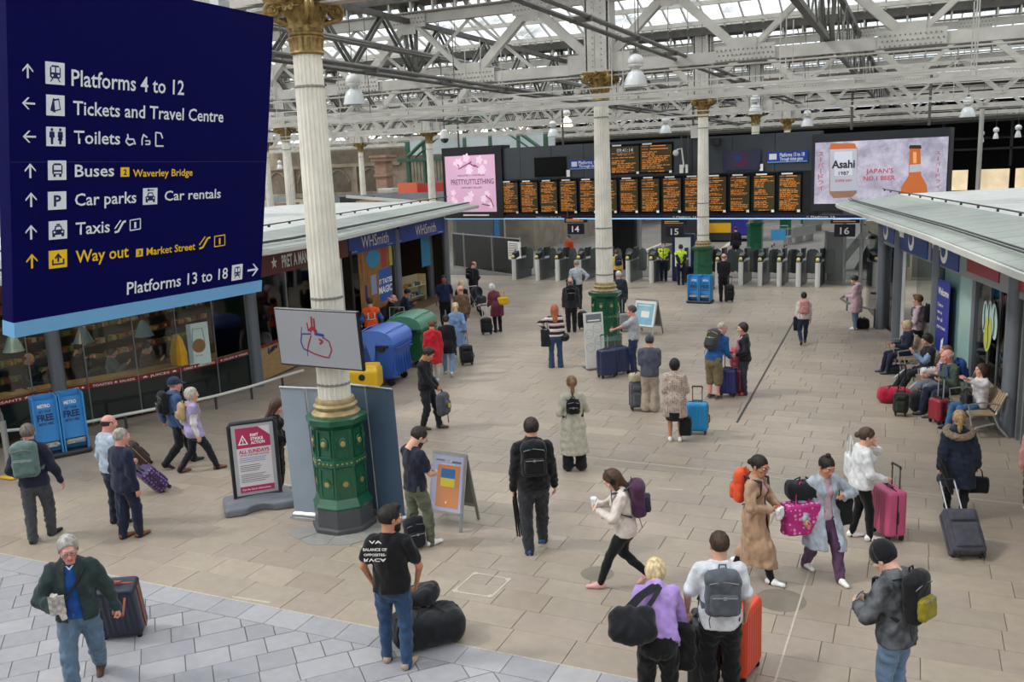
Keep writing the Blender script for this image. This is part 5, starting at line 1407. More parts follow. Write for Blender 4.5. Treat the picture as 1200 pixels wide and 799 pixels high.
for x0, x1, m, z0, z1 in ((1033, 1051, LBL, 2.72, 3.3), (1056, 1091, LBL, 2.66, 3.3), (1097, 1129, LBL, 2.66, 3.3), (1141, 1178, FRED, 2.76, 3.2), (1192, 1230, FRED, 2.76, 3.2)):
 SR.rect(rt(x0, 290), z0, rt(x1, 320), z1, m, 'fascia_panel', .0, .03)
 if m is LBL:
  uc = (rt(x0, 290)+rt(x1, 320))/2; vc = (z0+z1)/2; r_ = .25
  out_ = [(uc+r_*1.15*math.cos(t), vc+r_*math.sin(t)) for t in np.linspace(R(150), R(390), 14)]; inn = [(uc-.06+r_*.8*math.cos(t), vc+.06+r_*.72*math.sin(t)) for t in np.linspace(R(390), R(150), 14)]
  for k in range(13): SR.poly([out_[k], out_[k+1], inn[12-k], inn[13-k]], WHT, 'crescent_logo', .02)
  if x0 != 1033: SR.rect(rt(x0, 290)+.12, vc+.02, rt(x0, 290)+.75, vc+.2, WHT, 'logo_bar', .02)
def rpane(t0, t1, z0, z1, m=SHOPG, nm='window_pane', out=0): b = MB(); wallseg(b, RP(t0, 0, out), RP(t1, 0, out), z0, z1, .02); return wob(b, nm, m, rs)
rpane(ts[0]+.15, ts[1]-.15, .1, 2.62); rpane(ts[1]+.15, ts[1]+.5, .0, 2.62, mat('frame_white', '#d5d8d6', .4), 'door_frame')
rpane(ts[2]+.12, rt(1127, 430), .1, 2.62, mat('backing_grey', '#6f8f92', .5), 'window_back', -.05)
a = SR.uv(1104, 350), SR.uv(1121, 350)
bp_ = rect = SR.rect(rt(1103, 380), .35, rt(1118, 380), 2.35, mat('banner_blue', '#28348f', .5), 'welcome_banner', .02)
SR.txt('Welcome', rt(1104, 380)+.03, 2.0, rt(1117.5, 380)-.03, .17, WHT, .02, out=.03)
for k, (w, z) in enumerate((('Come in', 1.72), ('see us', 1.55), ('for all', 1.38), ('your travel', 1.21))): SR.txt(w, rt(1104, 380)+.05, z, rt(1104, 380)+.05+.06*len(w), .09, WHT, .01, out=.03)
SR.poly([(rt(1109, 390)+x, y) for x, y in ((0, .55), (.16, .6), (.26, 1.05), (.08, .95))], WHT, 'banner_figure', .03)
rpane(rt(1122, 430), rt(1137, 430), .05, 2.62, mat('glass_aqua', '#9fc4bf', .15, coat=.4), 'aqua_panel', .02)
b = MB(); wallseg(b, RP(rt(1137, 430)), RP(rt(1141, 430)), 0, 2.62, .1); wob(b, 'mullion', POSTM, rs)
t0, t1 = rt(1142, 430), ts[3]-.17
rpane(t0, t1, .35, 2.62); rpane(t0, t1, .0, .35, POSTM, 'base_panel')
b = MB()
for t in (t0+(t1-t0)*.36, t0+(t1-t0)*.62): wallseg(b, RP(t, 0, .02), RP(t+.03, 0, .02), .35, 2.62, .03)
wob(b, 'mullion', FRAME, rs)
def oval(u, v, ru, rv, tilt, m, out): SR.poly([(u+ru*math.cos(t)*math.cos(tilt)-rv*math.sin(t)*math.sin(tilt), v+ru*math.cos(t)*math.sin(tilt)+rv*math.sin(t)*math.cos(tilt)) for t in np.linspace(0, 2*math.pi, 18, endpoint=False)], m, 'bean_decal', out)
LEM = mat('decal_lime', '#b4b84e', .5); PAL = mat('decal_pale', '#a9c9c4', .5); DK = mat('decal_dark', '#23302c', .5)
for px, py, ru, rv, ti, m in ((1154.5, 371, .14, .33, .0, PAL), (1159.5, 371, .13, .33, -.1, PAL), (1165.5, 377, .17, .36, .2, PAL), (1158.5, 391, .22, .37, -.15, LEM)):
 u, v = SR.uv(px, py); oval(u, v, ru, rv, ti, m, .006 if m is PAL else .016)
 SR.poly([(u-.015, v-rv*.8), (u+.02, v-rv*.3), (u-.02, v+.1), (u+.02, v+rv*.8), (u+.045, v+rv*.8), (u+.01, v+.1), (u+.05, v-rv*.3), (u+.01, v-rv*.8)], DK, 'bean_crease', .02)
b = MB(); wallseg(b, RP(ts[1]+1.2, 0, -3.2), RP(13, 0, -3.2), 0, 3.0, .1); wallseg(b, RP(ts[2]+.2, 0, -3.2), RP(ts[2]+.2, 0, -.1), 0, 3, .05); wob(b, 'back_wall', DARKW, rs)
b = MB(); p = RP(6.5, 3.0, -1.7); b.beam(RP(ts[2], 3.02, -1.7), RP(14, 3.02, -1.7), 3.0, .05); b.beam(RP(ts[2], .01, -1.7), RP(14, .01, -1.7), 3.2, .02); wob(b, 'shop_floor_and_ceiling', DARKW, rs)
b = MB(); pts = [RP(-2.6+k*.45, .75 if False else .85, .35+.35*math.sin(k*.7)) for k in range(7)]
pts = [gnd(1019, 367, .0)+Vector((0, 0, .35)), gnd(1018, 362)+Vector((0, 0, .5)), gnd(1028, 350)+Vector((0, 0, .5))]
q0 = gnd(1020, 350, .6); b.tube([RP(ts[0]-.2, .55, .2), RP(ts[0]-.7, .55, .45), RP(ts[0]-1.6, .55, .75), RP(ts[0]-2.6, .55, .8), RP(ts[0]-3.4, .55, .45), RP(ts[0]-3.8, .55, .0)], .04, 8); b.tube([RP(ts[0]-.2, .0, .2), RP(ts[0]-.2, .55, .2)], .03, 6); b.tube([RP(ts[0]-3.4, .0, .45), RP(ts[0]-3.4, .55, .45)], .03, 6)
wob(b, 'guard_rail', plastic('#54585c', .35), rs, 40)
b = MB(); wallseg(b, RP(ts[0]-3.6, 0, -.2), RP(ts[0]-.15, 0, 0), .08, 2.7, .02); wob(b, 'window_pane', SHOPG, rs)
b = MB(); wallseg(b, RP(ts[1]+.5, 0, -.3), RP(ts[1]+.6, 0, -3), 0, 2.7, .02); wob(b, 'window_pane', SHOPG, rs)
b = MB(); p = RP(ts[0]-.2, 2.2, -.6); b.box(p, (.02, 1.2, .8), rz(-.23)); wob(b, 'hanging_poster', mat('poster_mint', '#7fb5a6', .5, var=.3, vscale=5), rs)
b = MB(); b.beam(RP(ts[1]+.8, .95, -1.4), RP(ts[2]+.2, .95, -.4), .05, .06); b.beam(RP(ts[1]+.8, .6, -1.4), RP(ts[2]+.2, .6, -.4), .04, .04); b.beam(RP(ts[1]+.8, 0, -1.4), RP(ts[1]+.8, .95, -1.4), .05, .05, up=(1, 0, 0)); wob(b, 'handrail', plastic('#54585c', .35), rs)
RE = [(-2.35, 32.4), (-2.2, 31.2), (.3, 19.5), (1.35, 13.7), (2.6, 8.0)]
r2 = shop_roof(2, RE, Vector((.97, .23, 0)).normalized(), 3.70, ((0, 0), (1.8, .16), (1.95, .22), (9.0, .36), (12.5, .32)))
b = MB(); b.beam((-2.3, 32.3, 3.64), (8, 35.5, 4.0), .12, .16); b.obj('gable_gutter', ROOFW, r2)
# departure board
BL0, BR0 = Vector((-21.95, 41.19, 0)), Vector((1.12, 36.49, 0)); BD = (BR0-BL0).normalized(); BN = Vector((BD.y, -BD.x, 0))
bd = thing('departure_board', 'long dark departure board gantry spanning the hall above the ticket gates', 'board', (BL0+BR0)/2)
SB = Surf(bd, BL0, BD); BLK = mat('board_black', '#16181c', .35, var=.1, vscale=1); CHAR = mat('board_charcoal', '#3a4047', .45, var=.06, vscale=.8); SCR = mat('screen_off', '#060607', .45, spec=.15)
Lb = (BR0-BL0).length
def bu(px, py=200): return SB.uv(px, py)[0]
def bbox_(u0, v0, u1, v1, d, m, nm, out=0): a = SB.o+SB.x*(u0+u1)/2+SB.y*(v0+v1)/2+SB.z*(out-d/2); b = MB(); b.box(a, (u1-u0, v1-v0, d), Matrix((SB.x, SB.y, SB.z)).transposed()); return wob(b, nm, m, bd)
n = 9; ua, ub = bu(575), bu(960)
for i in range(n):     # charcoal backing panels with joints
 a_, c_ = ua+(ub-ua)*i/n, ua+(ub-ua)*(i+1)/n; bbox_(a_+.01, 4.66, c_-.01, 6.22, .5, CHAR, 'backing_panel')
bbox_(ua, 2.98, ub, 4.72, .5, BLK, 'screen_bank')
bbox_(0, 2.86, bu(583)+.35, 6.38, .75, BLK, 'advert_housing', .12)
bbox_(bu(952), 3.15, Lb, 6.08, .75, mat('board_edge', '#23272d', .4), 'advert_housing', .12)
bbox_(0, 2.86, Lb-.3, 2.98, .6, mat('board_navy', '#14173f', .4), 'lower_fascia', .1); bbox_(0, 2.82, Lb-.3, 2.87, .62, screen_mat('edge_light', '#9fd0f0', .5), 'light_strip', .1)
def bquad(x0, y0, x1, y1, m, nm, out=.13):
 u0, u1 = bu(x0, (y0+y1)/2), bu(x1, (y0+y1)/2); v0, v1 = SB.uv((x0+x1)/2, y1)[1], SB.uv((x0+x1)/2, y0)[1]
 SB.rect(u0, v0, u1, v1, m, nm, out, .01); return u0, v0, u1, v1
AMB = screen_mat('led_amber', '#dc8a34', .40); AMB2 = screen_mat('led_orange', '#b8641f', .36); LEDBG = mat('led_ground', '#3a3316', .5, emit=.10)
random.seed(11)
def led(u0, v0, u1, v1, rows=24, w=None):
 fr = SB.rect(u0-.05, v0-.06, u1+.05, v1+.10, SCR, 'screen_frame', .03, .05); g = SB.rect(u0, v0, u1, v1, LEDBG, 'display', .06, .006, parent=bd)
 b = MB(); Mx = Matrix((SB.x, SB.y, SB.z)).transposed()
 def bar(a, c, v, h_, m): b.box(SB.o+SB.x*(u0+(u1-u0)*(a+c)/2)+SB.y*v+SB.z*.066, ((u1-u0)*(c-a), h_, .003), Mx, m)
 dz = (v1-v0)/rows
 for i in range(rows):
  v = v1-dz*(i+.55);
  if i == 1 or (i > 2 and random.random() < .14): continue
  if i in (0, 2): bar(.05, .25, v, dz*.5, 1); bar(.32, .32+random.uniform(.3, .6), v, dz*.5, 0); continue
  x = .05+(.0 if random.random() < .8 else .2); e = random.uniform(.45, .95)
  while x < e: wd = random.uniform(.06, .2); bar(x, min(x+wd, .97), v, dz*.42, 0 if random.random() < .75 else 1); x += wd+.035
 wob(b, 'led_text', [AMB, AMB2], bd)
 SB.rect(u0+.1, v1+.03, u0+.55, v1+.09, WHT, 'platform_tag', .065);
 SB.rect(u1-.12, v0-.06, u1, v0+.04, WHT, 'page_number', .068)
xs = [587, 610, 633, 656, 679, 702, 726, 751, 776, 801.5, 827, 854.5, 882, 911.5, 942]
for a_, c_ in zip(xs[:-1], xs[1:]):
 led(bu(a_+.5, 230)+.04, 3.16, bu(c_, 230)-.12, 4.56)
led(bu(716.5), 4.86, bu(749.5), 6.0, 18); led(bu(751.5), 4.86, bu(788), 6.0, 18)
SB.rect(bu(718), 5.72, bu(749), 5.98, LEDBG, 'display', .07); SB.txt('09:41:14', bu(724), 5.76, bu(743), .17, SW, .01, out=.075)
bquad(627, 184, 664, 207, SCR, 'blank_screen', .06); bquad(848, 176, 892, 199, mat('screen_dim', '#2c2c44', .25, emit=.15), 'heart_screen', .08)
u, v = SB.uv(870, 187);
for du, dv, rr, m in ((0, -.05, .27, mat('heart_dim', '#5d2340', .5)), (-.12, .06, .16, mat('heart_dimblue', '#2c3a80', .5)), (.04, .22, .08, mat('heart_dim', '#5d2340', .5))):
 SB.poly([(u+du+rr*1.05*math.cos(t), v+dv+rr*math.sin(t)*(1-.2*math.cos(t))) for t in np.linspace(0, 2*math.pi, 16, endpoint=False)], m, 'heart_picture', .092+.002*(m.name == 'heart_dimblue'))
SBL = mat('sign_royal', '#1c2f8a', .4, emit=.15)
for x0, y0, x1, y1 in ((669, 187, 698, 198), (900, 177, 947, 190)):
 q = bquad(x0, y0, x1, y1, SBL, 'sign_plate', .05); w = q[2]-q[0]; h_ = q[3]-q[1]
 SB.rect(q[0], q[1], q[2], q[1]+.04, SKYB, 'sign_edge', .06); SB.rect(q[0]+.07, q[1]+.12, q[0]+.07+h_*.7, q[3]-.08, SW, 'pictogram', .06)
 if x0 == 900: SB.txt('Platforms 13 to 18', q[0]+.5, q[1]+h_*.52, q[2]-.12, .15, SW, .02, out=.062); SB.txt('Through ticket gates', q[0]+.5, q[1]+h_*.17, q[2]-.18, .13, SW, .02, out=.062)
 else: SB.txt('Platforms 1', q[0]+.45, q[1]+h_*.52, q[2]-.02, .15, SW, .02, out=.062); SB.txt('Through tic', q[0]+.45, q[1]+h_*.17, q[2]-.02, .13, SW, .02, out=.062)
for px, py in ((667, 203), (893, 196)): bquad(px-2, py-4, px+2, py+4, WHT, 'notice', .08)
u, v = SB.uv(640, 254.5); SB.txt('Platforms 12 to 18', u-.5, 2.90, u+.9, .05, WHT, 0, out=.11); u = bu(700, 254);
for px in (797, 955): u = bu(px, 254); SB.txt('< Platform 16', u-.3, 2.895, u+.8, .06, WHT, 0, out=.11)
u0, v0, u1, v1 = bquad(524.5, 182, 582.5, 248, screen_mat('advert_pink', '#c9a0ba', .5), 'pink_advert', .125)
v0, v1 = 3.2, 6.07
TX = mat('advert_text', '#46304a', .6); BLS = screen_mat('advert_blossom', '#dfc3d4', .5); TW = mat('advert_twig', '#9a3a62', .6)
SB.txt('PRETTYLITTLETHING', bu(530), v0+1.35, bu(580), .27, TX, .0, out=.14); SB.txt('WELCOME TO OUR WORLD', bu(538), v0+1.75, bu(570), .09, TX, 0, out=.14); SB.txt('NEW BEST SELLERS', bu(542), v0+1.15, bu(566), .09, TX, 0, out=.14)
for i in range(26):
 a_, c_ = random.uniform(.1, .9), random.choice((random.uniform(.05, .35), random.uniform(.68, .95))); uu, vv = u0+(u1-u0)*a_, v0+(v1-v0)*c_; rr = random.uniform(.08, .22)
 SB.poly([(uu+rr*(1+.25*math.cos(5*t))*math.cos(t), vv+rr*(1+.25*math.cos(5*t))*math.sin(t)) for t in np.linspace(0, 2*math.pi, 20, endpoint=False)], BLS, 'blossom', .131+.0006*i, .001)
for pts in (((.28, .74), (.38, .78), (.5, .83), (.62, .77)), ((.5, .83), (.55, .86)), ((.6, .8), (.68, .75)), ((.8, .28), (.9, .2), (.95, .08)), ((.72, .13), (.88, .1)), ((.3, .78), (.26, .82))):
 b = MB(); P3 = [SB.o+SB.x*(u0+(u1-u0)*a_)+SB.y*(v0+(v1-v0)*c_)+SB.z*.15 for a_, c_ in pts]
 for p, q in zip(P3[:-1], P3[1:]): b.beam(p, q, .05, .004, SB.z)
 wob(b, 'twig', TW, bd)
bbox_(bu(545, 252), 2.99, bu(575, 252), 3.06, .02, WHT, 'advert_name_plate', .14)
ICE = screen_mat('advert_ice', '#a7a2b4', .42); nt = ICE.node_tree; bs = nt.nodes['Principled BSDF']
nz_ = nt.nodes.new('ShaderNodeTexNoise'); nz_.inputs['Scale'].default_value = 1.4; nz_.inputs['Detail'].default_value = 9; nz_.inputs['Roughness'].default_value = .7; tc_ = nt.nodes.new('ShaderNodeTexCoord'); cr_ = nt.nodes.new('ShaderNodeValToRGB')
cr_.color_ramp.elements[0].position = .38; cr_.color_ramp.elements[0].color = (*srgb('#8d899c'), 1); cr_.color_ramp.elements[1].position = .62; cr_.color_ramp.elements[1].color = (*srgb('#bcb7c6'), 1)
nt.links.new(tc_.outputs['Object'], nz_.inputs['Vector']); nt.links.new(nz_.outputs['Fac'], cr_.inputs['Fac']); nt.links.new(cr_.outputs['Color'], bs.inputs['Base Color']); nt.links.new(cr_.outputs['Color'], bs.inputs['Emission Color'])
u0, u1 = bu(956), bu(1110.5); v0, v1 = 3.42, 5.76; SB.rect(u0, v0, u1, v1, ICE, 'beer_advert', .125, .01)
def A(px, py): return SB.uv(px, py)
def apoly(pts, m, nm, out): SB.poly([A(*p) for p in pts], m, nm, out, .001)
ORG = screen_mat('advert_orange', '#b3602f', .4); SIL = screen_mat('advert_silver', '#a9abb6', .4); GRN = screen_mat('advert_brown', '#8a6a58', .35); ADR = screen_mat('advert_red', '#a8485a', .4); ADK = mat('advert_black', '#2a2a33', .6)
apoly([(975, 168), (1003, 168), (1005, 174), (973, 175)], ORG, 'can_top', .134); apoly([(973, 174), (1006, 173), (1005, 226), (999, 231), (978, 232), (973, 226)], GRN, 'can_glow', .133)
apoly([(973.5, 175), (1005.5, 174), (1005, 223), (974, 224)], SIL, 'can_body', .136); apoly([(979, 178), (1000, 177), (1000, 205), (979, 206)], screen_mat('can_label', '#c0c1ca', .4), 'can_label', .138)
SB.txt('Asahi', A(976, 195)[0], A(976, 197)[1], A(1003, 195)[0], .30, ADK, .03, out=.145); SB.txt('SUPER DRY', A(980, 212)[0], A(980, 213)[1], A(1000, 212)[0], .09, ADR, .02, out=.142); SB.txt('1987', A(984, 204)[0], A(984, 205)[1], A(996, 204)[0], .14, ADK, .02, out=.142)
apoly([(1067, 170), (1080, 170), (1081, 174), (1066, 174)], ADK, 'bottle_cap', .136); apoly([(1067, 174), (1079.5, 174), (1080.5, 205), (1087, 217), (1088, 230.5), (1056, 231), (1057, 219), (1065.5, 206)], ORG, 'bottle', .134)
apoly([(1067, 193), (1080, 192), (1080.5, 201), (1066.5, 202)], SIL, 'bottle_label', .138); apoly([(1071, 178), (1075, 178), (1075, 191), (1071, 191)], screen_mat('bottle_shine', '#d8985c', .5), 'bottle_highlight', .138)
SB.txt("JAPAN'S", A(1016, 202)[0], A(1016, 203)[1], A(1048, 202)[0], .17, ADR, .015, out=.14); SB.txt('NO.1 BEER', A(1013, 210)[0], A(1013, 211.5)[1], A(1050, 210)[0], .17, ADR, .015, out=.14)
for k, ch in enumerate('\u30b9|\u30d1|\u30c9\u30e9\u30a4'):
 for px, q, sz in ((963, 183, .22), (1100, 181, .16)):
  a_ = A(px, q+k*6.6)
  if ch == '|': SB.rect(a_[0]-.015, a_[1]-.02, a_[0]+.015, a_[1]+sz*.8, ADR, 'lettering', .14)
  else: SB.txt(ch, a_[0]-sz*.5, a_[1], a_[0]+sz*.5, sz*.75, ADR, .01, out=.14)
b = MB()
for px in (800, 808): b.cyl(SB.o+SB.x*bu(px)+SB.y*4.75+SB.z*.12, SB.o+SB.x*bu(px)+SB.y*6.3+SB.z*.12, .025, n=5)
wob(b, 'conduit', PIPE, bd)
c_ = SB.o+SB.x*bu(803)+SB.y*5.5+SB.z*.35
b = MB(); b.sphere(c_+Vector((-.25, 0, .12)), .13, 10, 8); b.tube([c_+Vector((-.2, 0, .25)), c_+Vector((0, 0, .3)), c_+Vector((.1, 0, -.5))], .035, 6); b.box(c_+Vector((0, 0, -.55)), (.16, .12, .35)); b.box(c_+Vector((.22, 0, -.55)), (.1, .12, .35)); wob(b, 'camera', LAMPW, bd, 40)
b = MB(); b.box(SB.o+SB.x*bu(840)+SB.y*6.0+SB.z*.2, (.4, .3, .3)); wob(b, 'floodlight', plastic('#24262a', .3), bd); b = MB(); b.box(SB.o+SB.x*bu(816)+SB.y*6.45, (.4, .3, .5)); wob(b, 'speaker_box', LAMPW, bd)
b = MB()
for u in (.8, 7, 13.5, 20, Lb-.8): b.cyl(SB.o+SB.x*u+SB.z*-.3+Vector((0, 0, 6.2)), SB.o+SB.x*u+SB.z*-.3+Vector((0, 0, 8.0)), .05, n=6)
wob(b, 'hanger', PIPE, bd)
for px, py, n_ in ((675, 268, '14'), (791, 271, '15'), (990, 270, '16')):
 a_ = atY(px, py, 39.6 if n_ != '16' else 38.6); t = thing('platform_sign', {'14': 'black platform sign 14 above the orange jacketed worker', '15': 'black platform sign 15 above the yellow vested attendants', '16': 'black platform sign 16 by the right shop roof'}[n_], 'sign', a_)
 Sx = Surf(t, a_+Vector((-.4, -.06, -.25)), (1, 0, 0)); b = MB(); b.box(a_, (.8, .1, .5)); wob(b, 'panel', mat('sign_black', '#15172c', .4), t)
 Sx.txt(n_, .22, .11, .58, .28, WHT, .02); b = MB(); b.cyl(a_+Vector((-.4, 0, .3)), a_+Vector((-.4, 0, .95)), .02, n=5); b.cyl(a_+Vector((.4, 0, .3)), a_+Vector((.4, 0, .95)), .02, n=5); wob(b, 'hanger', PIPE, t)
 b = MB(); b.box(a_+Vector((0, .02, .40)), (1.1, .12, .22)); wob(b, 'led_panel', mat('sign_black', '#15172c', .4), t)
 Sx.rect(-.05, .67, .6, .71, AMB, 'led_text', .03); Sx.rect(-.05, .60, .8, .63, AMB, 'led_text', .03)
# ticket gates
GA, GB = Vector((-17.36, 40.1, 0)), Vector((-3.4, 39.2, 0)); GD = (GB-GA).normalized()
STEEL = mat('brushed_steel', '#a9abab', .32, metal=.7, var=.06, vscale=6); PAD = mat('gate_paddle', '#5b625f', .25, coat=.3); DKM = mat('gate_dark', '#2c2e30', .4)
def gate_mesh():
 b = MB(); b.box((0, 0, .46), (.14, 1.5, .92)); b.box((0, 0, .94), (.17, 1.5, .04)); cab = b.mesh('cabinet', mat('gate_steel', '#6d706f', .35, metal=.5))
 b = MB(); b.cyl((0, -1.0, 0), (0, -1.0, 1.02), .10, n=14); pil = b.mesh('front_pillar', mat('pillar_pale', '#dcdcd6', .4, metal=.1), 40)
 b = MB(); b.cyl((0, -1.0, 1.02), (0, -1.0, 1.10), .11, .10, 14); b.box((0, -.75, 1.2), (.2, .35, .25), Matrix.Rotation(.3, 3, 'X')); b.box((0, .1, 1.28), (.12, .5, .42)); rd = b.mesh('reader_head', DKM)
 b = MB(); b.cyl((0, -1.12, 1.08), (0, -1.02, 1.16), .07, n=10); ylw = b.mesh('card_reader', mat('reader_yellow', '#d8c87a', .4))
 b = MB()
 ring = [(.30*math.cos(t)*(1)+.36, z) for t, z in []]
 pts = [(.12, .45), (.42, .42), (.5, .5), (.52, 1.2), (.46, 1.4), (.32, 1.46), (.16, 1.38), (.12, 1.2)]
 for sx in (-1, 1): b.prism([(sx*x, z) for x, z in pts] if sx > 0 else [(sx*x, z) for x, z in reversed(pts)], -.015, .015, Matrix(((1, 0, 0), (0, 0, -1), (0, 1, 0))), (0, .1, 0))
 pd = b.mesh('paddle', PAD)
 return cab, pil, rd, ylw, pd
GM = gate_mesh()
gx = [614, 641, 664, 689, 716, 745, 772, 805, 826, 848, 874.5, 896.5, 918.5, 940.5, 962.5]
first = None
for i, px in enumerate(gx):
 P = onp(px, 328, tuple(GA)[:2], tuple(GB)[:2]); P.z = 0.001
 if i == 0: lab = 'ticket gate at the left end of the gate line beside the glass fence'
 else: lab = None
 t = thing('ticket_gate', ['first', 'second', 'third', 'fourth', 'fifth', 'sixth', 'seventh', 'eighth', 'ninth', 'tenth', 'eleventh', 'twelfth', 'thirteenth', 'fourteenth', 'fifteenth'][i]+' steel ticket gate from the glass fence, with dark rounded paddles', 'gate', P, math.atan2(GD.y, GD.x), 'ticket gates in the gate line')
 for me in GM: mobj(me.name.split('.')[0], me, t)
fn = thing('glass_fence', 'tall grey glass and metal fence panels with a white notice, left of the gates', 'fence', gnd(572, 320))
fp = [gnd(532, 313), gnd(545, 315), gnd(578, 320), gnd(611, 325)]
for p, q in zip(fp[:-1], fp[1:]):
 b = MB(); wallseg(b, p, q, .1, 1.85, .02); wob(b, 'glass_panel', glass_mat('fence_glass', (.78, .82, .82), .05, .1), fn)
 b = MB(); wallseg(b, p, q, 1.85, 1.9, .06); wallseg(b, p, q, .05, .1, .06); wob(b, 'rail', STEEL, fn)
for p in fp: b = MB(); b.cyl(p, p+Vector((0, 0, 1.95)), .045, n=8); wob(b, 'post', STEEL, fn)
nt_ = thing('notice', 'white printed notice board hung on the glass fence', 'notice', gnd(604, 324)); SNn = Surf(nt_, onp(596, 320, tuple(fp[2])[:2], tuple(fp[3])[:2])-Vector((0, .07, 0)), (fp[3]-fp[2])); q = prect(SNn, 595, 283, 611, 305, WHT, 'board'); SNn.rect(q[0], q[1]-.08, q[2], q[1]+.02, mat('navy_edge', '#1d2a6c', .5), 'edge', .006)
for k in range(8): SNn.rect(q[0]+.08, q[3]-.13-k*.085, q[2]-.1-random.random()*.2, q[3]-.10-k*.085, mat('print_grey', '#6e6e70', .7), 'print_line', .008)
rp = thing('glass_screen', 'grey glass screens and side gate right of the ticket gates', 'screen', gnd(1000, 333))
sp = [gnd(967, 332), gnd(988, 333.5), gnd(1008, 334.5), gnd(1032, 336)]
for i, (p, q) in enumerate(zip(sp[:-1], sp[1:])):
 b = MB(); wallseg(b, p, q, .08, 1.9 if i else 2.15, .02); wob(b, 'glass_panel', mat('panel_grey', '#7a7c7a', .3) if i == 0 else glass_mat('fence_glass', (.78, .82, .82), .05, .1), rp)
 b = MB(); wallseg(b, p, q, 0, .1, .08); wob(b, 'rail', STEEL, rp)
for p, h_ in zip(sp, (2.2, 3.3, 3.3, 2.2)): b = MB(); b.cyl(p, p+Vector((0, 0, h_)), .07, n=8); wob(b, 'post', STEEL, rp)
g_ = gnd(797, 331); t = thing('information_totem', 'navy information totem with white poster behind the lime vested attendant', 'totem', (g_.x, g_.y+.7, 0)); b = MB(); b.bbox((0, 0, 1.05), (1.0, .3, 2.1), .03); b.obj('panel', mat('totem_navy', '#1b2454', .4), t); b = MB(); b.box((0, -.16, 1.3), (.7, .02, 1.3)); b.obj('poster', WHT, t)
# what stands beyond the gates and around the hall
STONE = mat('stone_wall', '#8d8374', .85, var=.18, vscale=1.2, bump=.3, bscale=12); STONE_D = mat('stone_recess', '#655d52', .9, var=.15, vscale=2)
wf = struct('wall_far'); DKW = mat('far_dark', '#1c1d20', .8, var=.2, vscale=.4)
b = MB(); b.box((6, 106, 6.6), (100, .6, 7.0)); b.box((6, 106, .5), (100, .6, 1.0)); b.obj('wall', DKW, wf)
PALE = mat('sunlit_render', '#cbb893', .8, var=.15, vscale=.6); b = MB(); b.box((6, 118, 3), (110, .5, 7)); b.obj('wall_beyond', PALE, wf)
x = -40
while x < 56: b = MB(); w = random.choice((.5, .7, 1.1, 1.5)); b.box((x, 106, 2.1), (w, .5, 2.4)); b.obj('pier', DKW, wf); x += w+random.choice((.9, 1.4, 2.4))
b = MB(); b.box((14, 60, 1.9), (34, .4, .9)); b.box((14, 60.2, .9), (34, .3, .15))
for x in range(-2, 31, 4): b.box((x, 60.1, .7), (.3, .3, 1.5))
b.obj('walkway_beam', mat('beam_grey', '#4c5258', .5, metal=.3), struct('trim_3'))
wl = struct('wall_left'); b = MB(); b.box((-76, 45, 4.5), (.6, 110, 9)); b.obj('wall', STONE, wl)
wr = struct('wall_right'); b = MB(); b.box((27, 50, 5), (.6, 120, 10)); b.obj('wall', STONE, wr)
wb_ = struct('wall_back'); b = MB(); b.box((-24, -9, 3.5), (104, .6, 7)); b.obj('wall', STONE, wb_)
dk = struct('trim_2'); b = MB(); b.box((-44, 66, 1.45), (44, 26, 2.9)); b.obj('deck', STONE, dk)
aw = struct('wall_arched'); YW = 79.0; b = MB(); b.box((-60, YW+.5, 5.6), (44, .6, 5.8)); b.box((-62, YW+.1, 6.15), (30, .35, .35)); b.box((-62, YW+.1, 3.2), (30, .3, .5)); b.obj('wall', STONE, aw)
for i in range(7):
 xc = -74+i*3.9; b = MB(); pts = [(-1.35, 2.95), (1.35, 2.95), (1.35, 4.5), (1.0, 5.2), (.5, 5.62), (0, 5.8), (-.5, 5.62), (-1.0, 5.2), (-1.35, 4.5)]
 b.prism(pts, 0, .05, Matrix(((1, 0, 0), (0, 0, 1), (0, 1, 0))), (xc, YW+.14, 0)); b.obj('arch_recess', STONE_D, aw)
 b = MB(); b.tube([(xc+x, YW+.12, z) for x, z in pts[2:]+[pts[1]][:0]], .09, 6); b.box((xc-1.75, YW+.1, 4.5), (.4, .35, 3)); b.obj('arch_moulding', STONE, aw)
P = atY(452, 232, 70); ps = thing('stone_pier', 'pinkish stone pier with moulded capital behind the shop roofs', 'pier', (P.x, 70, 2.9)); PK = mat('stone_pink', '#9c7f6e', .8, var=.12, vscale=3)
b = MB(); b.box((0, 0, 1.0), (1.1, 1.1, 2.2)); b.obj('shaft', PK, ps); b = MB(); b.box((0, 0, 2.15), (1.35, 1.35, .25)); b.box((0, 0, 2.9), (1.15, 1.15, 1.2)); b.box((0, 0, 3.55), (1.6, 1.6, .35)); b.box((0, 0, 3.8), (1.8, 1.8, .2)); b.obj('capital', PK, ps)
IG = mat('iron_green', '#3f6a58', .5, var=.1, vscale=3); ga = thing('iron_arch', 'green iron arch and railings of the old footbridge behind the pink advert', 'arch', (-30, 66, 2.9))
b = MB(); a0, a1 = atY(478, 180, 66), atY(636, 175, 66)
def arc(xa, xb, z0, z1, Y, r):
 return [(xa+(xb-xa)*t, Y, z0+(z1-z0)*math.sin(math.pi*t)) for t in np.linspace(0, 1, 17)]
b.tube(arc(a0.x, a1.x, 6.5, 9.4, 66, 0), .16, 6); b.tube(arc(a0.x+.7, a1.x-.7, 6.4, 8.8, 66, 0), .08, 6); b.box(((a0.x+a1.x)/2, 66, 6.2), (a1.x-a0.x+2, .25, .25)); wob(b, 'arch_rib', IG, ga)
b = MB()
for px in (478, 497, 545, 575, 608, 640): q = atY(px, 180, 66.2); b.box((q.x, 66.2, 5.6), (.3 if px in (478, 640) else .2, .3, 5.4))
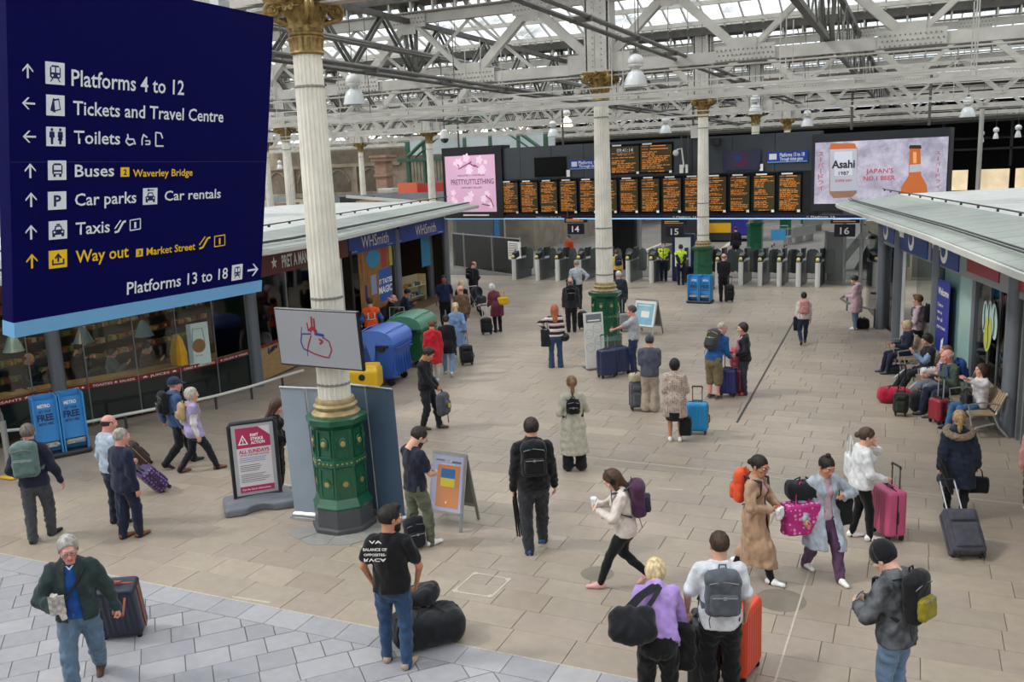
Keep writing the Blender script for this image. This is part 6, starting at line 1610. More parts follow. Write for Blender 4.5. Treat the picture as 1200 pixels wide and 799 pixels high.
for i in range(40): q = a0.x+(a1.x-a0.x)*i/39; b.box((q, 66.3, 5.3), (.05, .05, 1.7))
b.box(((a0.x+a1.x)/2, 66.3, 6.1), (a1.x-a0.x, .1, .1)); wob(b, 'railing', IG, ga)
b = MB(); p, q = atY(480, 160, 69), atY(650, 160, 69); b.box(((p.x+q.x)/2, 69, 7.4), (q.x-p.x, .2, 1.5)); wob(b, 'pale_screen', mat('screen_pale', '#c5ced2', .6, var=.05), ga)
HB = mat('hoarding_grey', '#8a939b', .6, var=.08, vscale=1); RB_ = mat('barrier_red', '#b23a34', .5); OR_ = mat('barrier_orange', '#d8694c', .5)
def slab_px(name, label, cat, px0, py0, px1, py1, hgt, Y0, Y1, m, grp=None, n=1):
 a, c = atY(px0, py0, Y0), atY(px1, py1, Y1); z = 2.92; t = thing(name, label, cat, ((a.x+c.x)/2, (Y0+Y1)/2, z), 0, grp)
 for i in range(n):
  p, q = a.lerp(c, (i+.02)/n), a.lerp(c, (i+.98)/n); b = MB(); b.beam((p.x, p.y, z+hgt/2), (q.x, q.y, z+hgt/2), .12, hgt); wob(b, 'panel', m, t)
 return t
slab_px('hoarding', 'long grey hoarding panels above the newsagent roof', 'hoarding', 380, 240, 520, 222, .8, 56, 60, HB, n=8)
slab_px('hoarding', 'short blue grey hoarding between the big sign and nearest column', 'hoarding', 318, 235, 345, 235, .9, 56, 56, HB, n=3)
slab_px('safety_barrier', 'orange plastic barrier above the shop roofs', 'barrier', 466, 228, 490, 228, 1.5, 62, 62, OR_)
slab_px('safety_barrier', 'red plastic barrier beside the pink advert screen', 'barrier', 490, 226, 521, 224, 1.4, 63, 63, RB_, n=2)
t = slab_px('tarpaulin', 'crumpled black tarpaulin heap behind the nearest column', 'tarpaulin', 398, 238, 440, 236, .8, 54, 54, mat('tarp', '#2b2e31', .6, bump=.5, bscale=8))
for px, py, w, nm_ in ((432, 231, 2.0, 'beside the stone pier'), (335, 238, 2.2, 'left of the nearest column'), (370, 236, 2.0, 'behind the nearest column'), (500, 229, 1.8, 'below the pink advert edge')):
 a = atY(px, py, 53); t = thing('timber_stack', 'small stack of pale timber '+nm_, 'timber', (a.x, 53, 2.86), 0, 'timber stacks on the raised deck')
 for k in range(3): b = MB(); b.box((0, 0, .12+k*.2), (w-.2*k, .8, .16)); b.obj('plank', mat('timber', '#a58a64', .7, var=.15), t)
plw = thing('poster_wall', 'dark platform wall lined with pale posters left of platform sign 14', 'wall', atY(600, 290, 52)); plw['kind'] = 'structure'; del plw['category']
pa, pb = atY(533, 262, 46), atY(668, 262, 66); pa.z = pb.z = 0; dv = (pb-pa).normalized(); b = MB(); b.beam(pa+Vector((0, 0, 1.7)), pb+Vector((0, 0, 1.7)), .2, 3.4); wob(b, 'wall', mat('platform_wall', '#5e6164', .7, var=.1, vscale=.5), plw)
nm = Vector((dv.y, -dv.x, 0)); SW_ = Surf(plw, pa+nm*.11, dv)
for px, c in ((582, '#3f7fb5'), (593, '#c9ccc8'), (608, '#b9beb8'), (619, '#4f86a8'), (629, '#9fb0b5'), (638, '#6d8c9c'), (646, '#a84a44'), (654, '#8fa3ad'), (661, '#3d4a5a')):
 u_, v_ = SW_.uv(px, 268); SW_.rect(u_-.4, .9, u_+.4, 2.5, mat('plposter_'+c[1:], c, .5), 'poster', .02)
b = MB(); p, q = gnd(590, 292), gnd(640, 278); b.beam(p+Vector((0, 0, .9)), q+Vector((0, 0, .9)), .06, .06); b.beam(p+Vector((0, 0, .5)), q+Vector((0, 0, .5)), .05, .05)
bt = thing('handrail', 'dark handrail on the platform beyond the left ticket gates', 'rail', p);
for i in range(9): r_ = p.lerp(q, i/8); b.cyl(r_, r_+Vector((0, 0, .9)), .03, n=6)
wob(b, 'rail', DKM, bt)
kb = thing('kiosk', 'tall black cabinet beyond the gates under the middle of the board', 'kiosk', gnd(732, 308)); p = gnd(732, 308); p.y = 44; p.x = gnd(732, 308).x*44/gnd(732, 308).y
b = MB(); b.bbox((p.x, 44, 1.5), (1.25, .8, 3.0), .03); b.box((p.x-.3, 43.59, 1.4), (.02, .02, 2.4)); wob(b, 'cabinet', mat('kiosk_black', '#0c0d0f', .35), kb); kb.location.z = 0
b = MB(); b.box((p.x+.8, 44, 1.5), (.1, .5, 3.0)); wob(b, 'side_post', STEEL, kb)
tr = thing('train', 'blue and yellow train standing at the platform beyond the gates', 'train', atY(858, 285, 60)); c = atY(850, 282, 60); c.z = 0
b = MB();
b.loft([[(c.x-1.4, 60+y, z) for y, z in ((-1.3, .4), (-1.3, 2.4), (-.8, 3.1), (.8, 3.1), (1.3, 2.4), (1.3, .4))], [(c.x+.6, 60+y, z) for y, z in ((-1.3, .4), (-1.3, 2.4), (-.8, 3.1), (.8, 3.1), (1.3, 2.4), (1.3, .4))]]); wob(b, 'yellow_nose', mat('train_yellow', '#e0a818', .4), tr)
b = MB(); b.loft([[(c.x+.6, 60+y, z) for y, z in ((-1.32, .4), (-1.32, 2.5), (-.8, 3.2), (.8, 3.2), (1.3, 2.4), (1.3, .4))], [(c.x+2.2, 60+y, z) for y, z in ((-1.3, .4), (-1.3, 3.1), (-.8, 3.9), (.8, 3.9), (1.3, 3.1), (1.3, .4))]]); wob(b, 'blue_body', mat('train_blue', '#2b2a86', .4), tr)
b = MB(); b.box((c.x-.4, 58.7, 1.5), (2.1, .04, .5)); b.box((c.x-.3, 58.68, .35), (2.6, .04, .5)); wob(b, 'underframe', DKM, tr)
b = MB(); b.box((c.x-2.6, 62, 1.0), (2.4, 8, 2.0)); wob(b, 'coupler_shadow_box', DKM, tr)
b = MB()
for p0, p1 in (((748, 297), (835, 262)), ((836, 300), (862, 280))): p, q = gnd(*p0), gnd(*p1); b.beam(p+Vector((0, 0, .02)), q+Vector((0, 0, .02)), .25, .03)
b.obj('platform_edge', WHITE_PAINT, plat)
b = MB(); p, q = gnd(765, 300), gnd(835, 276); b.beam(p+Vector((0, 1, .011)), q+Vector((0, 1, .011)), 1.6, .02); b.obj('track_bed', mat('track_bed', '#2b2a2a', .9), plat)
for (px, py), lab in (((887, 302), 'green painted square post left of the platform trolley'), ((943, 262), 'green painted square post beyond the platform seats')):
 g_ = gnd(px, py); t = thing('platform_post', lab, 'post', (g_.x, g_.y, 0)); b = MB(); b.box((0, 0, .9), (.55, .55, 1.8)); b.box((0, 0, 1.85), (.65, .65, .12)); b.box((0, -.29, 1.2), (.35, .03, .5)); b.box((0, -.29, .5), (.35, .03, .5)); b.obj('shaft', GREENP, t)
 b = MB(); b.box((0, 0, 3.2), (.4, .4, 2.6)); b.obj('upper_post', IRON_D, t)
g_ = gnd(913, 289); t = thing('luggage_trolley', 'blue and steel luggage trolley parked beyond the ticket gates', 'trolley', (g_.x, g_.y, 0))
b = MB()
for s_ in (-.4, .4): b.tube([(s_, -.5, .15), (s_, .5, .15), (s_, .6, .6), (s_, .65, 1.2)], .02, 6)
b.tube([(-.4, .65, 1.2), (.4, .65, 1.2)], .02, 6); b.obj('frame', STEEL, t); b = MB(); b.box((0, -.45, .75), (.85, .03, .6)); b.obj('advert_plate', mat('trolley_blue', '#4aa0d8', .4), t); b = MB()
for s_ in (-.35, .35): b.cyl((s_-.03, .5, .08), (s_+.03, .5, .08), .08, n=10); b.cyl((s_-.03, -.4, .08), (s_+.03, -.4, .08), .08, n=10)
b.obj('wheel', DKM, t)
for k, (px, py) in enumerate(((936, 284), (948, 272))):
 g_ = gnd(px, py); t = thing('waiting_bench', ['nearer', 'farther'][k]+' pale metal waiting bench beyond the ticket gates', 'bench', (g_.x, g_.y, 0), -.3, 'platform seats beyond the gates'); b = MB()
 b.box((0, 0, .45), (.6, 3.5, .06)); b.box((.3, 0, .75), (.06, 3.5, .5)); [b.box((0, y, .22), (.5, .06, .45)) for y in (-1.6, 0, 1.6)]; b.obj('seat_frame', STEEL, t)
g_ = gnd(985, 322); g_.y = 44; g_.x = gnd(985, 322).x*44/gnd(985, 322).y
es = thing('stair_balustrade', 'sloping steel balustrade rising behind the platform 16 sign', 'stair', (g_.x, 44, 0))
b = MB(); p, q = atY(985, 308, 44), atY(1022, 262, 44); b.beam(p, q, 1.0, .35); b.beam(p+Vector((0, 1.5, 0)), q+Vector((0, 1.5, 0)), .2, .3); wob(b, 'balustrade', STEEL, es)
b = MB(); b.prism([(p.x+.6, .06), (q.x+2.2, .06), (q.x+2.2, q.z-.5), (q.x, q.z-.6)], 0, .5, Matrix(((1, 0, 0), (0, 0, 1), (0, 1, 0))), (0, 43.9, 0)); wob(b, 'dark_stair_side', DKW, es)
tm = thing('ticket_machine', 'pale ticket machine booth with white header behind the right glass screens', 'machine', (gnd(1045, 334).x*1.04, gnd(1045, 334).y*1.04, 0)); x_, y_ = tm.location.x, tm.location.y
b = MB(); b.box((0, .2, 1.0), (1.5, .6, 2.0)); b.box((0, .2, 2.25), (2.2, .7, .5)); b.obj('cabinet', mat('booth_cream', '#b9b3a2', .6, var=.08), tm); b = MB(); b.box((0, -.13, .65), (1.1, .05, 1.2)); b.obj('dark_opening', DKW, tm); b = MB(); b.box((0, -.14, 1.62), (1.2, .05, .4)); b.obj('header', WHT, tm)
b = MB(); b.box((2.3, 1.2, 1.6), (4.2, .2, 3.2)); b.obj('backing_wall', mat('booth_grey', '#8c8a84', .6), tm)
b = MB(); b.box((-22, 98, 1.6), (46, .4, 3.2)); b.obj('platform_end_wall', mat('end_grey', '#6a6b6c', .8, var=.15, vscale=.5), wf)
for i in range(12):
 b = MB(); x = -42+i*3.5; b.box((x, 60, 4.3) if False else (x, 97.6, 2.2), (1.8, .1, 1.2)); b.obj('end_poster', mat('endposter_%d' % (i % 4), ('#a8a498', '#5d7488', '#8a6a58', '#c2c2ba')[i % 4], .6), wf)
db = struct('trim_4'); b = MB()
for z, y in ((5.2, 84), (6.1, 88), (7.4, 82)): b.box((22, y, z), (46, .2, .18))
for x in range(2, 44, 5): b.box((x, 84, 5.6), (.2, .2, 3.6))
b.obj('deck_beams', mat('deck_beam', '#3a3b3c', .7), db)
for i in range(5): b = MB(); b.cyl((4.2+i*6, 74, 0), (4.2+i*6, 74, 8), .16, n=10); b.obj('deck_post', mat('post_pale', '#a3a19a', .6), db)
# luggage and furniture builders
def soft(name, F, m, parent, label=None, thick=None):
 V, Q = F.nets(); return mobj(name, np_mesh(name, V, Q, m), parent, label)
def G2(at): return gnd(*at) if len(at) == 2 else Vector(at)
def suitcase(label, at, ang, color, w=.44, h=.66, d=.27, hard=True, handle=.0, tilt=0, wheels='#1c1c1e', trim=None, hcol='#7a7c80', mat_=None, group=None, roll=0, cat='suitcase'):
 P = G2(at); t = thing('suitcase', label, cat, P, R(math.degrees(math.atan2(-P.x, P.y))+ang), group); t.rotation_euler.x = R(tilt); t.rotation_euler.y = R(roll)
 m = mat_ or (plastic(color, .38, .15) if hard else fabric(color, 's')); hs_ = .016 if P.length < 16 else .024
 F = Fld((-w/2-.04, -d/2-.05, .02), (w/2+.04, d/2+.05, h+.12), hs_)
 F.rbox((0, 0, .07+h/2), (w/2, d/2, h/2), .055 if hard else .045)
 if hard:
  X, Y, Z = F.ax[0][:, None, None], F.ax[1][None, :, None], F.ax[2][None, None, :]
  F.F = F.F+(.006*np.clip(np.sin(X*2*np.pi/.065)*1.6, -1, 1)*(np.abs(Z-.07-h/2) < h/2-.07)*(np.abs(Y) > d/2-.06)).astype(np.float32)
 soft('shell', F, m, t)
 if not hard:
  F = Fld((-w/2, -d/2-.09, .02), (w/2, 0, h+.1), hs_); F.rbox((0, -d/2-.012, .07+h*.36), (w/2-.05, .03, h*.27), .028); F.rbox((0, -d/2-.012, .07+h*.80), (w/2-.05, .026, h*.11), .024); soft('pocket', F, m, t)
 b = MB()
 ring = [(x, z) for x, z in ((-w/2-.004, .13), (-w/2-.004, h+.01), (-w/2+.05, h+.072), (w/2-.05, h+.072), (w/2+.004, h+.01), (w/2+.004, .13), (w/2-.05, .072), (-w/2+.05, .072))]
 b.tube([(x, 0, z) for x, z in ring], .009, 5, closed=True); b.obj('zip', plastic(trim or '#1a1b1d', .5), t)
 b = MB()
 for sx in (-1, 1):
  for sy in (-1, 1): x, y = sx*(w/2-.05), sy*(d/2-.05); b.cyl((x-.012, y, .035), (x+.012, y, .035), .034, n=10); b.box((x, y, .065), (.045, .05, .05))
 b.obj('wheels', plastic(wheels, .5), t)
 b = MB(); z0 = h+.07
 if handle:
  for sx in (-1, 1): b.cyl((sx*w*.22, d/2-.06, z0-.05), (sx*w*.22, d/2-.06, z0+handle), .011, n=6)
  b.obj('trolley_tube', metalm(hcol), t); b = MB(); b.tube([(-w*.24, d/2-.06, z0+handle-.02), (-w*.22, d/2-.06, z0+handle+.015), (w*.22, d/2-.06, z0+handle+.015), (w*.24, d/2-.06, z0+handle-.02)], .017, 6); b.obj('grip', plastic('#202124', .4), t)
 b = MB(); b.tube([(-.09, 0, z0-.01), (-.08, 0, z0+.03), (.08, 0, z0+.03), (.09, 0, z0-.01)], .012, 6); b.obj('carry_handle', plastic(trim or '#202124', .4), t)
 b = MB(); b.tube([(w/2, 0, h*.4), (w/2+.03, 0, h*.43), (w/2+.03, 0, h*.67), (w/2, 0, h*.7)], .011, 6); b.obj('side_handle', plastic(trim or '#202124', .4), t)
 t['top'] = (0, d/2-.06, z0+handle)
 return t
def placed(name, label, cat, s, org, x, y, z, group=None):
 """a thing placed in a person's frame"""
 M = np.eye(4); M[:3, 0], M[:3, 1], M[:3, 2], M[:3, 3] = nrm(np.asarray(x, float)), nrm(np.asarray(y, float)), nrm(np.asarray(z, float)), org
 W = s.M @ Matrix(M.tolist()); t = thing(name, label, cat, (0, 0, 0), 0, group); t.matrix_basis = W; return t
def backpack(label, s=None, color='#303236', w=.31, h=.46, d=.17, at=None, ang=0, lie=0, pocket=None, trim=None, straps=True, side=0, drop=0, group=None, name='backpack', scol=None):
 if s is not None:
  H = s.H; off = s.C-s.f*((.060 if s.fem else .070)*H+d/2)+s.u*(.03-drop)*H+s.r*side
  t = placed(name, label, name, s, off, s.r, s.f, s.u, group)
 else:
  P = G2(at); t = thing(name, label, name, P+Vector((0, 0, h/2 if not lie else d/2)), R(math.degrees(math.atan2(-P.x, P.y))+ang), group); t.rotation_euler.x = R(lie)
 hh = .015 if (s is None or s.D < 17) else .022
 m = fabric(color, 'b'); F = Fld((-w/2-.05, -d/2-.10, -h/2-.05), (w/2+.05, d/2+.05, h/2+.06), hh)
 F.rbox((0, .0, -.01), (w/2, d/2*.85, h/2-.01), .06, .0).ell((0, -.01, h/2-.10), (w/2*.96, d/2, .12), .03); F.wrinkle(.004, 7, .12); soft('main_pack', F, m, t)
 F = Fld((-w/2, -d/2-.12, -h/2-.03), (w/2, 0, h/2), hh); F.rbox((0, -d/2-.005, -h*.17), (w/2-.035, .045, h*.22), .035); F.wrinkle(.003, 9, .1); soft('pocket', F, fabric(pocket, 'b') if pocket else m, t)
 b = MB(); b.tube([(-w/2+.02, -.02, h*.12), (-w*.4, -d*.5, h*.28), (0, -d*.56, h*.34), (w*.4, -d*.5, h*.28), (w/2-.02, -.02, h*.12)], .005, 5); b.tube([(-w/2+.05, -d/2-.05, h*.02), (w/2-.05, -d/2-.05, h*.02)], .005, 5)
 b.box((0, -d/2-.055, h*.02), (.03, .01, .03)); b.obj('zip', plastic(trim or '#8a8c8e', .5), t)
 b = MB(); b.tube([(-.035, d*.25, h/2-.02), (-.03, d*.25, h/2+.035), (.03, d*.25, h/2+.035), (.035, d*.25, h/2-.02)], .009, 6); b.obj('grab_loop', m, t)
 if s is not None and straps:
  H = s.H; b = MB(); KF = 2.05 if s.fem else 2.3
  for sg in (-1, 1):
   pts = [(sg*.045*H, d*.35, h/2-.05), (sg*.062*H, .085*H*.5+d/2, (.098-.03)*H+.03), (sg*.068*H, .058*H*KF+d/2+.02, .075*H), (sg*.075*H, .058*H*KF+d/2+.03, -.02*H), (sg*.100*H, .058*H*1.3+d/2, -.08*H), (sg*.095*H, d/2, -.115*H)]
   P_ = [Vector(p) for p in pts]
   for p, q in zip(P_[:-1], P_[1:]): b.beam(p, q, .045, .012, up=(q-p).cross(Vector((1, 0, 0))))
  b.obj('shoulder_strap', fabric(scol, 'b') if scol else m, t)
  b = MB(); b.tube([(-.1, .02, -h*.42), (-.13, .0, -h*.62), (-.12, -.01, -h*.78)], .006, 4); b.obj('loose_strap', plastic('#1d1d1f', .6), t)
 return t
def phone(label, s, side='r', color='#e8e8e8', tilt=.5, both=False):
 p = palm(s, side, (-.035, .02, -.075));
 if both: p = (palm(s, 'r')+palm(s, 'l'))/2+s.f*.02
 z = nrm(s.u*.75-s.f*tilt) if True else s.u; y = nrm(s.f*.75+s.u*tilt); x = np.cross(y, z)
 t = placed('mobile_phone', label, 'phone', s, p, x, y, z); b = MB(); b.bbox((0, 0, .02), (.074, .009, .15), .004); b.obj('case', plastic(color, .3), t); b = MB(); b.box((0, -.0052, .02), (.066, .001, .138)); b.obj('screen', screen_mat('phone_screen', '#9fb0c4', .4), t); return t
def cup(label, s, side, color='#e9e4da', lid='#f4f4f2'):
 p = palm(s, side, (-.035, .01, -.08)); t = placed('coffee_cup', label, 'cup', s, p-V3(0, 0, .05), (1, 0, 0), (0, 1, 0), (0, 0, 1)); b = MB(); b.lathe([(.028, 0), (.040, .11), (.041, .112)], 14); b.obj('cup', plastic(color, .5), t, 40); b = MB(); b.lathe([(.043, .108), (.043, .118), (.036, .128), (.01, .128)], 14); b.obj('lid', plastic(lid, .4), t, 40); return t
def strapline(t_or_s, pts, w, m, name='strap', parent=None):
 b = MB(); P_ = [Vector(tuple(p)) for p in pts]
 for p, q in zip(P_[:-1], P_[1:]): b.beam(p, q, w, .008, up=(q-p).orthogonal())
 return b
def tote(label, s, org, color, w=.38, h=.36, d=.12, handles=.28, pattern=None, name='tote_bag', axes=None, soft_=.0, cat='bag', hcol=None):
 x, y, z = axes or ((1, 0, 0), (0, 1, 0), (0, 0, 1)); t = placed(name, label, cat, s, org, x, y, z); m = pattern or fabric(color, 't')
 F = Fld((-w/2-.05, -d/2-.05, -h-.05), (w/2+.05, d/2+.05, .06), .015 if s.D < 17 else .022); F.rbox((0, 0, -h/2), (w/2, d/2, h/2), .035); F.wrinkle(.006, 4, .14); soft('bag_body', F, m, t)
 b = MB()
 for sy in (-1, 1): b.tube([(-w*.22, sy*d*.3, -.02), (-w*.16, sy*.02, handles*.6), (0, 0, handles), (w*.16, sy*.02, handles*.6), (w*.22, sy*d*.3, -.02)], .008, 5)
 b.obj('handle', fabric(hcol or color, 't'), t); return t
def dotmat(name, base, dot, scale=14, r=.33):
 if name in _MATS: return _MATS[name]
 m = mat(name, base, .55); nt = m.node_tree; bs = nt.nodes['Principled BSDF']; v = nt.nodes.new('ShaderNodeTexVoronoi'); v.inputs['Scale'].default_value = scale; v.inputs['Randomness'].default_value = .35
 tc = nt.nodes.new('ShaderNodeTexCoord'); c = nt.nodes.new('ShaderNodeValToRGB'); c.color_ramp.interpolation = 'CONSTANT'; c.color_ramp.elements[0].color = (*srgb(dot), 1); c.color_ramp.elements[1].position = r; c.color_ramp.elements[1].color = (*srgb(base), 1)
 nt.links.new(tc.outputs['Object'], v.inputs['Vector']); nt.links.new(v.outputs['Distance'], c.inputs['Fac']); nt.links.new(c.outputs['Color'], bs.inputs['Base Color']); return m
def stripemat(name, cols, scale=9, dirz=True):
 if name in _MATS: return _MATS[name]
 m = mat(name, cols[0], .8); nt = m.node_tree; bs = nt.nodes['Principled BSDF']; tc = nt.nodes.new('ShaderNodeTexCoord'); sp = nt.nodes.new('ShaderNodeSeparateXYZ'); mu = nt.nodes.new('ShaderNodeMath'); mu.operation = 'MULTIPLY'; mu.inputs[1].default_value = scale; fr = nt.nodes.new('ShaderNodeMath'); fr.operation = 'FRACT'; c = nt.nodes.new('ShaderNodeValToRGB'); c.color_ramp.interpolation = 'CONSTANT'
 nt.links.new(tc.outputs['Object'], sp.inputs[0]); nt.links.new(sp.outputs[2], mu.inputs[0]); nt.links.new(mu.outputs[0], fr.inputs[0]); nt.links.new(fr.outputs[0], c.inputs['Fac']); nt.links.new(c.outputs['Color'], bs.inputs['Base Color'])
 e = c.color_ramp.elements; e[0].color = (*srgb(cols[0]), 1); e[1].position = 1/len(cols); e[1].color = (*srgb(cols[1]), 1)
 for i, q in enumerate(cols[2:]): z = e.new((i+2)/len(cols)); z.color = (*srgb(q), 1)
 return m
def holdall(label, at, ang, color, L=.62, r=.17, top=True, group=None, h_=1.0, name='holdall', cat='bag'):
 P = G2(at); t = thing(name, label, cat, P, R(math.degrees(math.atan2(-P.x, P.y))+ang), group); F = Fld((-L/2-.05, -r-.06, -.02), (L/2+.05, r+.06, 2.3*r*h_), .018 if P.length < 18 else .024)
 F.rbox((0, 0, r*h_), (L/2, r, r*h_), r*.62); F.wrinkle(.006, 12, .16); F.cut((0, 0, -1), 0); soft('bag_body', F, fabric(color, 'b'), t)
 b = MB()
 for sx in (-.14, .14): b.tube([(sx*L*1.6, -r, r*.5), (sx*L*1.4, -r*.5, r*2.0*h_), (sx*L*.6, 0, 2*r*h_+.05), (sx*L*1.4, r*.5, r*2.0*h_), (sx*L*1.6, r, r*.5)], .010, 5)
 b.tube([(-L/2+.04, 0, 2*r*h_-.03), (0, 0, 2*r*h_+.004), (L/2-.04, 0, 2*r*h_-.03)], .007, 5); b.obj('handle', fabric('#17181a', 'b'), t); return t
# wheeled waste bins
def waste_bin(label, at, ang, color, lidc):
 P = G2(at); t = thing('wheeled_bin', label, 'bin', P, R(ang)); m = plastic(color, .42); W, D = .66, .52
 b = MB(); b.loft([[(x*k, y*k, z) for x, y in ((-W, -D), (W, -D), (W, D), (-W, D))] for k, z in ((.80, .20), (.84, .26), (.98, 1.0), (1.04, 1.02), (1.04, 1.10), (1.0, 1.12))]); b.obj('body', m, t)
 b = MB()
 for i in range(7): x = -.54+i*.18; b.box((x, -D*.93, .62), (.03, .05, .72), Matrix.Rotation(-.10, 3, 'X')); b.box((x, D*.93, .62), (.03, .05, .72), Matrix.Rotation(.10, 3, 'X'))
 b.obj('rib', m, t)
 b = MB(); n = 12; r1 = [(-W*1.03, D*1.06*math.cos(math.pi*i/n), 1.10+.36*math.sin(math.pi*i/n)**.8) for i in range(n+1)]; b.loft([r1, [(W*1.03, y, z) for _, y, z in r1]], True); b.obj('lid', plastic(lidc, .38), t, 40)
 b = MB()
 for y in (-.3, .3): b.tube([(-W*.98, y*1.2, 1.12+.28), (0, y*1.25, 1.16+.27), (W*.98, y*1.2, 1.12+.28)], .014, 5)
 b.obj('lid_rib', plastic(lidc, .38), t)
 for sx in (-1, 1):
  b = MB(); b.prism([(-.10, 1.16), (.10, 1.30), (.18, 1.2), (.05, .72), (-.04, .70)], -.02, .02, Matrix(((0, 0, 1), (1, 0, 0), (0, 1, 0))), (sx*(W*1.07), 0, 0)); b.cyl((sx*W*1.0, .0, .76), (sx*W*1.16, 0, .76), .05, n=10); b.obj('lid_arm', plastic(lidc, .38), t)
  b = MB(); b.cyl((sx*W*.98, -.22, 1.0), (sx*W*1.12, -.22, 1.0), .085, n=12); b.box((sx*W*1.07, -.25, 1.06), (.05, .35, .05)); b.obj('trunnion', plastic('#14161a', .5), t)
 b = MB(); b.box((0, -D*1.08, .98), (1.1, .05, .04)); b.box((.45, -D*1.12, .9), (.2, .04, .03)); b.obj('front_handle', m, t)
 for sx in (-1, 1):
  for sy in (-1, 1): b = MB(); b.cyl((sx*.45-.03, sy*.34, .10), (sx*.45+.03, sy*.34, .10), .10, n=14); b.box((sx*.45, sy*.34, .18), (.09, .10, .08)); b.obj('wheel', plastic('#17181a', .6), t)
 return t
waste_bin('blue wheeled bin with domed lid, nearest beside the television', tuple(gnd(452, 447)), 100, '#3460b4', '#5479cc')
waste_bin('green wheeled bin with domed lid behind the blue bin', tuple(gnd(484, 426)), 100, '#246340', '#558f74')
P = gnd(418, 462); t = thing('cleaning_machine', 'bright yellow floor cleaning machine behind the banners and blue bin', 'machine', P, R(20)); YL = plastic('#e2b51c', .35)
F = Fld((-.8, -.5, .1), (.8, .5, 1.2), .03); F.rbox((0, 0, .42), (.62, .36, .26), .08).rbox((-.35, 0, .7), (.22, .3, .2), .07, .05).rbox((.40, 0, .66), (.2, .26, .1), .05, .04); soft('hood', F, YL, t)
b = MB(); b.box((0, 0, .14), (1.1, .6, .14)); b.tube([(-.5, -.2, .8), (-.75, -.2, 1.0), (-.75, .2, 1.0), (-.5, .2, .8)], .02, 6); b.obj('chassis', plastic('#1d1e20', .6), t)
for sx in (-.4, .4): b = MB(); b.cyl((sx, -.36, .12), (sx, .36, .12), .12, n=14); b.obj('wheel', plastic('#17181a', .6), t)
b = MB(); b.cyl((.25, -.365, .5), (.25, -.375, .5), .08, n=14); b.obj('badge', plastic('#2a2420', .4), t)
P = gnd(374, 470); t = thing('wet_floor_cone', 'tall yellow folding warning board behind the left grey banner', 'sign', (P.x, P.y+1.2, 0)); b = MB(); b.prism([(-.2, 0), (.2, 0), (.12, 1.25), (-.12, 1.25)], -.02, .02, Matrix(((1, 0, 0), (0, 0, -1), (0, 1, 0)))); b.prism([(-.2, 0), (.2, 0), (.12, 1.25), (-.12, 1.25)], .18, .22, Matrix(((1, 0, 0), (0, 0, -1), (0, 1, 0)))); b.obj('board', YL, t)
def banner(label, pL, pR, hgt, lean, colr, cable):
 a, c = Vector(pL), Vector(pR); d = (c-a); W = d.length; t = thing('pull_up_banner', label, 'banner', (a+c)/2, math.atan2(d.y, d.x)); L2 = W/2
 b = MB(); b.prism([(-L2, -.10), (L2, -.10), (L2, .10), (-L2, .10)], 0, .03); b.bbox((0, 0, .06), (W, .13, .09), .03); b.obj('base', metalm('#c3c5c8', .3), t)
 b = MB(); b.beam((0, 0, .08), (lean, .04, hgt), .012, W-.04, up=(1, 0, 0));
 m_ = MB(); vs = [(-L2+.03, 0, .08), (L2-.03, 0, .08), (L2-.03+lean, .03, hgt), (-L2+.03+lean, .03, hgt)]; m_.add([(x, y-.004, z) for x, y, z in vs]+[(x, y+.004, z) for x, y, z in vs], [(0, 1, 2, 3), (7, 6, 5, 4), (0, 4, 5, 1), (1, 5, 6, 2), (2, 6, 7, 3), (3, 7, 4, 0)]); m_.obj('sheet', mat('banner_'+colr[1:], colr, .45, var=.05, vscale=1.5), t)
 b = MB(); b.tube([(lean-L2+.03, .02, hgt), (lean+L2-.03, .02, hgt)], .018, 8); b.cyl((0, -.03, .1), (lean, -.01, hgt), .011, n=6); b.obj('support_pole', metalm('#b4b6ba', .3), t)
 if cable: b = MB(); b.tube([(.01+.04*math.sin(z*2.2), -.05, z) for z in np.linspace(.1, hgt, 14)], .006, 5); b.obj('cable', plastic('#c9cbcd', .4), t)
banner('grey pull-up banner back left of the green pedestal', gnd(344, 605), gnd(408, 611), 2.12, -.08, '#8d99a6', True)
banner('darker grey pull-up banner back right of the green pedestal', gnd(414, 598), gnd(477, 612), 2.10, -.10, '#4c6074', False)
P = (gnd(262, 600)+gnd(336, 590))/2+Vector((0, .1, 0)); d = gnd(336, 588)-gnd(262, 600); t = thing('poster_stand', 'black framed poster stand announcing rail strike action on a curved grey base', 'sign', P, math.atan2(d.y, d.x))
F = Fld((-.62, -.42, -.02), (.62, .42, .30), .018); F.rbox((0, 0, .06), (.56, .36, .085), .06).ell((0, .0, .13), (.46, .16, .08), .06); F.ell((0, -.45, 0), (.24, .22, .2), .05, op='s').ell((0, .45, 0), (.24, .22, .2), .05, op='s'); F.cut((0, 0, -1), 0); soft('base', F, plastic('#70757c', .5), t)
b = MB(); b.tube([(-.36, 0, .2), (-.36, 0, 1.40), (-.33, 0, 1.44), (.33, 0, 1.44), (.36, 0, 1.40), (.36, 0, .2)], .035, 8, closed=True); b.obj('frame', plastic('#22252b', .4), t)
S1 = Surf(t, chainM(t) @ Vector((-.33, -.012, .22)), chainM(t).to_3x3() @ Vector((1, 0, 0)), (0, 0, 1)); PW = mat('paper', '#ded9dc', .6); MG = mat('strike_magenta', '#b3305f', .5); GT = mat('print_grey', '#6e6e70', .7)
S1.rect(0, 0, .66, 1.19, mat('panel_alu', '#b8bcc2', .4, metal=.4), 'panel', 0, .02); S1.rect(.06, .05, .60, 1.14, PW, 'poster', .014)
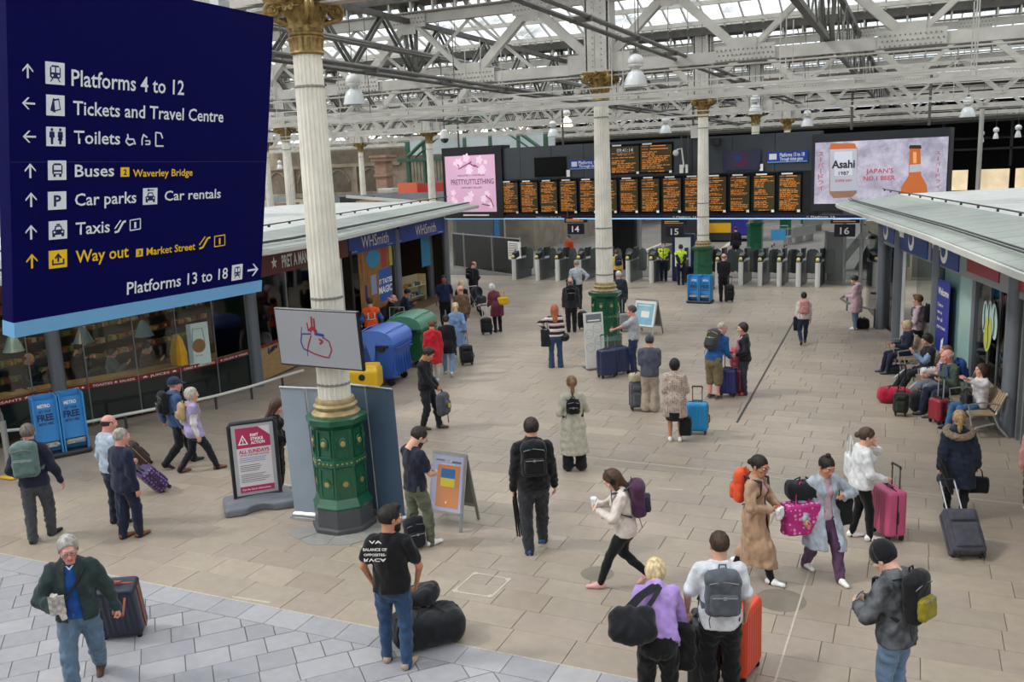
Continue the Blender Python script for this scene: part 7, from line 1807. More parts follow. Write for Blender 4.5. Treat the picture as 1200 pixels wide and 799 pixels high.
S1.poly([(.06, .80), (.60, .80), (.60, .98), (.42, 1.14), (.06, 1.14)], MG, 'magenta_header', .019, .002); S1.rect(.06, .05, .60, .15, MG, 'magenta_footer', .019, .002)
S1.poly([(.09, .86), (.25, .86), (.17, 1.03)], WHT, 'warning_triangle', .022, .002); S1.poly([(.118, .878), (.222, .878), (.17, .99)], MG, 'warning_triangle_centre', .024, .002); S1.txt('!', .160, .885, .178, .07, WHT, .03, out=.027)
for i, w in enumerate(('RMT', 'STRIKE', 'ACTION')): S1.txt(w, .29, .985-i*.065, .29+(.13, .20, .22)[i], .05, WHT, .03, out=.022)
S1.txt('ALL SUNDAYS', .09, .71, .57, .06, MG, .03, out=.02); S1.txt('UNTIL FURTHER NOTICE', .10, .665, .56, .028, MG, .02, out=.02)
for i in range(14):
 v = .625-i*.031;
 if i in (3, 8): continue
 S1.rect(.09, v, .09+random.uniform(.28, .46), v+.010, mat('print_blue', '#6f93bd', .6) if i < 3 else GT, 'print_line', .018, .002)
S1.txt('Get the latest information', .09, .085, .54, .03, WHT, .01, out=.022)
def aboard(label, fl, fr, hgt, face_fn, depth=.62, leg=.0):
 a, c = Vector(fl), Vector(fr); d = c-a; W = d.length; t = thing('pavement_board', label, 'sign', (a+c)/2, math.atan2(d.y, d.x)); FR = metalm('#c4c7ca', .35); L2 = W/2
 th = math.atan2(depth/2, hgt); up_l = Vector((0, math.sin(th), math.cos(th))); Hs = hgt/math.cos(th)
 for sg, nm in ((1, 'front_frame'), (-1, 'rear_frame')):
  o = Vector((0, -sg*0, 0)); b = MB(); y0 = 0 if sg > 0 else depth; P_ = lambda x, v: Vector((x, y0+sg*v*math.sin(th), v*math.cos(th)))
  for x in (-L2+.02, L2-.02): b.beam(P_(x, 0), P_(x, Hs), .04, .025, up=(0, 1, 0))
  for v in (.26, Hs-.02): b.beam(P_(-L2, v), P_(L2, v), .025, .05)
  b.obj(nm, FR if sg > 0 else mat('frame_dim', '#8d9089', .4, metal=.5), t)
  if sg < 0: b = MB(); p0, p1 = P_(0, .28), P_(0, Hs-.04); b.beam(p0, p1, L2*2-.06, .012, up=(0, -1, .3)); b.obj('rear_panel', mat('aboard_back', '#6d6f66', .5), t)
 Wm = chainM(t); S_ = Surf(t, Wm @ Vector((-L2+.04, -.012+.28*math.sin(th), .28*math.cos(th))), Wm.to_3x3() @ Vector((1, 0, 0)), Wm.to_3x3() @ up_l); face_fn(S_, W-.08, Hs-.32); return t
def ukr(S_, w, h):
 S_.rect(0, 0, w, h, mat('poster_lilac', '#b4b7d4', .5), 'poster', 0, .012); S_.rect(.08, .06, w-.05, h-.14, mat('poster_orange', '#cf8d5e', .5), 'orange_sheet', .008); S_.rect(.15, .50, w-.13, .64, mat('flag_blue', '#3b74b4', .5), 'flag_blue', .013, .002); S_.rect(.15, .37, w-.13, .50, mat('flag_yellow', '#dccb4a', .5), 'flag_yellow', .013, .002)
 S_.txt('Stand with', .2, .75, w-.2, .028, WHT, .01, out=.014); S_.txt('people in Ukraine', .16, .70, w-.15, .028, WHT, .01, out=.014); S_.rect(.25, .12, w-.25, .15, WHT, 'print_line', .013, .002); S_.rect(.04, h-.08, .3, h-.06, GT, 'print_line', .008, .002); S_.rect(w-.2, h-.1, w-.04, h-.07, GT, 'print_line', .008, .002)
aboard('pavement board with orange poster and blue and yellow flag', gnd(501, 617), gnd(541, 624), 1.12, ukr, .55)
def teal(S_, w, h):
 S_.rect(0, 0, w, h, WHT, 'sheet', 0, .012); S_.rect(.05, .05, w-.05, h-.08, mat('poster_aqua', '#6fb4d4', .5, col2='#a8d4e0', vscale=2), 'poster', .008); S_.rect(w*.35, h*.35, w*.75, h*.6, WHT, 'white_patch', .013, .002); S_.rect(.12, h*.8, w-.15, h*.84, WHT, 'print_line', .013, .002)
aboard('white pavement board with pale blue poster beyond the smiley board', gnd(739, 391), gnd(765, 394), 1.08, teal, .6)
a, c = gnd(688, 434), gnd(709, 431); d = c-a; t = thing('feedback_board', 'white smiley face feedback board with small screen leaning by the middle column', 'sign', (a+c)/2, math.atan2(d.y, d.x)-.12); L2 = .27
Wm = chainM(t); Sf = Surf(t, Wm @ Vector((-L2, 0, .04)), Wm.to_3x3() @ Vector((1, 0, 0)), Wm.to_3x3() @ Vector((0, .10, 1)).normalized()); Sf.rect(0, 0, 2*L2, 1.46, mat('board_white', '#dddcd6', .45), 'panel', 0, .04); Sf.rect(.06, 1.2, 2*L2-.05, 1.42, mat('screen_grey', '#767c82', .3), 'screen', .024, .01); Sf.rect(.1, 1.24, 2*L2-.1, 1.27, WHT, 'print_line', .032, .002)
GL = mat('face_line', '#a9aaa6', .6); RL = mat('face_red', '#b06a6a', .6)
for cx, cy, rr, m, sm in ((.36, 1.05, .12, GL, 1), (.13, .9, .12, GL, 1), (.15, .55, .12, RL if 0 else GL, -1), (.38, .72, .11, GL, 1), (.38, .30, .12, RL, 0)):
 b = MB(); Pp = lambda x, y: Sf.o+Sf.x*(cx+x)+Sf.y*(cy+y)+Sf.z*.024
 if sm: b.tube([Pp(rr*math.cos(q), rr*math.sin(q)) for q in np.linspace(0, 2*math.pi, 16, endpoint=False)], .006, 4, closed=True); b.tube([Pp(x, -.05*sm+sm*6*x*x) for x in (-.06, -.03, 0, .03, .06)], .005, 4); [b.tube([Pp(x, .03), Pp(x, .05)], .006, 4) for x in (-.04, .04)]
 else: b.tube([Pp(rr*(1 if i % 2 else .6)*math.cos(i*math.pi/5), rr*(1 if i % 2 else .6)*math.sin(i*math.pi/5)) for i in range(10)], .007, 4, closed=True)
 wob(b, 'drawn_face', m, t)
b = MB(); b.box((0, .12, .02), (.5, .45, .04)); b.obj('base', metalm('#8a8c8e'), t)
def paper_rack(label, pl, pr, hgt, n, words, dep=.45):
 a, c = Vector(pl), Vector(pr); d = c-a; W = d.length; t = thing('newspaper_rack', label, 'rack', (a+c)/2, math.atan2(d.y, d.x)); BL_ = plastic('#3b8fd0', .4); b = MB(); b.bbox((0, dep/2, .05), (W+.06, dep+.1, .10), .03); b.obj('plinth', plastic('#2a2d31', .5), t)
 for i in range(n):
  cx = -W/2+W*(i+.5)/n; w = W/n-.02; b = MB(); b.box((cx-w/2+.015, dep/2, hgt/2+.05), (.03, dep, hgt-.1)); b.box((cx+w/2-.015, dep/2, hgt/2+.05), (.03, dep, hgt-.1)); b.box((cx, dep-.02, hgt/2+.05), (w, .03, hgt-.1)); b.box((cx, .22, .22), (w, .03, .22)); b.box((cx, .2, hgt*.62), (w, .02, hgt*.62), Matrix.Rotation(-.12, 3, 'X')); b.obj('compartment', BL_, t)
  Wm = chainM(t); S_ = Surf(t, Wm @ Vector((cx-w/2, .12, .33)), Wm.to_3x3() @ Vector((1, 0, 0)), Wm.to_3x3() @ Vector((0, .13, 1)).normalized()); S_.rect(.02, 0, w-.02, hgt-.42, BL_, 'header_board', .0, .012)
  NV = mat('rack_navy', '#13345f', .5); S_.txt('METRO', w*.25, hgt-.56, w*.75, .07, WHT, .03, out=.01); S_.txt('GET YOUR', w*.25, hgt-.66, w*.75, .05, NV, .03, out=.01); S_.txt('FREE', w*.18, hgt-.82, w*.82, .13, NV, .04, out=.01); S_.txt('METRO HERE', w*.22, hgt-.91, w*.78, .05, NV, .03, out=.01)
  b = MB()
  for k in range(6): b.box((cx+random.uniform(-.02, .02), .17, .24+k*.012), (w-.12, .28, .010), rz(random.uniform(-.06, .06)))
  b.obj('newspapers', mat('newsprint', '#cbc8c2', .8, col2='#8f8c88', vscale=22), t, kind='stuff')
paper_rack('pair of blue free newspaper racks in front of the cafe window', gnd(46, 541), gnd(107, 529), 1.25, 2, True)
paper_rack('pair of light blue newspaper racks at the foot of the far green pedestal', gnd(805, 355), gnd(832, 356), 1.05, 2, True)
P = gnd(30, 512); t = thing('bicycle', 'black bicycle leaning by the cafe front behind the steel barrier', 'bicycle', (P.x, P.y, 0), R(35))
for x in (-.52, .52):
 b = MB(); b.tube([(x+.33*math.cos(q), 0, .34+.33*math.sin(q)) for q in np.linspace(0, 2*math.pi, 24, endpoint=False)], .018, 6, closed=True)
 for q in np.linspace(0, math.pi, 8, endpoint=False): b.cyl((x+.32*math.cos(q), 0, .34+.32*math.sin(q)), (x-.32*math.cos(q), 0, .34-.32*math.sin(q)), .0025, n=3)
 b.obj('wheel', plastic('#191a1c', .5), t)
b = MB(); F_ = dict(bb=(-.08, 0, .30), st=(-.18, 0, .82), hd=(.36, 0, .84), ra=(-.52, 0, .34), fa=(.52, 0, .34), hl=(.40, 0, .72))
for p, q in (('bb', 'st'), ('st', 'hd'), ('bb', 'hl'), ('bb', 'ra'), ('st', 'ra'), ('hd', 'fa')): b.cyl(F_[p], F_[q], .017, n=8)
b.cyl((.36, 0, .84), (.34, 0, .98), .014, n=8); b.tube([(.30, -.26, 1.0), (.36, -.15, 1.0), (.36, .15, 1.0), (.30, .26, 1.0)], .013, 6); b.obj('frame', plastic('#26282c', .35), t)
b = MB(); b.bbox((-.2, 0, .93), (.26, .14, .05), .02); b.cyl((-.18, 0, .8), (-.2, 0, .92), .013, n=6); b.obj('saddle', plastic('#141416', .5), t)
b = MB(); b.cyl((-.08, -.03, .30), (-.08, .03, .30), .09, n=14); b.box((-.08, .08, .22), (.02, .02, .17)); b.box((-.08, .10, .13), (.09, .06, .02)); b.obj('crankset', metalm(), t)
b = MB(); b.tube([(-.35, .1, .75), (-.38, .12, .95), (-.15, .12, 1.0), (-.1, .12, .8)], .06, 8); b.obj('pannier', fabric('#1b1c1e', 'b'), t)
P = gnd(13, 560); t = thing('steel_barrier', 'silver steel barrier post with yellow foot at the left edge', 'barrier', P); b = MB(); b.cyl((0, 0, 0), (0, 0, 1.1), .055, n=10); b.tube([(0, 0, 1.08), (-.5, .35, 1.08), (-1.2, .8, 1.06)], .03, 8); b.tube([(0, 0, .5), (-1.2, .8, .5)], .025, 8); b.tube([(-.0, 0, 1.02), (-1.2, .8, .1)], .018, 6); b.obj('frame', STEEL, t); b = MB(); b.bbox((0, 0, .03), (.34, .22, .06), .02); b.obj('foot', plastic('#e0b820', .4), t)
# benches on the right
SL = mat('bench_slat', '#ab9479', .5, var=.15, vscale=6, stretch=(8, 1, 1)); BF = metalm('#c7c9c8', .3)
def bench(label, tmid, L, out=.62):
 P = RP(tmid, 0, out); t = thing('bench', label, 'bench', P, math.atan2(RD.y, RD.x))
 n = int(L/.095)
 for i in range(n):
  x = -L/2+.05+i*(L-.1)/(n-1); b = MB(); b.box((x, -.05, .45), (.062, .44, .028)); b.obj('seat_slat', SL, t)
  b = MB(); b.beam((x, .19, .50), (x, .34, .84), .062, .022, up=(0, -1, .4)); b.obj('back_slat', SL, t)
 b = MB()
 for y, z in ((-.25, .425), (.14, .425)): b.cyl((-L/2, y, z), (L/2, y, z), .02, n=8)
 b.cyl((-L/2, .35, .82), (L/2, .35, .82), .018, n=8); b.obj('rail', BF, t)
 for x in (-L/2+.04, -L/6, L/6, L/2-.04):
  b = MB(); b.tube([(x, .42, .0), (x, .24, .22), (x, .16, .42), (x, .20, .5), (x, .36, .86)], .022, 6); b.tube([(x, -.36, .0), (x, -.15, .2), (x, .16, .28)], .022, 6); b.tube([(x, -.26, .42), (x, -.22, .2)], .02, 6); b.obj('leg', BF, t)
  b = MB(); b.tube([(x, -.27, .44), (x, -.30, .64), (x, -.05, .68), (x, .24, .64)], .017, 6); b.obj('armrest', BF, t)
 return t
bench('nearest slatted bench, under the woman in the white jacket', 10.35, 1.9, .55)
bench('middle slatted bench where the couple by the black bag sit', 8.0, 1.9, .72)
bench('far slatted bench under the blonde woman in navy', 5.75, 1.5, .72)
# the people
BLK_ = '#17181b'
walkL = dict(lf=(-.05, .15, .045), rf=(.05, -.17, .075), rheel=32); walkR = dict(rf=(.05, .15, .045), lf=(-.05, -.17, .075), lheel=32)
def W(s, x, y, z): return s.P+s.r*x*s.H+s.f*y*s.H+s.u*z*s.H
s = person('a', 'grey haired man with glasses in dark green jacket and blue sweater, newspaper under his hand', (104, 806), 168, 1.80, skin='pink', pose=dict(walkR, rh=(.08, .16, .60), lh=(-.205, -.03, .47), head=(12, 8), er=(.9, -.5, -.3)), hands=('grip', 'hold'),
 top=dict(c='#1f4f9a', name='sweater', loose=.002, wr=.002), over=dict(c='#2b3a3a', loose=.026, open=.062, collar=True, length=.035), legs=dict(c='#5b7388', name='jeans', loose=.016), shoes=('#4a2c20', '#2a1a14'), hair=('fringe', '#a9a6a0'), glasses='#3a3a3c')
M_ = fabric('#e9e7e2', 'c'); m = MB(); m.tube([s.N+s.r*x*s.H+s.f*y*s.H+s.u*z*s.H for x, y, z in ((-.036, .0, .022), (-.03, .035, .012), (0, .052, -.02), (.03, .035, .012), (.036, 0, .022))], .012, 6); m.obj('shirt_collar', M_, s.t)
m = strapline(None, [W(s, -.09, .0, .285), W(s, -.06, .075, .25), W(s, .02, .088, .14), W(s, .10, .07, .03)], .03, None); m.obj('bag_strap', fabric('#141518', 'b'), s.t)
t = placed('newspaper', 'rolled newspaper held by the grey haired man', 'newspaper', s, palm(s, 'r')+V3(0, .01, .03), s.r, s.f, s.u); m = MB(); m.cyl((-.02, 0, -.12), (.05, .0, .15), .030, .036, 12); m.obj('roll', mat('newsprint', '#cbc8c2', .8, col2='#8f8c88', vscale=22), t); m = MB(); m.box((.03, .02, .05), (.15, .01, .2)); m.obj('loose_page', mat('newsprint', '#cbc8c2'), t)
suitcase('large navy suitcase with orange handles pulled by the grey haired man', (148, 742), 160, '#1b2036', .50, .68, .32, hard=True, tilt=-14, trim='#b8603e', handle=.0)
t = s; b = MB(); g = gnd(140, 700, .70); hw_ = s.w(palm(s, 'l')); b.tube([g+Vector((-.08, 0, 0)), hw_+Vector((-.07, 0, 0)), hw_+Vector((.07, 0, 0)), g+Vector((.08, 0, 0))], .013, 6); tt = bpy.data.objects['suitcase']; wob(b, 'pull_handle', plastic('#8c4a34', .4), tt)
s = person('b', 'bearded man in black t-shirt with white back print and blue jeans, hands in pockets', (466, 778), -14, 1.82, skin='tan', pose=dict(lh=(-.135, .07, .50), rh=(.135, .07, .50), el=(-1, -.55, 0), er=(1, -.55, 0), head=(-52, 4), lf=(-.07, .03, .045), rf=(.07, -.05, .045), lt=12, rt=-22),
 top=dict(c='#121316', sleeve=.33, loose=.014, length=.035, name='t_shirt', neck=.0), legs=dict(c='#2c4666', name='jeans', loose=.006), shoes=('#a58f78', '#8a7866'), hair=('quiff', '#1c1714'), beard='#1c1714')
SS = Surf(s.t, s.w(W(s, -.09, -.120, .08)), s.wd(s.r), s.wd(s.u))
for w_, x0, y0, x1, hh_ in (('VA', 433, 636, 448, .035), ('BALANCE OF', 426, 644.5, 454, .032), ('OPPOSITES-', 427, 650.5, 453, .028), ):
 a_, c_ = SS.uv(x0, y0), SS.uv(x1, y0); SS.txt(w_, a_[0], a_[1], c_[0], hh_, WHT, .02, 'shirt_print', .022)
a_, c_ = SS.uv(427, 653.5), SS.uv(453, 653.5); SS.txt('RVCA', a_[0], a_[1], c_[0], -.036, WHT, .02, 'shirt_print', .022)
holdall('large black holdall bag on the floor behind the man in black t-shirt', (502, 751), 16, '#1a1c20', .84, .27, h_=.72)
backpack('black rucksack lying on top of the large black holdall', color='#202227', w=.34, h=.48, d=.22, at=tuple(gnd(492, 744)+Vector((-.02, .05, .36))), ang=70, lie=70)
s = person('c', 'man in navy t-shirt and olive trousers looking at his phone by the orange poster', (491, 640), -58, 1.80, skin='fair', pose=dict(lh=(-.05, .15, .575), rh=(.04, .165, .58), head=(-8, 32), lf=(-.06, -.06, .045), rf=(.06, .08, .045), el=(-.9, -.6, -.3), er=(.9, -.6, -.3)), hands=('hold', 'hold'),
 top=dict(c='#1d2130', sleeve=.33, length=.03, name='t_shirt'), legs=dict(c='#5f6452', loose=.010), shoes=('#e6e6e2', '#f2f2f0'), hair=('short', '#2a1f1a'), beard='#3a2a22', glasses='#2a2a2c')
phone('phone held by the man in the navy t-shirt', s, 'r', '#dcdcdc')
backpack('black rucksack standing behind the olive trousers of the man by the poster', color='#1c1f26', at=(487, 641), ang=20, h=.46)
s = person('d', 'tall man in black jacket and charcoal joggers with black rucksack, walking away', (628, 643), 4, 1.92, skin='fair', pose=dict(lf=(-.055, -.08, .045), rf=(.06, .10, .045), lh=(-.15, .03, .44), rh=(.16, .06, .45), lt=4, rt=-18), hands=('grip', 'relax'),
 over=dict(c='#16171a', loose=.03, hood=True, length=.04), legs=dict(c='#2e3034', loose=.018, name='joggers'), shoes=('#2c4f8c', '#dfe4ea'), hair=('short', '#2e221c'))
backpack('black rucksack on the tall man in the black jacket', s, '#121316', .34, .50, .20)
p = palm(s, 'l'); t = placed('folded_tripod', 'black folded tripod carried low by the tall man in black', 'tripod', s, p, (1, 0, 0), (0, 1, 0), (0, 0, 1)); m = MB(); m.bbox((0, 0, -.02), (.06, .10, .14), .02); [m.cyl((x, y, -.08), (x*1.6+.05, y-.02, -.62), .016, .012, 8) for x, y in ((-.02, 0), (.02, .015), (0, -.02))]; m.obj('legs', plastic('#131315', .4), t); m = MB(); [m.cyl((x+.01, .02, -.2), (x*1.4+.035, .01, -.45), .005, n=5) for x in (-.015, .02)]; m.obj('bright_tube', metalm(), t)
s = person('e', 'woman in long beige coat with small black leather rucksack, seen from behind', (673, 551), 4, 1.70, True, pose=dict(lh=(-.10, .10, .62), rh=(.10, .18, .66), lf=(-.06, 0, .045), rf=(.075, 0, .045), rt=-10), hands=('relax', 'hold'),
 over=dict(c='#b7b2a1', length=.34, skirt=.055, loose=.016, name='coat', collar=True), legs=dict(c=BLK_, flare=.05, leglen=.93, name='culottes'), shoes=(BLK_, '#101010', .05), hair=('pony', '#7a5e42'))
backpack('small black leather rucksack on the woman in the beige coat', s, '#0f1012', .24, .27, .11, drop=.04)
cup('takeaway cup held by the woman in the beige coat', s, 'r'); m = MB(); m.box(W(s, -.03, -.098, -.12), (.025, .008, .46)); m.box(W(s, .01, -.10, -.09), (.02, .008, .36)); m.obj('coat_belt', fabric('#b7b2a1'), s.t)
s = person('f', 'young woman in cream jacket walking left with phone and cup, maroon rucksack on her back', (734, 686), 92, 1.66, True, 'pale', pose=dict(lf=(-.045, .20, .045), rf=(.045, -.16, .085), rheel=38, lh=(-.05, .20, .63), rh=(.05, .21, .64), head=(0, 30), lean=6, el=(-.8, -.6, -.3), er=(.8, -.6, -.3)), hands=('hold', 'hold'),
 over=dict(c='#d3c8be', loose=.02, length=.05), legs=dict(c='#131417', name='leggings', loose=.003, wr=.003), shoes=('#d9a2a0', '#e8c4be'), hair=('longside', '#4b3426'))
phone('white phone held by the woman in the cream jacket', s, 'l', '#f0f0f0'); cup('cup held by the woman in the cream jacket', s, 'r', '#e8e8e8')
backpack('maroon and grey rucksack on the young woman in the cream jacket', s, '#4a2a44', .30, .46, .20, trim='#20202a', pocket='#2c2c3a', scol='#3a3c48')
b = MB(); H_ = s.headpt; b.tube([H_((-.092, -.01, .0)), H_((-.088, -.01, .09)), H_((0, -.01, .145)), H_((.088, -.01, .09)), H_((.092, -.01, .0))], .010, 6); [b.cyl(H_((sg*.078, -.005, .0)), H_((sg*.108, -.005, .0)), .036, n=12) for sg in (-1, 1)]; b.obj('headphones', plastic('#141416', .3), s.t)
s = person('g', 'woman in lilac sweater bending forward with a black shoulder bag', (772, 846), 2, 1.68, True, 'fair', pose=dict(lean=50, lh=(-.10, .30, .44), rh=(.12, .30, .42), lf=(-.07, 0, .045), rf=(.07, 0, .045), head=(0, 20)), top=dict(c='#a98bcb', loose=.024, length=.03, name='sweater'), legs=dict(c='#101113', loose=.02), shoes=('#e8e8e8', '#ffffff'), hair=('bob', '#cdb98e'))
t = placed('shoulder_bag', 'slouchy black shoulder bag on the back of the bending woman', 'bag', s, W(s, -.14, -.135, .03), s.r, s.f, s.u); F = Fld((-.3, -.2, -.25), (.3, .2, .25), .016); F.rbox((0, 0, 0), (.21, .10, .15), .08).ell((0, 0, -.08), (.22, .12, .12), .04); F.wrinkle(.008, 3, .15); soft('bag_body', F, fabric('#181a20', 'b'), t)
m = MB();
for off in (0, .05):
 P3 = [Vector(q) for q in ((-.08+off, 0, .12), (.05+off, .03, .28), (.20+off, .10, .42), (.26+off, .2, .44))]
 for p, q in zip(P3[:-1], P3[1:]): m.beam(p, q, .045, .012, up=(0, -1, 0))
P3 = [Vector(q) for q in ((.10, 0, .1), (.2, .02, .25), (.27, .08, .4))]
for p, q in zip(P3[:-1], P3[1:]): m.beam(p, q, .045, .012, up=(0, -1, 0))
m.obj('strap', fabric('#1f2026', 'b'), t)
t = placed('black_jacket', 'black jacket hanging from the arm of the bending woman', 'jacket', s, W(s, .15, .10, .06), (1, 0, 0), (0, 1, 0), (0, 0, 1)); F = Fld((-.2, -.2, -.45), (.2, .2, .15), .018); F.rbox((0, 0, -.12), (.10, .07, .24), .06); F.wrinkle(.012, 5, .14); soft('cloth', F, fabric('#121316'), t)
s = person('h', 'man in white t-shirt and black trousers with grey rucksack, seen from behind', (843, 822), 8, 1.78, skin='fair', pose=dict(lh=(-.17, .08, .50), rh=(.15, .06, .50), el=(-1, -.7, 0), head=(10, 0), lf=(-.06, 0, .045), rf=(.07, .02, .045)), hands=('grip', 'relax'),
 top=dict(c='#d5d8de', sleeve=.38, loose=.02, length=.05, name='t_shirt'), legs=dict(c='#0f1012', loose=.022), shoes=('#1a1a1c', '#2a2a2c'), hair=('thin', '#3b2a20'))
backpack('grey canvas rucksack on the man in the white t-shirt', s, '#575c63', .33, .46, .18, drop=.03)
suitcase('black hard suitcase held by the man in the white t-shirt', (825, 806), -4, '#17181a', .30, .72, .46, handle=.12)
suitcase('tall orange hard suitcase in front of the man in the white t-shirt', (868, 788), 70, '#d9492c', .50, .74, .30, trim='#c23c22')
s = person('i', 'woman in long camel coat with orange rucksack, holding white papers', (884, 676), -112, 1.68, True, 'tan', pose=dict(walkR, lh=(-.05, .15, .60), rh=(.07, .14, .60), head=(-14, 8), el=(-.9, -.6, -.3), er=(.9, -.6, -.3)), hands=('hold', 'hold'),
 top=dict(c='#d3a6ae', loose=.002, wr=.002, name='hoodie'), over=dict(c='#a98a70', loose=.022, length=.36, skirt=.035, open=.045, name='coat'), legs=dict(c='#131417', name='leggings', loose=.003, wr=.003), shoes=('#ecebe8', '#ffffff'), hair=('lowbun', '#1d1612'), glasses='#252528')
backpack('orange rucksack on the woman in the camel coat', s, '#d9502c', .30, .42, .16, scol='#1d1e22')
t = placed('papers', 'white paper bag in the hands of the woman in the camel coat', 'paper', s, (palm(s, 'l')+palm(s, 'r'))/2+V3(0, .03, -.05), (1, 0, 0), (0, 1, 0), (0, 0, 1)); F = Fld((-.15, -.1, -.15), (.15, .1, .12), .013); F.rbox((0, 0, -.02), (.08, .03, .075), .02); F.wrinkle(.008, 3, .09); soft('bag_body', F, mat('paper_white', '#dedfe2', .6), t)
s = person('j', 'dark haired woman in pale blue coat and plum trousers striding toward the right', (962, 672), -148, 1.66, True, 'tan', pose=dict(rf=(.05, -.14, .05), lf=(-.05, .18, .045), rh=(.19, .07, .50), lh=(-.10, .12, .66), head=(0, 14), el=(-1, -.2, -.4)), hands=('grip', 'hold'),
 top=dict(c='#c7a9b4', loose=.002, wr=.002, name='jumper'), over=dict(c='#a3acb6', loose=.024, length=.24, skirt=.04, open=.055, name='coat'), legs=dict(c='#5c3f5c', loose=.014), shoes=('#ecebe8', '#ffffff'), hair=('topbun', '#1b1512'))
tote('magenta shopping bag with pink dots on the arm of the woman in pale blue', s, W(s, .19, .0, .12), '#c02a86', .46, .40, .22, pattern=dotmat('bag_dots', '#b5267c', '#e39ac4', 16, .38))
holdall('black sports bag above the magenta shopping bag', tuple(s.w(W(s, .15, -.04, .13))), 20, '#1b1c20', .42, .12); tote('black handbag at the far hip of the woman in pale blue', s, W(s, -.16, .0, .10), '#18191c', .30, .34, .12)
s = person('k', 'woman in white sweatshirt and black trousers on the phone beside the pink suitcase', (1007, 631), -72, 1.62, True, 'fair', pose=dict(rh=(.12, .16, .58), lh=(-.05, .09, .86), head=(-6, 8), el=(-.7, .2, -1), lf=(-.05, -.05, .045), rf=(.05, .07, .045)), hands=('hold', 'grip'),
 top=dict(c='#d8d9da', loose=.036, length=.04, name='sweatshirt', arm=.022), legs=dict(c='#0f1012', name='leggings', loose=.003, wr=.003), shoes=('#efeeea', '#ffffff'), hair=('lowbun', '#4b392c'))
s0 = suitcase('bright pink hard suitcase beside the woman in white', (1040, 628), -60, '#c8557f', .46, .66, .30, handle=.30, trim='#2a2428')
phone('phone at the ear of the woman in white', s, 'l', '#202022'); tote('white cloth bag on the shoulder of the woman on the phone', s, W(s, -.13, -.06, .20), '#d2d5d8', .30, .36, .08)
s = person('l', 'blonde woman in navy parka with fur trimmed hood pulling a grey suitcase', (1118, 603), 6, 1.62, True, 'fair', pose=dict(walkL, lh=(-.15, -.10, .47), rh=(.17, .03, .47)), hands=('grip', 'grip'),
 over=dict(c='#222b3c', loose=.03, length=.22, skirt=.06, hood=True, name='parka'), legs=dict(c='#121316', loose=.006, name='leggings'), shoes=('#151618', '#202022'), hair=('pony', '#b09468'))
F = Fld((-.3, -.3, -.2), (.3, .2, .3), .014); pts = [(.165*math.sin(q), -.02-.13*math.cos(q), -.02-.05*math.cos(q)) for q in np.linspace(-2.3, 2.3, 15)]
for p, q in zip(pts[:-1], pts[1:]): F.cone(p, q, .046, k=.01)
F.wrinkle(.007, 4, .035); V, Q = F.nets(); Rm = frame(s.r, s.f, s.u); o = np_mesh('fur_trim', V@Rm.T+s.N, Q, mat('fur', '#8c7b68', .95, var=.35, vscale=40, bump=.6, bscale=160)); mobj('fur_trim', o, s.t)
c_ = suitcase('dark grey soft suitcase tilted behind the woman in the navy parka', (1136, 656), 22, '#45454f', .44, .62, .26, hard=False, tilt=-46, handle=.50, hcol='#c8cacc')
tote('black handbag with keys hanging at the right hand of the woman in the parka', s, s.Rw+V3(.02, 0, -.16), '#141519', .28, .24, .12, handles=.14)
t = placed('folded_umbrella', 'black folded umbrella held by the woman in the parka', 'umbrella', s, palm(s, 'l')+V3(.06, -.06, .05), nrm(V3(1, 0, .35)), (0, 1, 0), nrm(V3(-.35, 0, 1))); m = MB(); m.lathe([(.01, -.36), (.035, -.3), (.045, .1), (.02, .2), (.012, .22)], 10); m.obj('canopy', plastic('#15161a', .3), t, 50)
s = person('m', 'person in black beanie and grey mottled hoodie looking down at a phone', (1046, 846), 62, 1.78, skin='pale', pose=dict(lh=(-.05, .19, .62), rh=(.05, .18, .63), head=(4, 28), lean=5, el=(-.8, -.6, -.3), er=(.8, -.6, -.3)), hands=('hold', 'hold'),
 over=dict(c='#3f4146', loose=.034, hood=True, length=.05, name='hoodie', mat=mat('tie_dye', '#6a6d72', .9, col2='#26282c', vscale=7, bump=.2)), legs=dict(c='#6b84a0', name='jeans', loose=.008), shoes=('#202024', '#e0e0e0'), hair=('short', '#2a211b'), cap=('beanie', '#131417'), glasses='#202022')
phone('phone held by the person in the black beanie', s, 'l', '#202226'); backpack('black rucksack with mustard panel on the person in the beanie', s, '#131417', .31, .48, .17, pocket='#8f8420')
b = MB(); H_ = s.headpt; b.tube([H_((-.100, -.01, .02)), H_((-.098, -.01, .10)), H_((0, -.01, .165)), H_((.098, -.01, .10)), H_((.100, -.01, .02))], .008, 6); b.obj('headband', plastic('#2b2c30', .4), s.t)
s = person('n', 'person in pale pink top cut off by the right edge of the photo', (1213, 606), 8, 1.65, True, pose=dict(walkL), top=dict(c='#d79a94', loose=.02), legs=dict(c='#6a2f55', loose=.004, name='leggings'), shoes=('#efeeea', '#ffffff'), hair=('pony', '#3b2a20')); backpack('orange rucksack of the person at the right edge', s, '#d9602c', .28, .4, .15)
s = person('o', 'man in navy jacket with large grey green rucksack walking away at the left', (50, 631), -18, 1.82, skin='pink', pose=dict(rf=(.06, .06, .045), lf=(-.05, -.08, .045), rh=(.20, .04, .47), lh=(-.15, .10, .55), rt=-30), over=dict(c='#1f2436', loose=.022, length=.04, collar=True), legs=dict(c='#45474c', loose=.018), shoes=('#1c1c1e', '#121212'), hair=('short', '#6a6058'))
backpack('grey green rucksack on the man in the navy jacket', s, '#5f7470', .35, .54, .22)
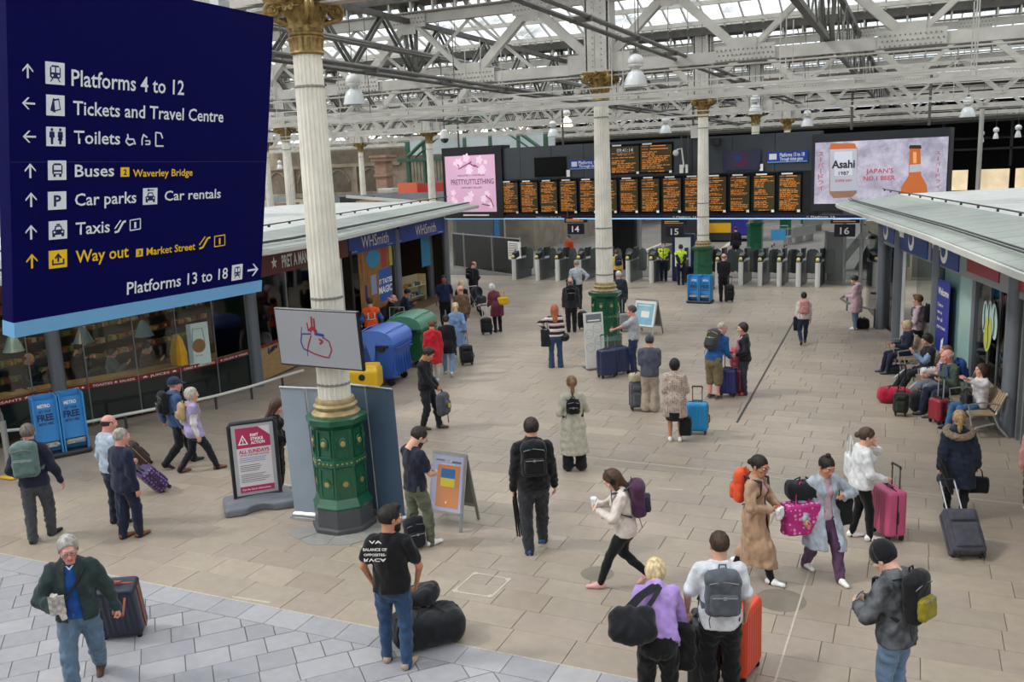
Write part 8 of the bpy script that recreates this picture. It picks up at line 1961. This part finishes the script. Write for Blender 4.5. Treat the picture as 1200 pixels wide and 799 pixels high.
s = person('p', 'balding man in light blue shirt and navy trousers beside the dark suited man', (139, 614), -62, 1.78, skin='pink', pose=dict(lh=(-.12, .08, .52), rh=(.10, .14, .56), head=(-6, 5)), top=dict(c='#aebccc', loose=.018, name='shirt'), legs=dict(c='#222a40', loose=.016), shoes=('#2a1d18', '#1a1412'), hair=('ring', '#3e2f26'))
s = person('q', 'grey haired man in dark navy suit jacket and brown shoes', (154, 630), -58, 1.72, skin='pink', pose=dict(lf=(-.05, -.04, .045), rf=(.05, .05, .045), head=(-4, 2)), over=dict(c='#1b2238', loose=.022, length=.07), legs=dict(c='#1b2238', loose=.014), shoes=('#7a4a2e', '#2a1d18'), hair=('thin', '#9c958c'))
s = person('r', 'man in navy cap and denim blue jacket pulling a brown suitcase', (213, 545), -76, 1.74, skin='pink', pose=dict(walkL, lh=(-.13, -.10, .50)), hands=('grip', 'relax'), over=dict(c='#3c5478', loose=.026, length=.05, hood=True), legs=dict(c='#1a1c20', loose=.014), shoes=('#2a2320', '#1a1a1a'), hair=('short', '#8a8076'), cap=('cap', '#26314c')); backpack('black rucksack on the man in the navy cap', s, '#16181d', .30, .44, .16)
suitcase('brown cabin suitcase with tan top pulled by the man in the navy cap', (172, 544), 112, '#4a403c', .38, .52, .22, hard=False, tilt=-35, handle=.5, trim='#b08a68')
s = person('s', 'grey haired woman in lilac gilet with beige rucksack striding right', (232, 552), -82, 1.66, True, 'fair', pose=dict(lf=(-.05, -.17, .05), rf=(.05, .20, .045), lh=(-.12, -.05, .50)), hands=('grip', 'relax'), top=dict(c='#d5d2ce', loose=.014, name='sweater'), over=dict(c='#a79ac4', loose=.028, length=.07, sleeve=.12, name='gilet'), legs=dict(c='#1d1f26', loose=.008), shoes=('#7a4a34', '#3a2a20', .05), hair=('bob', '#b9b2a4')); backpack('small beige rucksack on the woman in the lilac gilet', s, '#b79a70', .25, .32, .13)
suitcase('purple patterned suitcase pulled by the woman in the lilac gilet', (193, 573), 112, '#4a3568', .36, .50, .24, hard=False, tilt=-38, handle=.52, hcol='#3a3a3c', mat_=dotmat('case_dots', '#3c2c58', '#8f6fa6', 17, .33))
s = person('t', 'long haired young woman all in black standing behind the poster stand', (329, 574), -100, 1.62, True, 'pale', pose=dict(lh=(-.08, .14, .55), rh=(.08, .15, .56), head=(0, 18)), over=dict(c='#131417', loose=.018, length=.04), legs=dict(c='#101113', name='leggings', loose=.005), shoes=('#e6e6e2', '#ffffff'), hair=('long', '#4a3226')); backpack('black rucksack on the floor behind the poster stand', color='#17181c', at=(312, 576), ang=0, h=.42)
s = person('u', 'man in black jacket and sunglasses holding a grey rucksack in front of him', (502, 502), -118, 1.78, skin='tan', pose=dict(lf=(-.06, .12, .045), rf=(.06, -.04, .045), lh=(-.03, .14, .53), rh=(.05, .16, .52), head=(8, 26), lt=10), hands=('grip', 'grip'), over=dict(c='#1b1c20', loose=.018, length=.035), legs=dict(c='#24262b', loose=.012, name='jeans'), shoes=('#5a4a40', '#2a2420', .05), hair=('quiff', '#2a221e'), glasses='#101010')
q = palm(s, 'r'); t = placed('rucksack', 'grey and yellow rucksack hanging from the hands of the man in black', 'backpack', s, q+V3(.02, .06, -.30), (1, 0, 0), (0, 1, 0), (0, 0, 1)); F = Fld((-.25, -.2, -.32), (.25, .2, .32), .02); F.rbox((0, 0, 0), (.16, .10, .24), .08).rbox((0, .1, -.06), (.11, .04, .12), .03, .01); F.wrinkle(.005, 3, .12); soft('main_pack', F, fabric('#4e5156', 'b'), t); m = MB(); m.cyl((0, .14, -.02), (0, .152, -.02), .05, n=12); m.obj('badge', plastic('#c9b23a', .5), t); m = MB(); m.tube([(-.05, 0, .22), (0, -.02, .31), (.05, 0, .22)], .012, 5); m.tube([(0, .1, -.2), (-.02, .1, -.4)], .01, 4); m.obj('strap', fabric('#2a2b2e', 'b'), t)
s = person('v', 'person in bright red coat and white trousers walking away', (510, 449), 4, 1.66, True, pose=dict(walkR), over=dict(c='#b8202c', length=.19, skirt=.035, loose=.024, hood=True, name='coat'), legs=dict(c='#cfcac4', loose=.008), shoes=('#e6e6e2', '#ffffff'), hair=('short', '#6a4c34'))
s = person('w', 'dark haired person in black jacket and pale jeans right of the red coat', (526, 440), 0, 1.64, True, pose=dict(walkL), over=dict(c='#18191d', length=.13, skirt=.01, loose=.024), legs=dict(c='#6d8caa', name='jeans', loose=.012, leglen=.95), shoes=('#d8cdbb', '#e8e2d8'), hair=('lowbun', '#221a16'))
s = person('x', 'blonde ponytailed woman in belted pale blue coat', (537, 421), 0, 1.66, True, pose=dict(walkL, rh=(.15, -.08, .48)), hands=('relax', 'grip'), over=dict(c='#7391b8', length=.27, skirt=.04, loose=.016, name='coat'), legs=dict(c='#17181c', loose=.005, name='leggings'), shoes=('#e2e0dc', '#ffffff'), hair=('pony', '#cdb68a')); m = MB(); m.tube([W(s, .10*math.cos(q), .075*math.sin(q), .075) for q in np.linspace(0, 2*math.pi, 14, endpoint=False)], .014, 5, closed=True); m.obj('belt', fabric('#6483ab'), s.t)
suitcase('black cabin suitcase pulled by the woman in the belted blue coat', (548, 428), 10, '#1a1b1e', .36, .48, .22, hard=False, tilt=-20, handle=.40)
s = person('y', 'bald man in brown jacket beyond the woman in the belted blue coat', (543, 398), 20, 1.76, skin='pink', pose=dict(walkR, head=(30, 0)), over=dict(c='#6b5240', loose=.022), legs=dict(c='#3c4552', loose=.014), shoes=('#2a2320', '#1a1a1a'), hair=('ring', '#8a7a6a'))
s = person('z', 'blonde woman in black jacket beyond the bald man in brown', (543, 384), -20, 1.66, True, pose=dict(walkL), over=dict(c='#18191d', loose=.02), legs=dict(c='#22262e', loose=.006), shoes=('#1a1a1c', '#1a1a1a'), hair=('long', '#cdb68a'))
s = person('A', 'man in navy polo shirt and black trousers facing the camera by the newsagent door', (523, 384), 184, 1.80, skin='brown', pose=dict(lh=(-.17, .02, .49), rh=(.16, .04, .50)), top=dict(c='#1c2a4e', sleeve=.36, name='polo_shirt'), legs=dict(c='#141519', loose=.014), shoes=('#18181a', '#101010'), hair=('short', '#1a1512')); backpack('black rucksack slung on the man in the navy polo shirt', s, '#16181d', .24, .34, .14, side=-.08)
s = person('B', 'woman in maroon coat with white hood and yellow bag bending over a pushchair', (584, 389), 30, 1.64, True, pose=dict(lean=28, lh=(-.08, .22, .52), rh=(.08, .22, .52)), over=dict(c='#5a2232', length=.20, skirt=.04, loose=.022, name='coat'), legs=dict(c='#17181c', loose=.008, name='leggings'), shoes=('#2a2a2c', '#d8d8d8'), hair=('bob', '#d2d2d0')); tote('bright yellow shoulder bag on the woman in the maroon coat', s, W(s, .12, -.11, .13), '#d3ac18', .38, .24, .14)
suitcase('black cabin suitcase with white handle beside the woman in maroon', (571, 392), 15, '#1c1d20', .36, .46, .22, hard=False, tilt=-12, handle=.42, hcol='#e2e2e0')
P = gnd(563, 368); t = thing('pushchair', 'dark pushchair with grey hood parked near the newsagent', 'pushchair', P, R(60)); F = Fld((-.35, -.5, .2), (.35, .5, 1.1), .03); F.rbox((0, .05, .55), (.20, .26, .14), .08).ell((0, .18, .82), (.22, .24, .22), .04); F.ell((0, -.12, .85), (.17, .25, .2), .03, op='s'); soft('seat_and_hood', F, fabric('#2c3036', 'b'), t)
m = MB(); [m.tube([(x, -.45, .12), (x, .1, .55), (x, .5, 1.0)], .014, 6) for x in (-.22, .22)]; [m.tube([(x, .45, .12), (x, -.1, .6)], .014, 6) for x in (-.22, .22)]; m.tube([(-.22, .5, 1.0), (.22, .5, 1.0)], .016, 6); m.obj('frame', STEEL, t)
for x in (-.24, .24):
 for y in (-.45, .45): m = MB(); m.cyl((x-.02, y, .12), (x+.02, y, .12), .12, n=14); m.obj('wheel', plastic('#17181a', .6), t)
s = person('C', 'bald man in black with rucksack looking at his phone by the glass fence', (556, 360), -35, 1.80, skin='pink', pose=dict(lh=(-.04, .18, .62), rh=(.05, .18, .63), head=(0, 28)), hands=('hold', 'hold'), over=dict(c='#202127', loose=.02), legs=dict(c='#17181c', loose=.012), shoes=('#e2e0dc', '#ffffff'), hair=('ring', '#6a5a4c')); backpack('black rucksack on the bald man by the glass fence', s, '#131417', .30, .44, .18)
s = person('D', 'man in pale grey shirt with dark shoulder bag, hand on hip, facing the gates', (677, 362), 6, 1.82, skin='pink', pose=dict(rh=(.13, -.02, .56), er=(1, -.2, 0), lh=(-.16, .0, .5)), top=dict(c='#aeb4bd', sleeve=.75, name='shirt', loose=.018), legs=dict(c='#26282d', loose=.014), shoes=('#1a1a1c', '#1a1a1a'), hair=('short', '#8a8076')); tote('dark shoulder bag on the man in the pale grey shirt', s, W(s, -.13, -.06, .10), '#27323c', .36, .26, .12, handles=.3)
s = person('E', 'balding man in dark clothes with black rucksack standing behind the grey shirted man', (670, 389), 2, 1.74, skin='pink', over=dict(c='#303036', loose=.026, length=.06), legs=dict(c='#1c1d20', loose=.018), shoes=('#1a1a1c', '#1a1a1a'), hair=('ring', '#8a7a6a')); backpack('black rucksack on the balding man in dark clothes', s, '#131417', .32, .50, .18)
suitcase('small black suitcase right of the balding man in dark clothes', (683, 386), 0, '#1a1c22', .30, .52, .22, hard=False)
s = person('F', 'woman with long ginger hair, striped jumper and flared jeans', (652, 431), 4, 1.70, True, pose=dict(lh=(-.14, .0, .62), el=(-1, .2, -.6), lf=(-.07, .04, .045), rf=(.07, .04, .045)), top=dict(c='#17181b', name='jumper', loose=.016, mat=stripemat('jumper_stripes', ['#1a1b1f', '#1a1b1f', '#c9a0a4', '#e0dcd8'], 6.5)), legs=dict(c='#31496a', name='jeans', flare=.035, loose=.004, leglen=1.0), shoes=('#e2e0dc', '#ffffff'), hair=('long', '#a8603a'))
t = placed('helmet', 'black helmet hanging behind the ginger haired woman', 'helmet', s, W(s, .15, .02, -.04), (1, 0, 0), (0, 1, 0), (0, 0, 1)); F = Fld((-.16, -.16, -.16), (.16, .16, .16), .02); F.ell((0, 0, 0), (.125, .13, .12), 0); F.ell((0, .1, -.04), (.09, .08, .05), .02, op='s'); soft('shell', F, plastic('#15161a', .25), t); tote('dark jacket and bag over the left arm of the ginger haired woman', s, W(s, -.15, .0, .10), '#23262e', .26, .46, .14)
s = person('G', 'white haired man in dark padded jacket facing the gates beside the middle column', (726, 379), 4, 1.76, skin='pink', over=dict(c='#26303a', loose=.03, length=.14, puff=.010), legs=dict(c='#1f222a', loose=.012), shoes=('#1a1a1c', '#1a1a1a'), hair=('short', '#c8c6c2'))
suitcase('pale grey suitcase with tall handle beside the white haired man', (733, 388), 10, '#8e9094', .38, .52, .24, handle=.45, hcol='#e2e2e0')
s = person('H', 'man in light grey t-shirt gripping the handle of two dark blue suitcases', (743, 437), 78, 1.74, skin='pink', pose=dict(lh=(-.06, .34, .63), rh=(.13, .02, .48), head=(4, 0)), hands=('grip', 'relax'), top=dict(c='#a6a9ae', sleeve=.36, loose=.018, name='t_shirt'), legs=dict(c='#22304c', name='jeans', loose=.012), shoes=('#2a2c34', '#c9c9c9'), hair=('short', '#4a3c34'))
suitcase('ribbed dark blue suitcase in front, tallest of the pair', (711, 442), 30, '#1c2c50', .44, .66, .30, handle=.34, hcol='#c9cbcd'); suitcase('second ribbed dark blue suitcase beside the man in light grey', (727, 438), 30, '#1c2c50', .44, .64, .30, handle=.30)
s = person('I', 'person in grey cap, slate t-shirt and loose beige trousers', (762, 482), -6, 1.66, skin='fair', pose=dict(lh=(-.06, .12, .60), rh=(.06, .13, .60)), top=dict(c='#4b4e5c', sleeve=.42, loose=.026, length=.05, name='t_shirt'), legs=dict(c='#a69686', flare=.045, loose=.03, leglen=.92), shoes=('#e2e0dc', '#d99a9a'), hair=('short', '#2a2320'), cap=('cap', '#3c3f47'))
s0 = suitcase('dark grey suitcase under a beige bag beside the person in the grey cap', (747, 480), 12, '#53565a', .34, .56, .24, hard=False); holdall('small beige bag resting on the dark grey suitcase', tuple(s0.location+Vector((0, 0, .64))), 30, '#b5a98c', .34, .10)
s = person('J', 'black haired woman in leopard print coat with bare legs and white shoes', (791, 517), -4, 1.62, True, 'tan', pose=dict(lh=(-.07, .12, .66), rh=(.10, .14, .60), lf=(-.055, 0, .045), rf=(.06, 0, .045)), over=dict(c='#a8968a', length=.22, skirt=.045, loose=.026, name='coat', mat=dotmat('leopard', '#b3a195', '#4a3c3a', 30, .32)), shoes=('#e2e0dc', '#ffffff'), hair=('bob', '#141214')); m = MB(); m.cyl(W(s, 0, 0, -.15), W(s, 0, 0, -.25), .17, .175, 18); m.obj('skirt', fabric('#141519'), s.t)
suitcase('bright blue hard suitcase beside the leopard print coat', (817, 508), -4, '#1b86bd', .42, .58, .26, handle=.28); tote('black bag between the leopard print coat and the blue suitcase', s, V3(.2, .05, .48), '#141519', .22, .36, .2, handles=.05)
s = person('K', 'man in blue jacket and khaki shorts leaning over with a grey and yellow rucksack', (836, 467), -34, 1.76, skin='pink', pose=dict(lean=24, lh=(-.08, .24, .54), rh=(.10, .22, .52), head=(-20, 14)), over=dict(c='#1f5088', loose=.022, length=.04), legs=dict(c='#77694c', leglen=.62, loose=.030, name='shorts'), shoes=('#4a4038', '#c9c9c9'), hair=('short', '#a89c8c')); backpack('dark grey rucksack with yellow trim on the man in khaki shorts', s, '#3a3d42', .32, .46, .18, trim='#c8c030')
suitcase('dark blue suitcase right of the man in khaki shorts', (853, 464), -10, '#1f2a66', .38, .58, .26, handle=.34); suitcase('dark red suitcase between the blue one and the woman in black', (862, 462), -14, '#6a1c34', .32, .54, .24)
s = person('L', 'dark haired woman in black cardigan with pink scarf and pink jacket over her arm', (872, 462), 100, 1.66, True, pose=dict(rh=(.10, .14, .58), lh=(-.10, .12, .58), head=(10, 4), lf=(-.05, 0, .045), rf=(.06, 0, .045)), top=dict(c='#1b1d24', loose=.02, length=.05, name='cardigan'), legs=dict(c='#33373f', loose=.014), shoes=('#c0504c', '#b04844'), hair=('bob', '#2e2420'))
m = MB(); m.tube([W(s, -.04, .02, .30), W(s, -.035, .075, .25), W(s, -.03, .085, .12)], .032, 7); m.tube([W(s, .04, .02, .30), W(s, .03, .08, .24), W(s, .02, .085, .10)], .032, 7); m.obj('scarf', fabric('#d3a0a8'), s.t)
t = placed('pink_jacket', 'coral pink jacket draped over the arm of the woman in the black cardigan', 'jacket', s, (s.Rw+s.Re)/2+V3(0, .02, -.16), (1, 0, 0), (0, 1, 0), (0, 0, 1)); F = Fld((-.25, -.25, -.3), (.25, .25, .25), .025); F.rbox((0, 0, 0), (.10, .14, .22), .07); F.wrinkle(.012, 2, .16); soft('cloth', F, fabric('#d0606c'), t)
s = person('M', 'man in black top standing before the gates with a black suitcase', (848, 353), 4, 1.80, skin='pink', pose=dict(lh=(-.05, .12, .6), rh=(.05, .12, .6)), top=dict(c='#151619', name='jumper', loose=.02), legs=dict(c='#1a1b1f', loose=.014), shoes=('#1a1a1c', '#1a1a1a'), hair=('ring', '#7a6a5c')); suitcase('black suitcase of the man standing before the gates', (855, 354), 0, '#1a1b1e', .30, .58, .24, hard=False, handle=.3)
s = person('N', 'masked gate attendant in yellow high visibility vest facing the camera', (778, 329), 172, 1.74, skin='fair', pose=dict(lh=(-.06, .10, .58), rh=(.06, .10, .58)), top=dict(c='#1c2340', loose=.02, length=.05, name='jacket'), over=dict(c='#c8d832', loose=.030, sleeve=.08, length=.0, name='hi_vis_vest', open=.03), legs=dict(c='#171b2c', loose=.012), shoes=('#1a1a1c', '#1a1a1a'), hair=('short', '#2a2320')); m = MB(); m.sphere(s.headpt((0, .075, -.05)), .045, 8, 6); m.obj('face_mask', mat('mask_white', '#dcdde0', .7), s.t, 60)
s = person('O', 'gate attendant in bright lime vest with hands behind his back', (798, 334), 6, 1.74, skin='fair', pose=dict(lh=(-.03, -.10, .52), rh=(.03, -.10, .52)), top=dict(c='#1c2340', loose=.018, name='jacket'), over=dict(c='#c5ea2a', loose=.030, sleeve=.08, length=-.02, name='hi_vis_vest'), legs=dict(c='#171b2c', loose=.012), shoes=('#1a1a1c', '#1a1a1a'), hair=('short', '#2a2320'))
HV = '#e8541c'
s = person('P', 'rail worker in orange jacket standing beyond the gates under sign 14', tuple(gnd(668, 330)*1.12), 150, 1.74, skin='fair', pose=dict(lh=(-.06, .12, .58), rh=(.06, .12, .58)), over=dict(c=HV, loose=.03, name='hi_vis_jacket'), legs=dict(c='#1c1f28', loose=.014), shoes=('#1a1a1c', '#1a1a1a'), hair=('short', '#2a2320'))
s = person('Q', 'person in yellow top passing through a gate right of the middle column', tuple(gnd(723, 338)), 10, 1.68, skin='fair', pose=dict(walkL), top=dict(c='#d8b84a', loose=.02, name='jumper'), legs=dict(c='#2a3450', loose=.014), shoes=('#1a1a1c', '#e0e0e0'), hair=('short', '#4a3c34')); backpack('navy rucksack on the person in the yellow top', s, '#1f2740', .3, .42, .16, side=.05)
s = person('R', 'person in dark clothes on the platform beyond the right gates', tuple(gnd(862, 331)*1.22), 10, 1.76, over=dict(c='#17181c', loose=.03, length=.08), legs=dict(c='#17181c', loose=.014), shoes=('#1a1a1c', '#1a1a1a'), hair=('short', '#2a2320'))
s = person('S', 'person in navy leaning at the right end gate', tuple(gnd(967, 334)*1.03), -60, 1.7, pose=dict(lean=12), over=dict(c='#1d2438', loose=.024), legs=dict(c='#22252c', loose=.014), shoes=('#d8d8d8', '#ffffff'), hair=('short', '#6a5c50'))
s = person('T', 'dark haired girl with pink rucksack walking toward the gates', (941, 403), 6, 1.52, True, 'tan', pose=dict(walkR), top=dict(c='#d8cfca', loose=.018, name='jumper'), legs=dict(c='#22304a', name='jeans', loose=.005), shoes=('#6a4a38', '#2a2420'), hair=('lowbun', '#1d1614')); backpack('pink rucksack on the dark haired girl', s, '#cf8f8c', .27, .40, .16); tote('dark jacket hanging at the left side of the girl with the pink rucksack', s, W(s, -.13, .0, .02), '#23262c', .16, .40, .10, handles=.05)
s = person('U', 'person in pale pink raincoat, dark scarf and jeans looking at a phone', (1003, 386), 74, 1.66, True, pose=dict(lh=(-.05, .16, .62), rh=(.05, .16, .62), head=(0, 24)), hands=('hold', 'hold'), over=dict(c='#c8a6b2', length=.20, skirt=.04, loose=.03, name='raincoat', hood=True), legs=dict(c='#6f8ba8', name='jeans', loose=.008), shoes=('#efeeea', '#ffffff'), hair=('short', '#2a2422')); m = MB(); m.tube([s.N+s.r*.06*math.cos(q)*s.H+s.f*.05*math.sin(q)*s.H for q in np.linspace(0, 2*math.pi, 12, endpoint=False)], .04, 6, closed=True); m.obj('scarf', fabric('#33353c'), s.t)
holdall('black bag on the floor behind the pale pink raincoat', (1010, 385), 0, '#17181c', .42, .16)
s = person('V', 'young man in pale pink shirt with black rucksack walking left', (1074, 425), 78, 1.78, skin='fair', pose=dict(walkL, lh=(-.08, .16, .58)), top=dict(c='#cfb9c4', loose=.018, name='shirt'), legs=dict(c='#17181c', loose=.012), shoes=('#1a1a1c', '#1a1a1a'), hair=('quiff', '#6a4c38')); backpack('black rucksack on the young man in the pale pink shirt', s, '#131417', .29, .44, .18)
def sitter(key, label, tt_, out, turn=0, skin='fair', fem=False, H=1.68, legs2=None, **kw):
 p = RP(tt_, 0, out); az = math.degrees(math.atan2(-p.x, p.y)); want = math.degrees(math.atan2(-RN.x, RN.y))+turn
 po = dict(sit=.515, lean=-6, lf=(-.07, .27, .045), rf=(.07, .30, .045), lh=(-.07, .16, .42), rh=(.07, .18, .42)); po.update(kw.pop('pose', {}))
 return person(key, label, tuple(p), want-az, H, fem, skin, pose=po, **kw)
s = sitter('aa', 'seated woman in white jacket with long brown hair, arms folded', 10.75, .52, 5, fem=True, H=1.66, pose=dict(lh=(.06, .13, .60), rh=(-.05, .14, .61), head=(-6, 0)), over=dict(c='#cdc8cc', loose=.026, length=.02), legs=dict(c='#3f6690', name='jeans', loose=.01), shoes=('#17181c', '#202020'), hair=('long', '#3c241c')); tote('black bag on the lap of the woman in the white jacket', s, W(s, .0, .15, .12), '#15161a', .32, .24, .12, handles=.1)
s = sitter('bb', 'seated balding man in dark green jumper and navy trousers', 9.65, .70, 14, 'pink', H=1.78, pose=dict(head=(-10, 6), lean=6, rh=(.03, .24, .46)), top=dict(c='#46574a', loose=.026, name='jumper'), legs=dict(c='#262d42', loose=.014), shoes=('#6a6258', '#4a443c'), hair=('ring', '#c9c4ba')); backpack('royal blue rucksack worn by the balding man in green', s, '#24468c', .30, .44, .16)
s = sitter('cc', 'seated person in pink striped top and grey shorts', 9.05, .70, 8, 'pink', True, H=1.66, pose=dict(lh=(-.05, .22, .42)), top=dict(c='#b88a90', loose=.016, name='shirt', mat=stripemat('pink_stripes', ['#b88a90', '#9a6a74', '#cbb2b4'], 22)), legs=dict(c='#6d7380', leglen=.56, loose=.024, name='shorts'), shoes=('#3a3a3c', '#d0d0d0'), hair=('short', '#7a5a44'))
s = sitter('dd', 'seated dark haired woman in black gilet and light blue sleeves using a phone', 7.75, .70, 5, 'fair', True, H=1.70, pose=dict(lh=(-.04, .17, .52), rh=(.05, .17, .53), head=(0, 22), lf=(-.06, .34, .045), rf=(.07, .38, .045)), hands=('hold', 'hold'), top=dict(c='#8aa6cc', loose=.012, name='shirt'), over=dict(c='#23252c', loose=.024, sleeve=.1, length=.0, name='gilet'), legs=dict(c='#1c1e22', loose=.012), shoes=('#4a443c', '#2a2420'), hair=('bob', '#2a1c18')); phone('phone used by the seated woman in the black gilet', s, 'r', '#26282c')
holdall('white cloth bundle on the bench beside the woman in the gilet', tuple(RP(8.35, .47, .80)), 20, '#cfccc6', .34, .11)
s = sitter('ee', 'seated blonde woman in navy coat at the far bench', 5.95, .72, 4, 'fair', True, H=1.66, pose=dict(head=(0, 10)), over=dict(c='#1a2134', loose=.024, length=.04, name='coat'), legs=dict(c='#1c2133', loose=.012), shoes=('#4a4c52', '#2a2a2c'), hair=('bob', '#cdb68a'))
suitcase('small red suitcase standing by the knees of the man in green', tuple(RP(10.3, 0, 1.12)), -50, '#8f2434', .34, .44, .22, handle=.42, hcol='#c9cbcd')
suitcase('dark olive cabin bag with tall black handle before the red holdall', (1055, 487), 0, '#262a26', .28, .42, .2, hard=False, handle=.55, hcol='#17181a')
holdall('red holdall lying on the floor in front of the benches', (1047, 471), 8, '#a81a36', .66, .20, h_=.8); holdall('black square bag on the floor between the red holdall and the man in green', (1078, 481), 10, '#15161a', .44, .20)
backpack('blue and black rucksack on the floor under the blonde woman', color='#1a1d26', at=(1046, 437), ang=30, lie=60, pocket='#2c4468'); holdall('pink and white bag on top of the rucksack by the blonde woman', tuple(gnd(1049, 434)+Vector((0, 0, .22))), 20, '#c85a64', .30, .12)
s = person('ff', 'rail worker in orange vest with blue sleeves seen between television and bins', (438, 416), 6, 1.70, skin='fair', pose=dict(lh=(-.17, .08, .55), rh=(.18, .08, .56)), top=dict(c='#2c5c9c', name='shirt', loose=.016), over=dict(c=HV, loose=.026, sleeve=.1, name='hi_vis_vest'), legs=dict(c='#22304a', loose=.014), shoes=('#1a1a1c', '#1a1a1a'), hair=('short', '#3a2e28')); m = MB();
for z in (.02, .12): m.tube([W(s, .103*math.cos(q), .083*math.sin(q), z) for q in np.linspace(0, 2*math.pi, 18, endpoint=False)], .012, 4, closed=True)
for x in (-.055, .055): m.box(W(s, x, -.088, .18), (.03, .02, .2))
m.obj('reflective_band', mat('reflective', '#c9ccc4', .3), s.t)
sb = thing('bench', 'dark metal seat by the newsagent window with two seated men', 'bench', gnd(466, 388), R(10)); m = MB(); m.box((0, 0, .45), (.5, 2.2, .05)); m.box((-.27, 0, .72), (.05, 2.2, .4)); [m.box((0, y, .22), (.4, .05, .45)) for y in (-.9, 0, .9)]; m.obj('seat', DKM, sb)
s = person('gg', 'bald man in black jacket seated by the newsagent window', tuple(gnd(457, 392)), -70, 1.74, skin='pink', pose=dict(sit=.52, lean=12, lf=(-.07, .27, .045), rf=(.07, .28, .045), rh=(.06, .12, .66), lh=(-.05, .2, .45), head=(0, 15)), over=dict(c='#1c1d20', loose=.026), legs=dict(c='#24262c', loose=.014), shoes=('#1a1a1c', '#1a1a1a'), hair=('ring', '#8a7a6a'))
s = person('hh', 'dark haired man in navy seated with legs stretched by the newsagent door', tuple(gnd(474, 384)), -80, 1.76, skin='tan', pose=dict(sit=.52, lean=10, lf=(-.07, .40, .045), rf=(.07, .42, .045), rh=(.06, .2, .45), lh=(-.05, .2, .45), head=(0, 15)), over=dict(c='#1f2c44', loose=.022), legs=dict(c='#15161a', loose=.014), shoes=('#1a1a1c', '#1a1a1a'), hair=('short', '#17120f')); suitcase('dark grey suitcase by the seated man in navy', (492, 388), 0, '#3a3c40', .36, .5, .24, hard=False)
P = gnd(462, 398); t = thing('luggage_trolley', 'steel luggage trolley in front of the seated men', 'trolley', P, R(10)); m = MB(); [m.tube([(x, -.3, .12), (x, .3, .12), (x, .35, .5), (x, .4, 1.0)], .018, 6) for x in (-.25, .25)]; m.tube([(-.25, .4, 1.0), (.25, .4, 1.0)], .02, 6); m.obj('frame', STEEL, t)
def cafe_person(key, label, px, py, dist, col, hairs, face=-60, seated=True, fem=False):
 P = atD(px, py, dist); P.z = .012; return person(key, label, tuple(P), face, 1.7, fem, pose=dict(sit=.72 if seated else None, lf=(-.06, .2, .25) if seated else (-.05, 0, .045), rf=(.06, .2, .25) if seated else (.05, 0, .045), lh=(-.05, .2, .63 if seated else .6), rh=(.05, .2, .63 if seated else .6), head=(0, 14)), top=dict(c=col, loose=.02), legs=dict(c='#22252c'), shoes=('#1a1a1c', '#1a1a1a'), hair=hairs)
cafe_person('c1', 'bald man drinking at the cafe window, left of the first grey post', 33, 436, 23.4, '#1b1c20', ('ring', '#5a4a3c'), -120)
cafe_person('c2', 'woman in patterned blouse seated at the cafe window', 130, 425, 23.0, '#5d7478', ('bob', '#17120f'), -100, fem=True)
cafe_person('c3', 'man in brown sweater looking down at the cafe window counter', 170, 418, 23.0, '#5a4038', ('short', '#2a1c16'), -100)
cafe_person('c4', 'dim figure in black seated deeper inside the cafe', 92, 430, 24.0, '#1b1c20', ('short', '#2a1c16'), -60)
cafe_person('c5', 'person in grey seated in the cafe behind the television edge', 307, 400, 24.5, '#44484e', ('short', '#2a1c16'), -20)
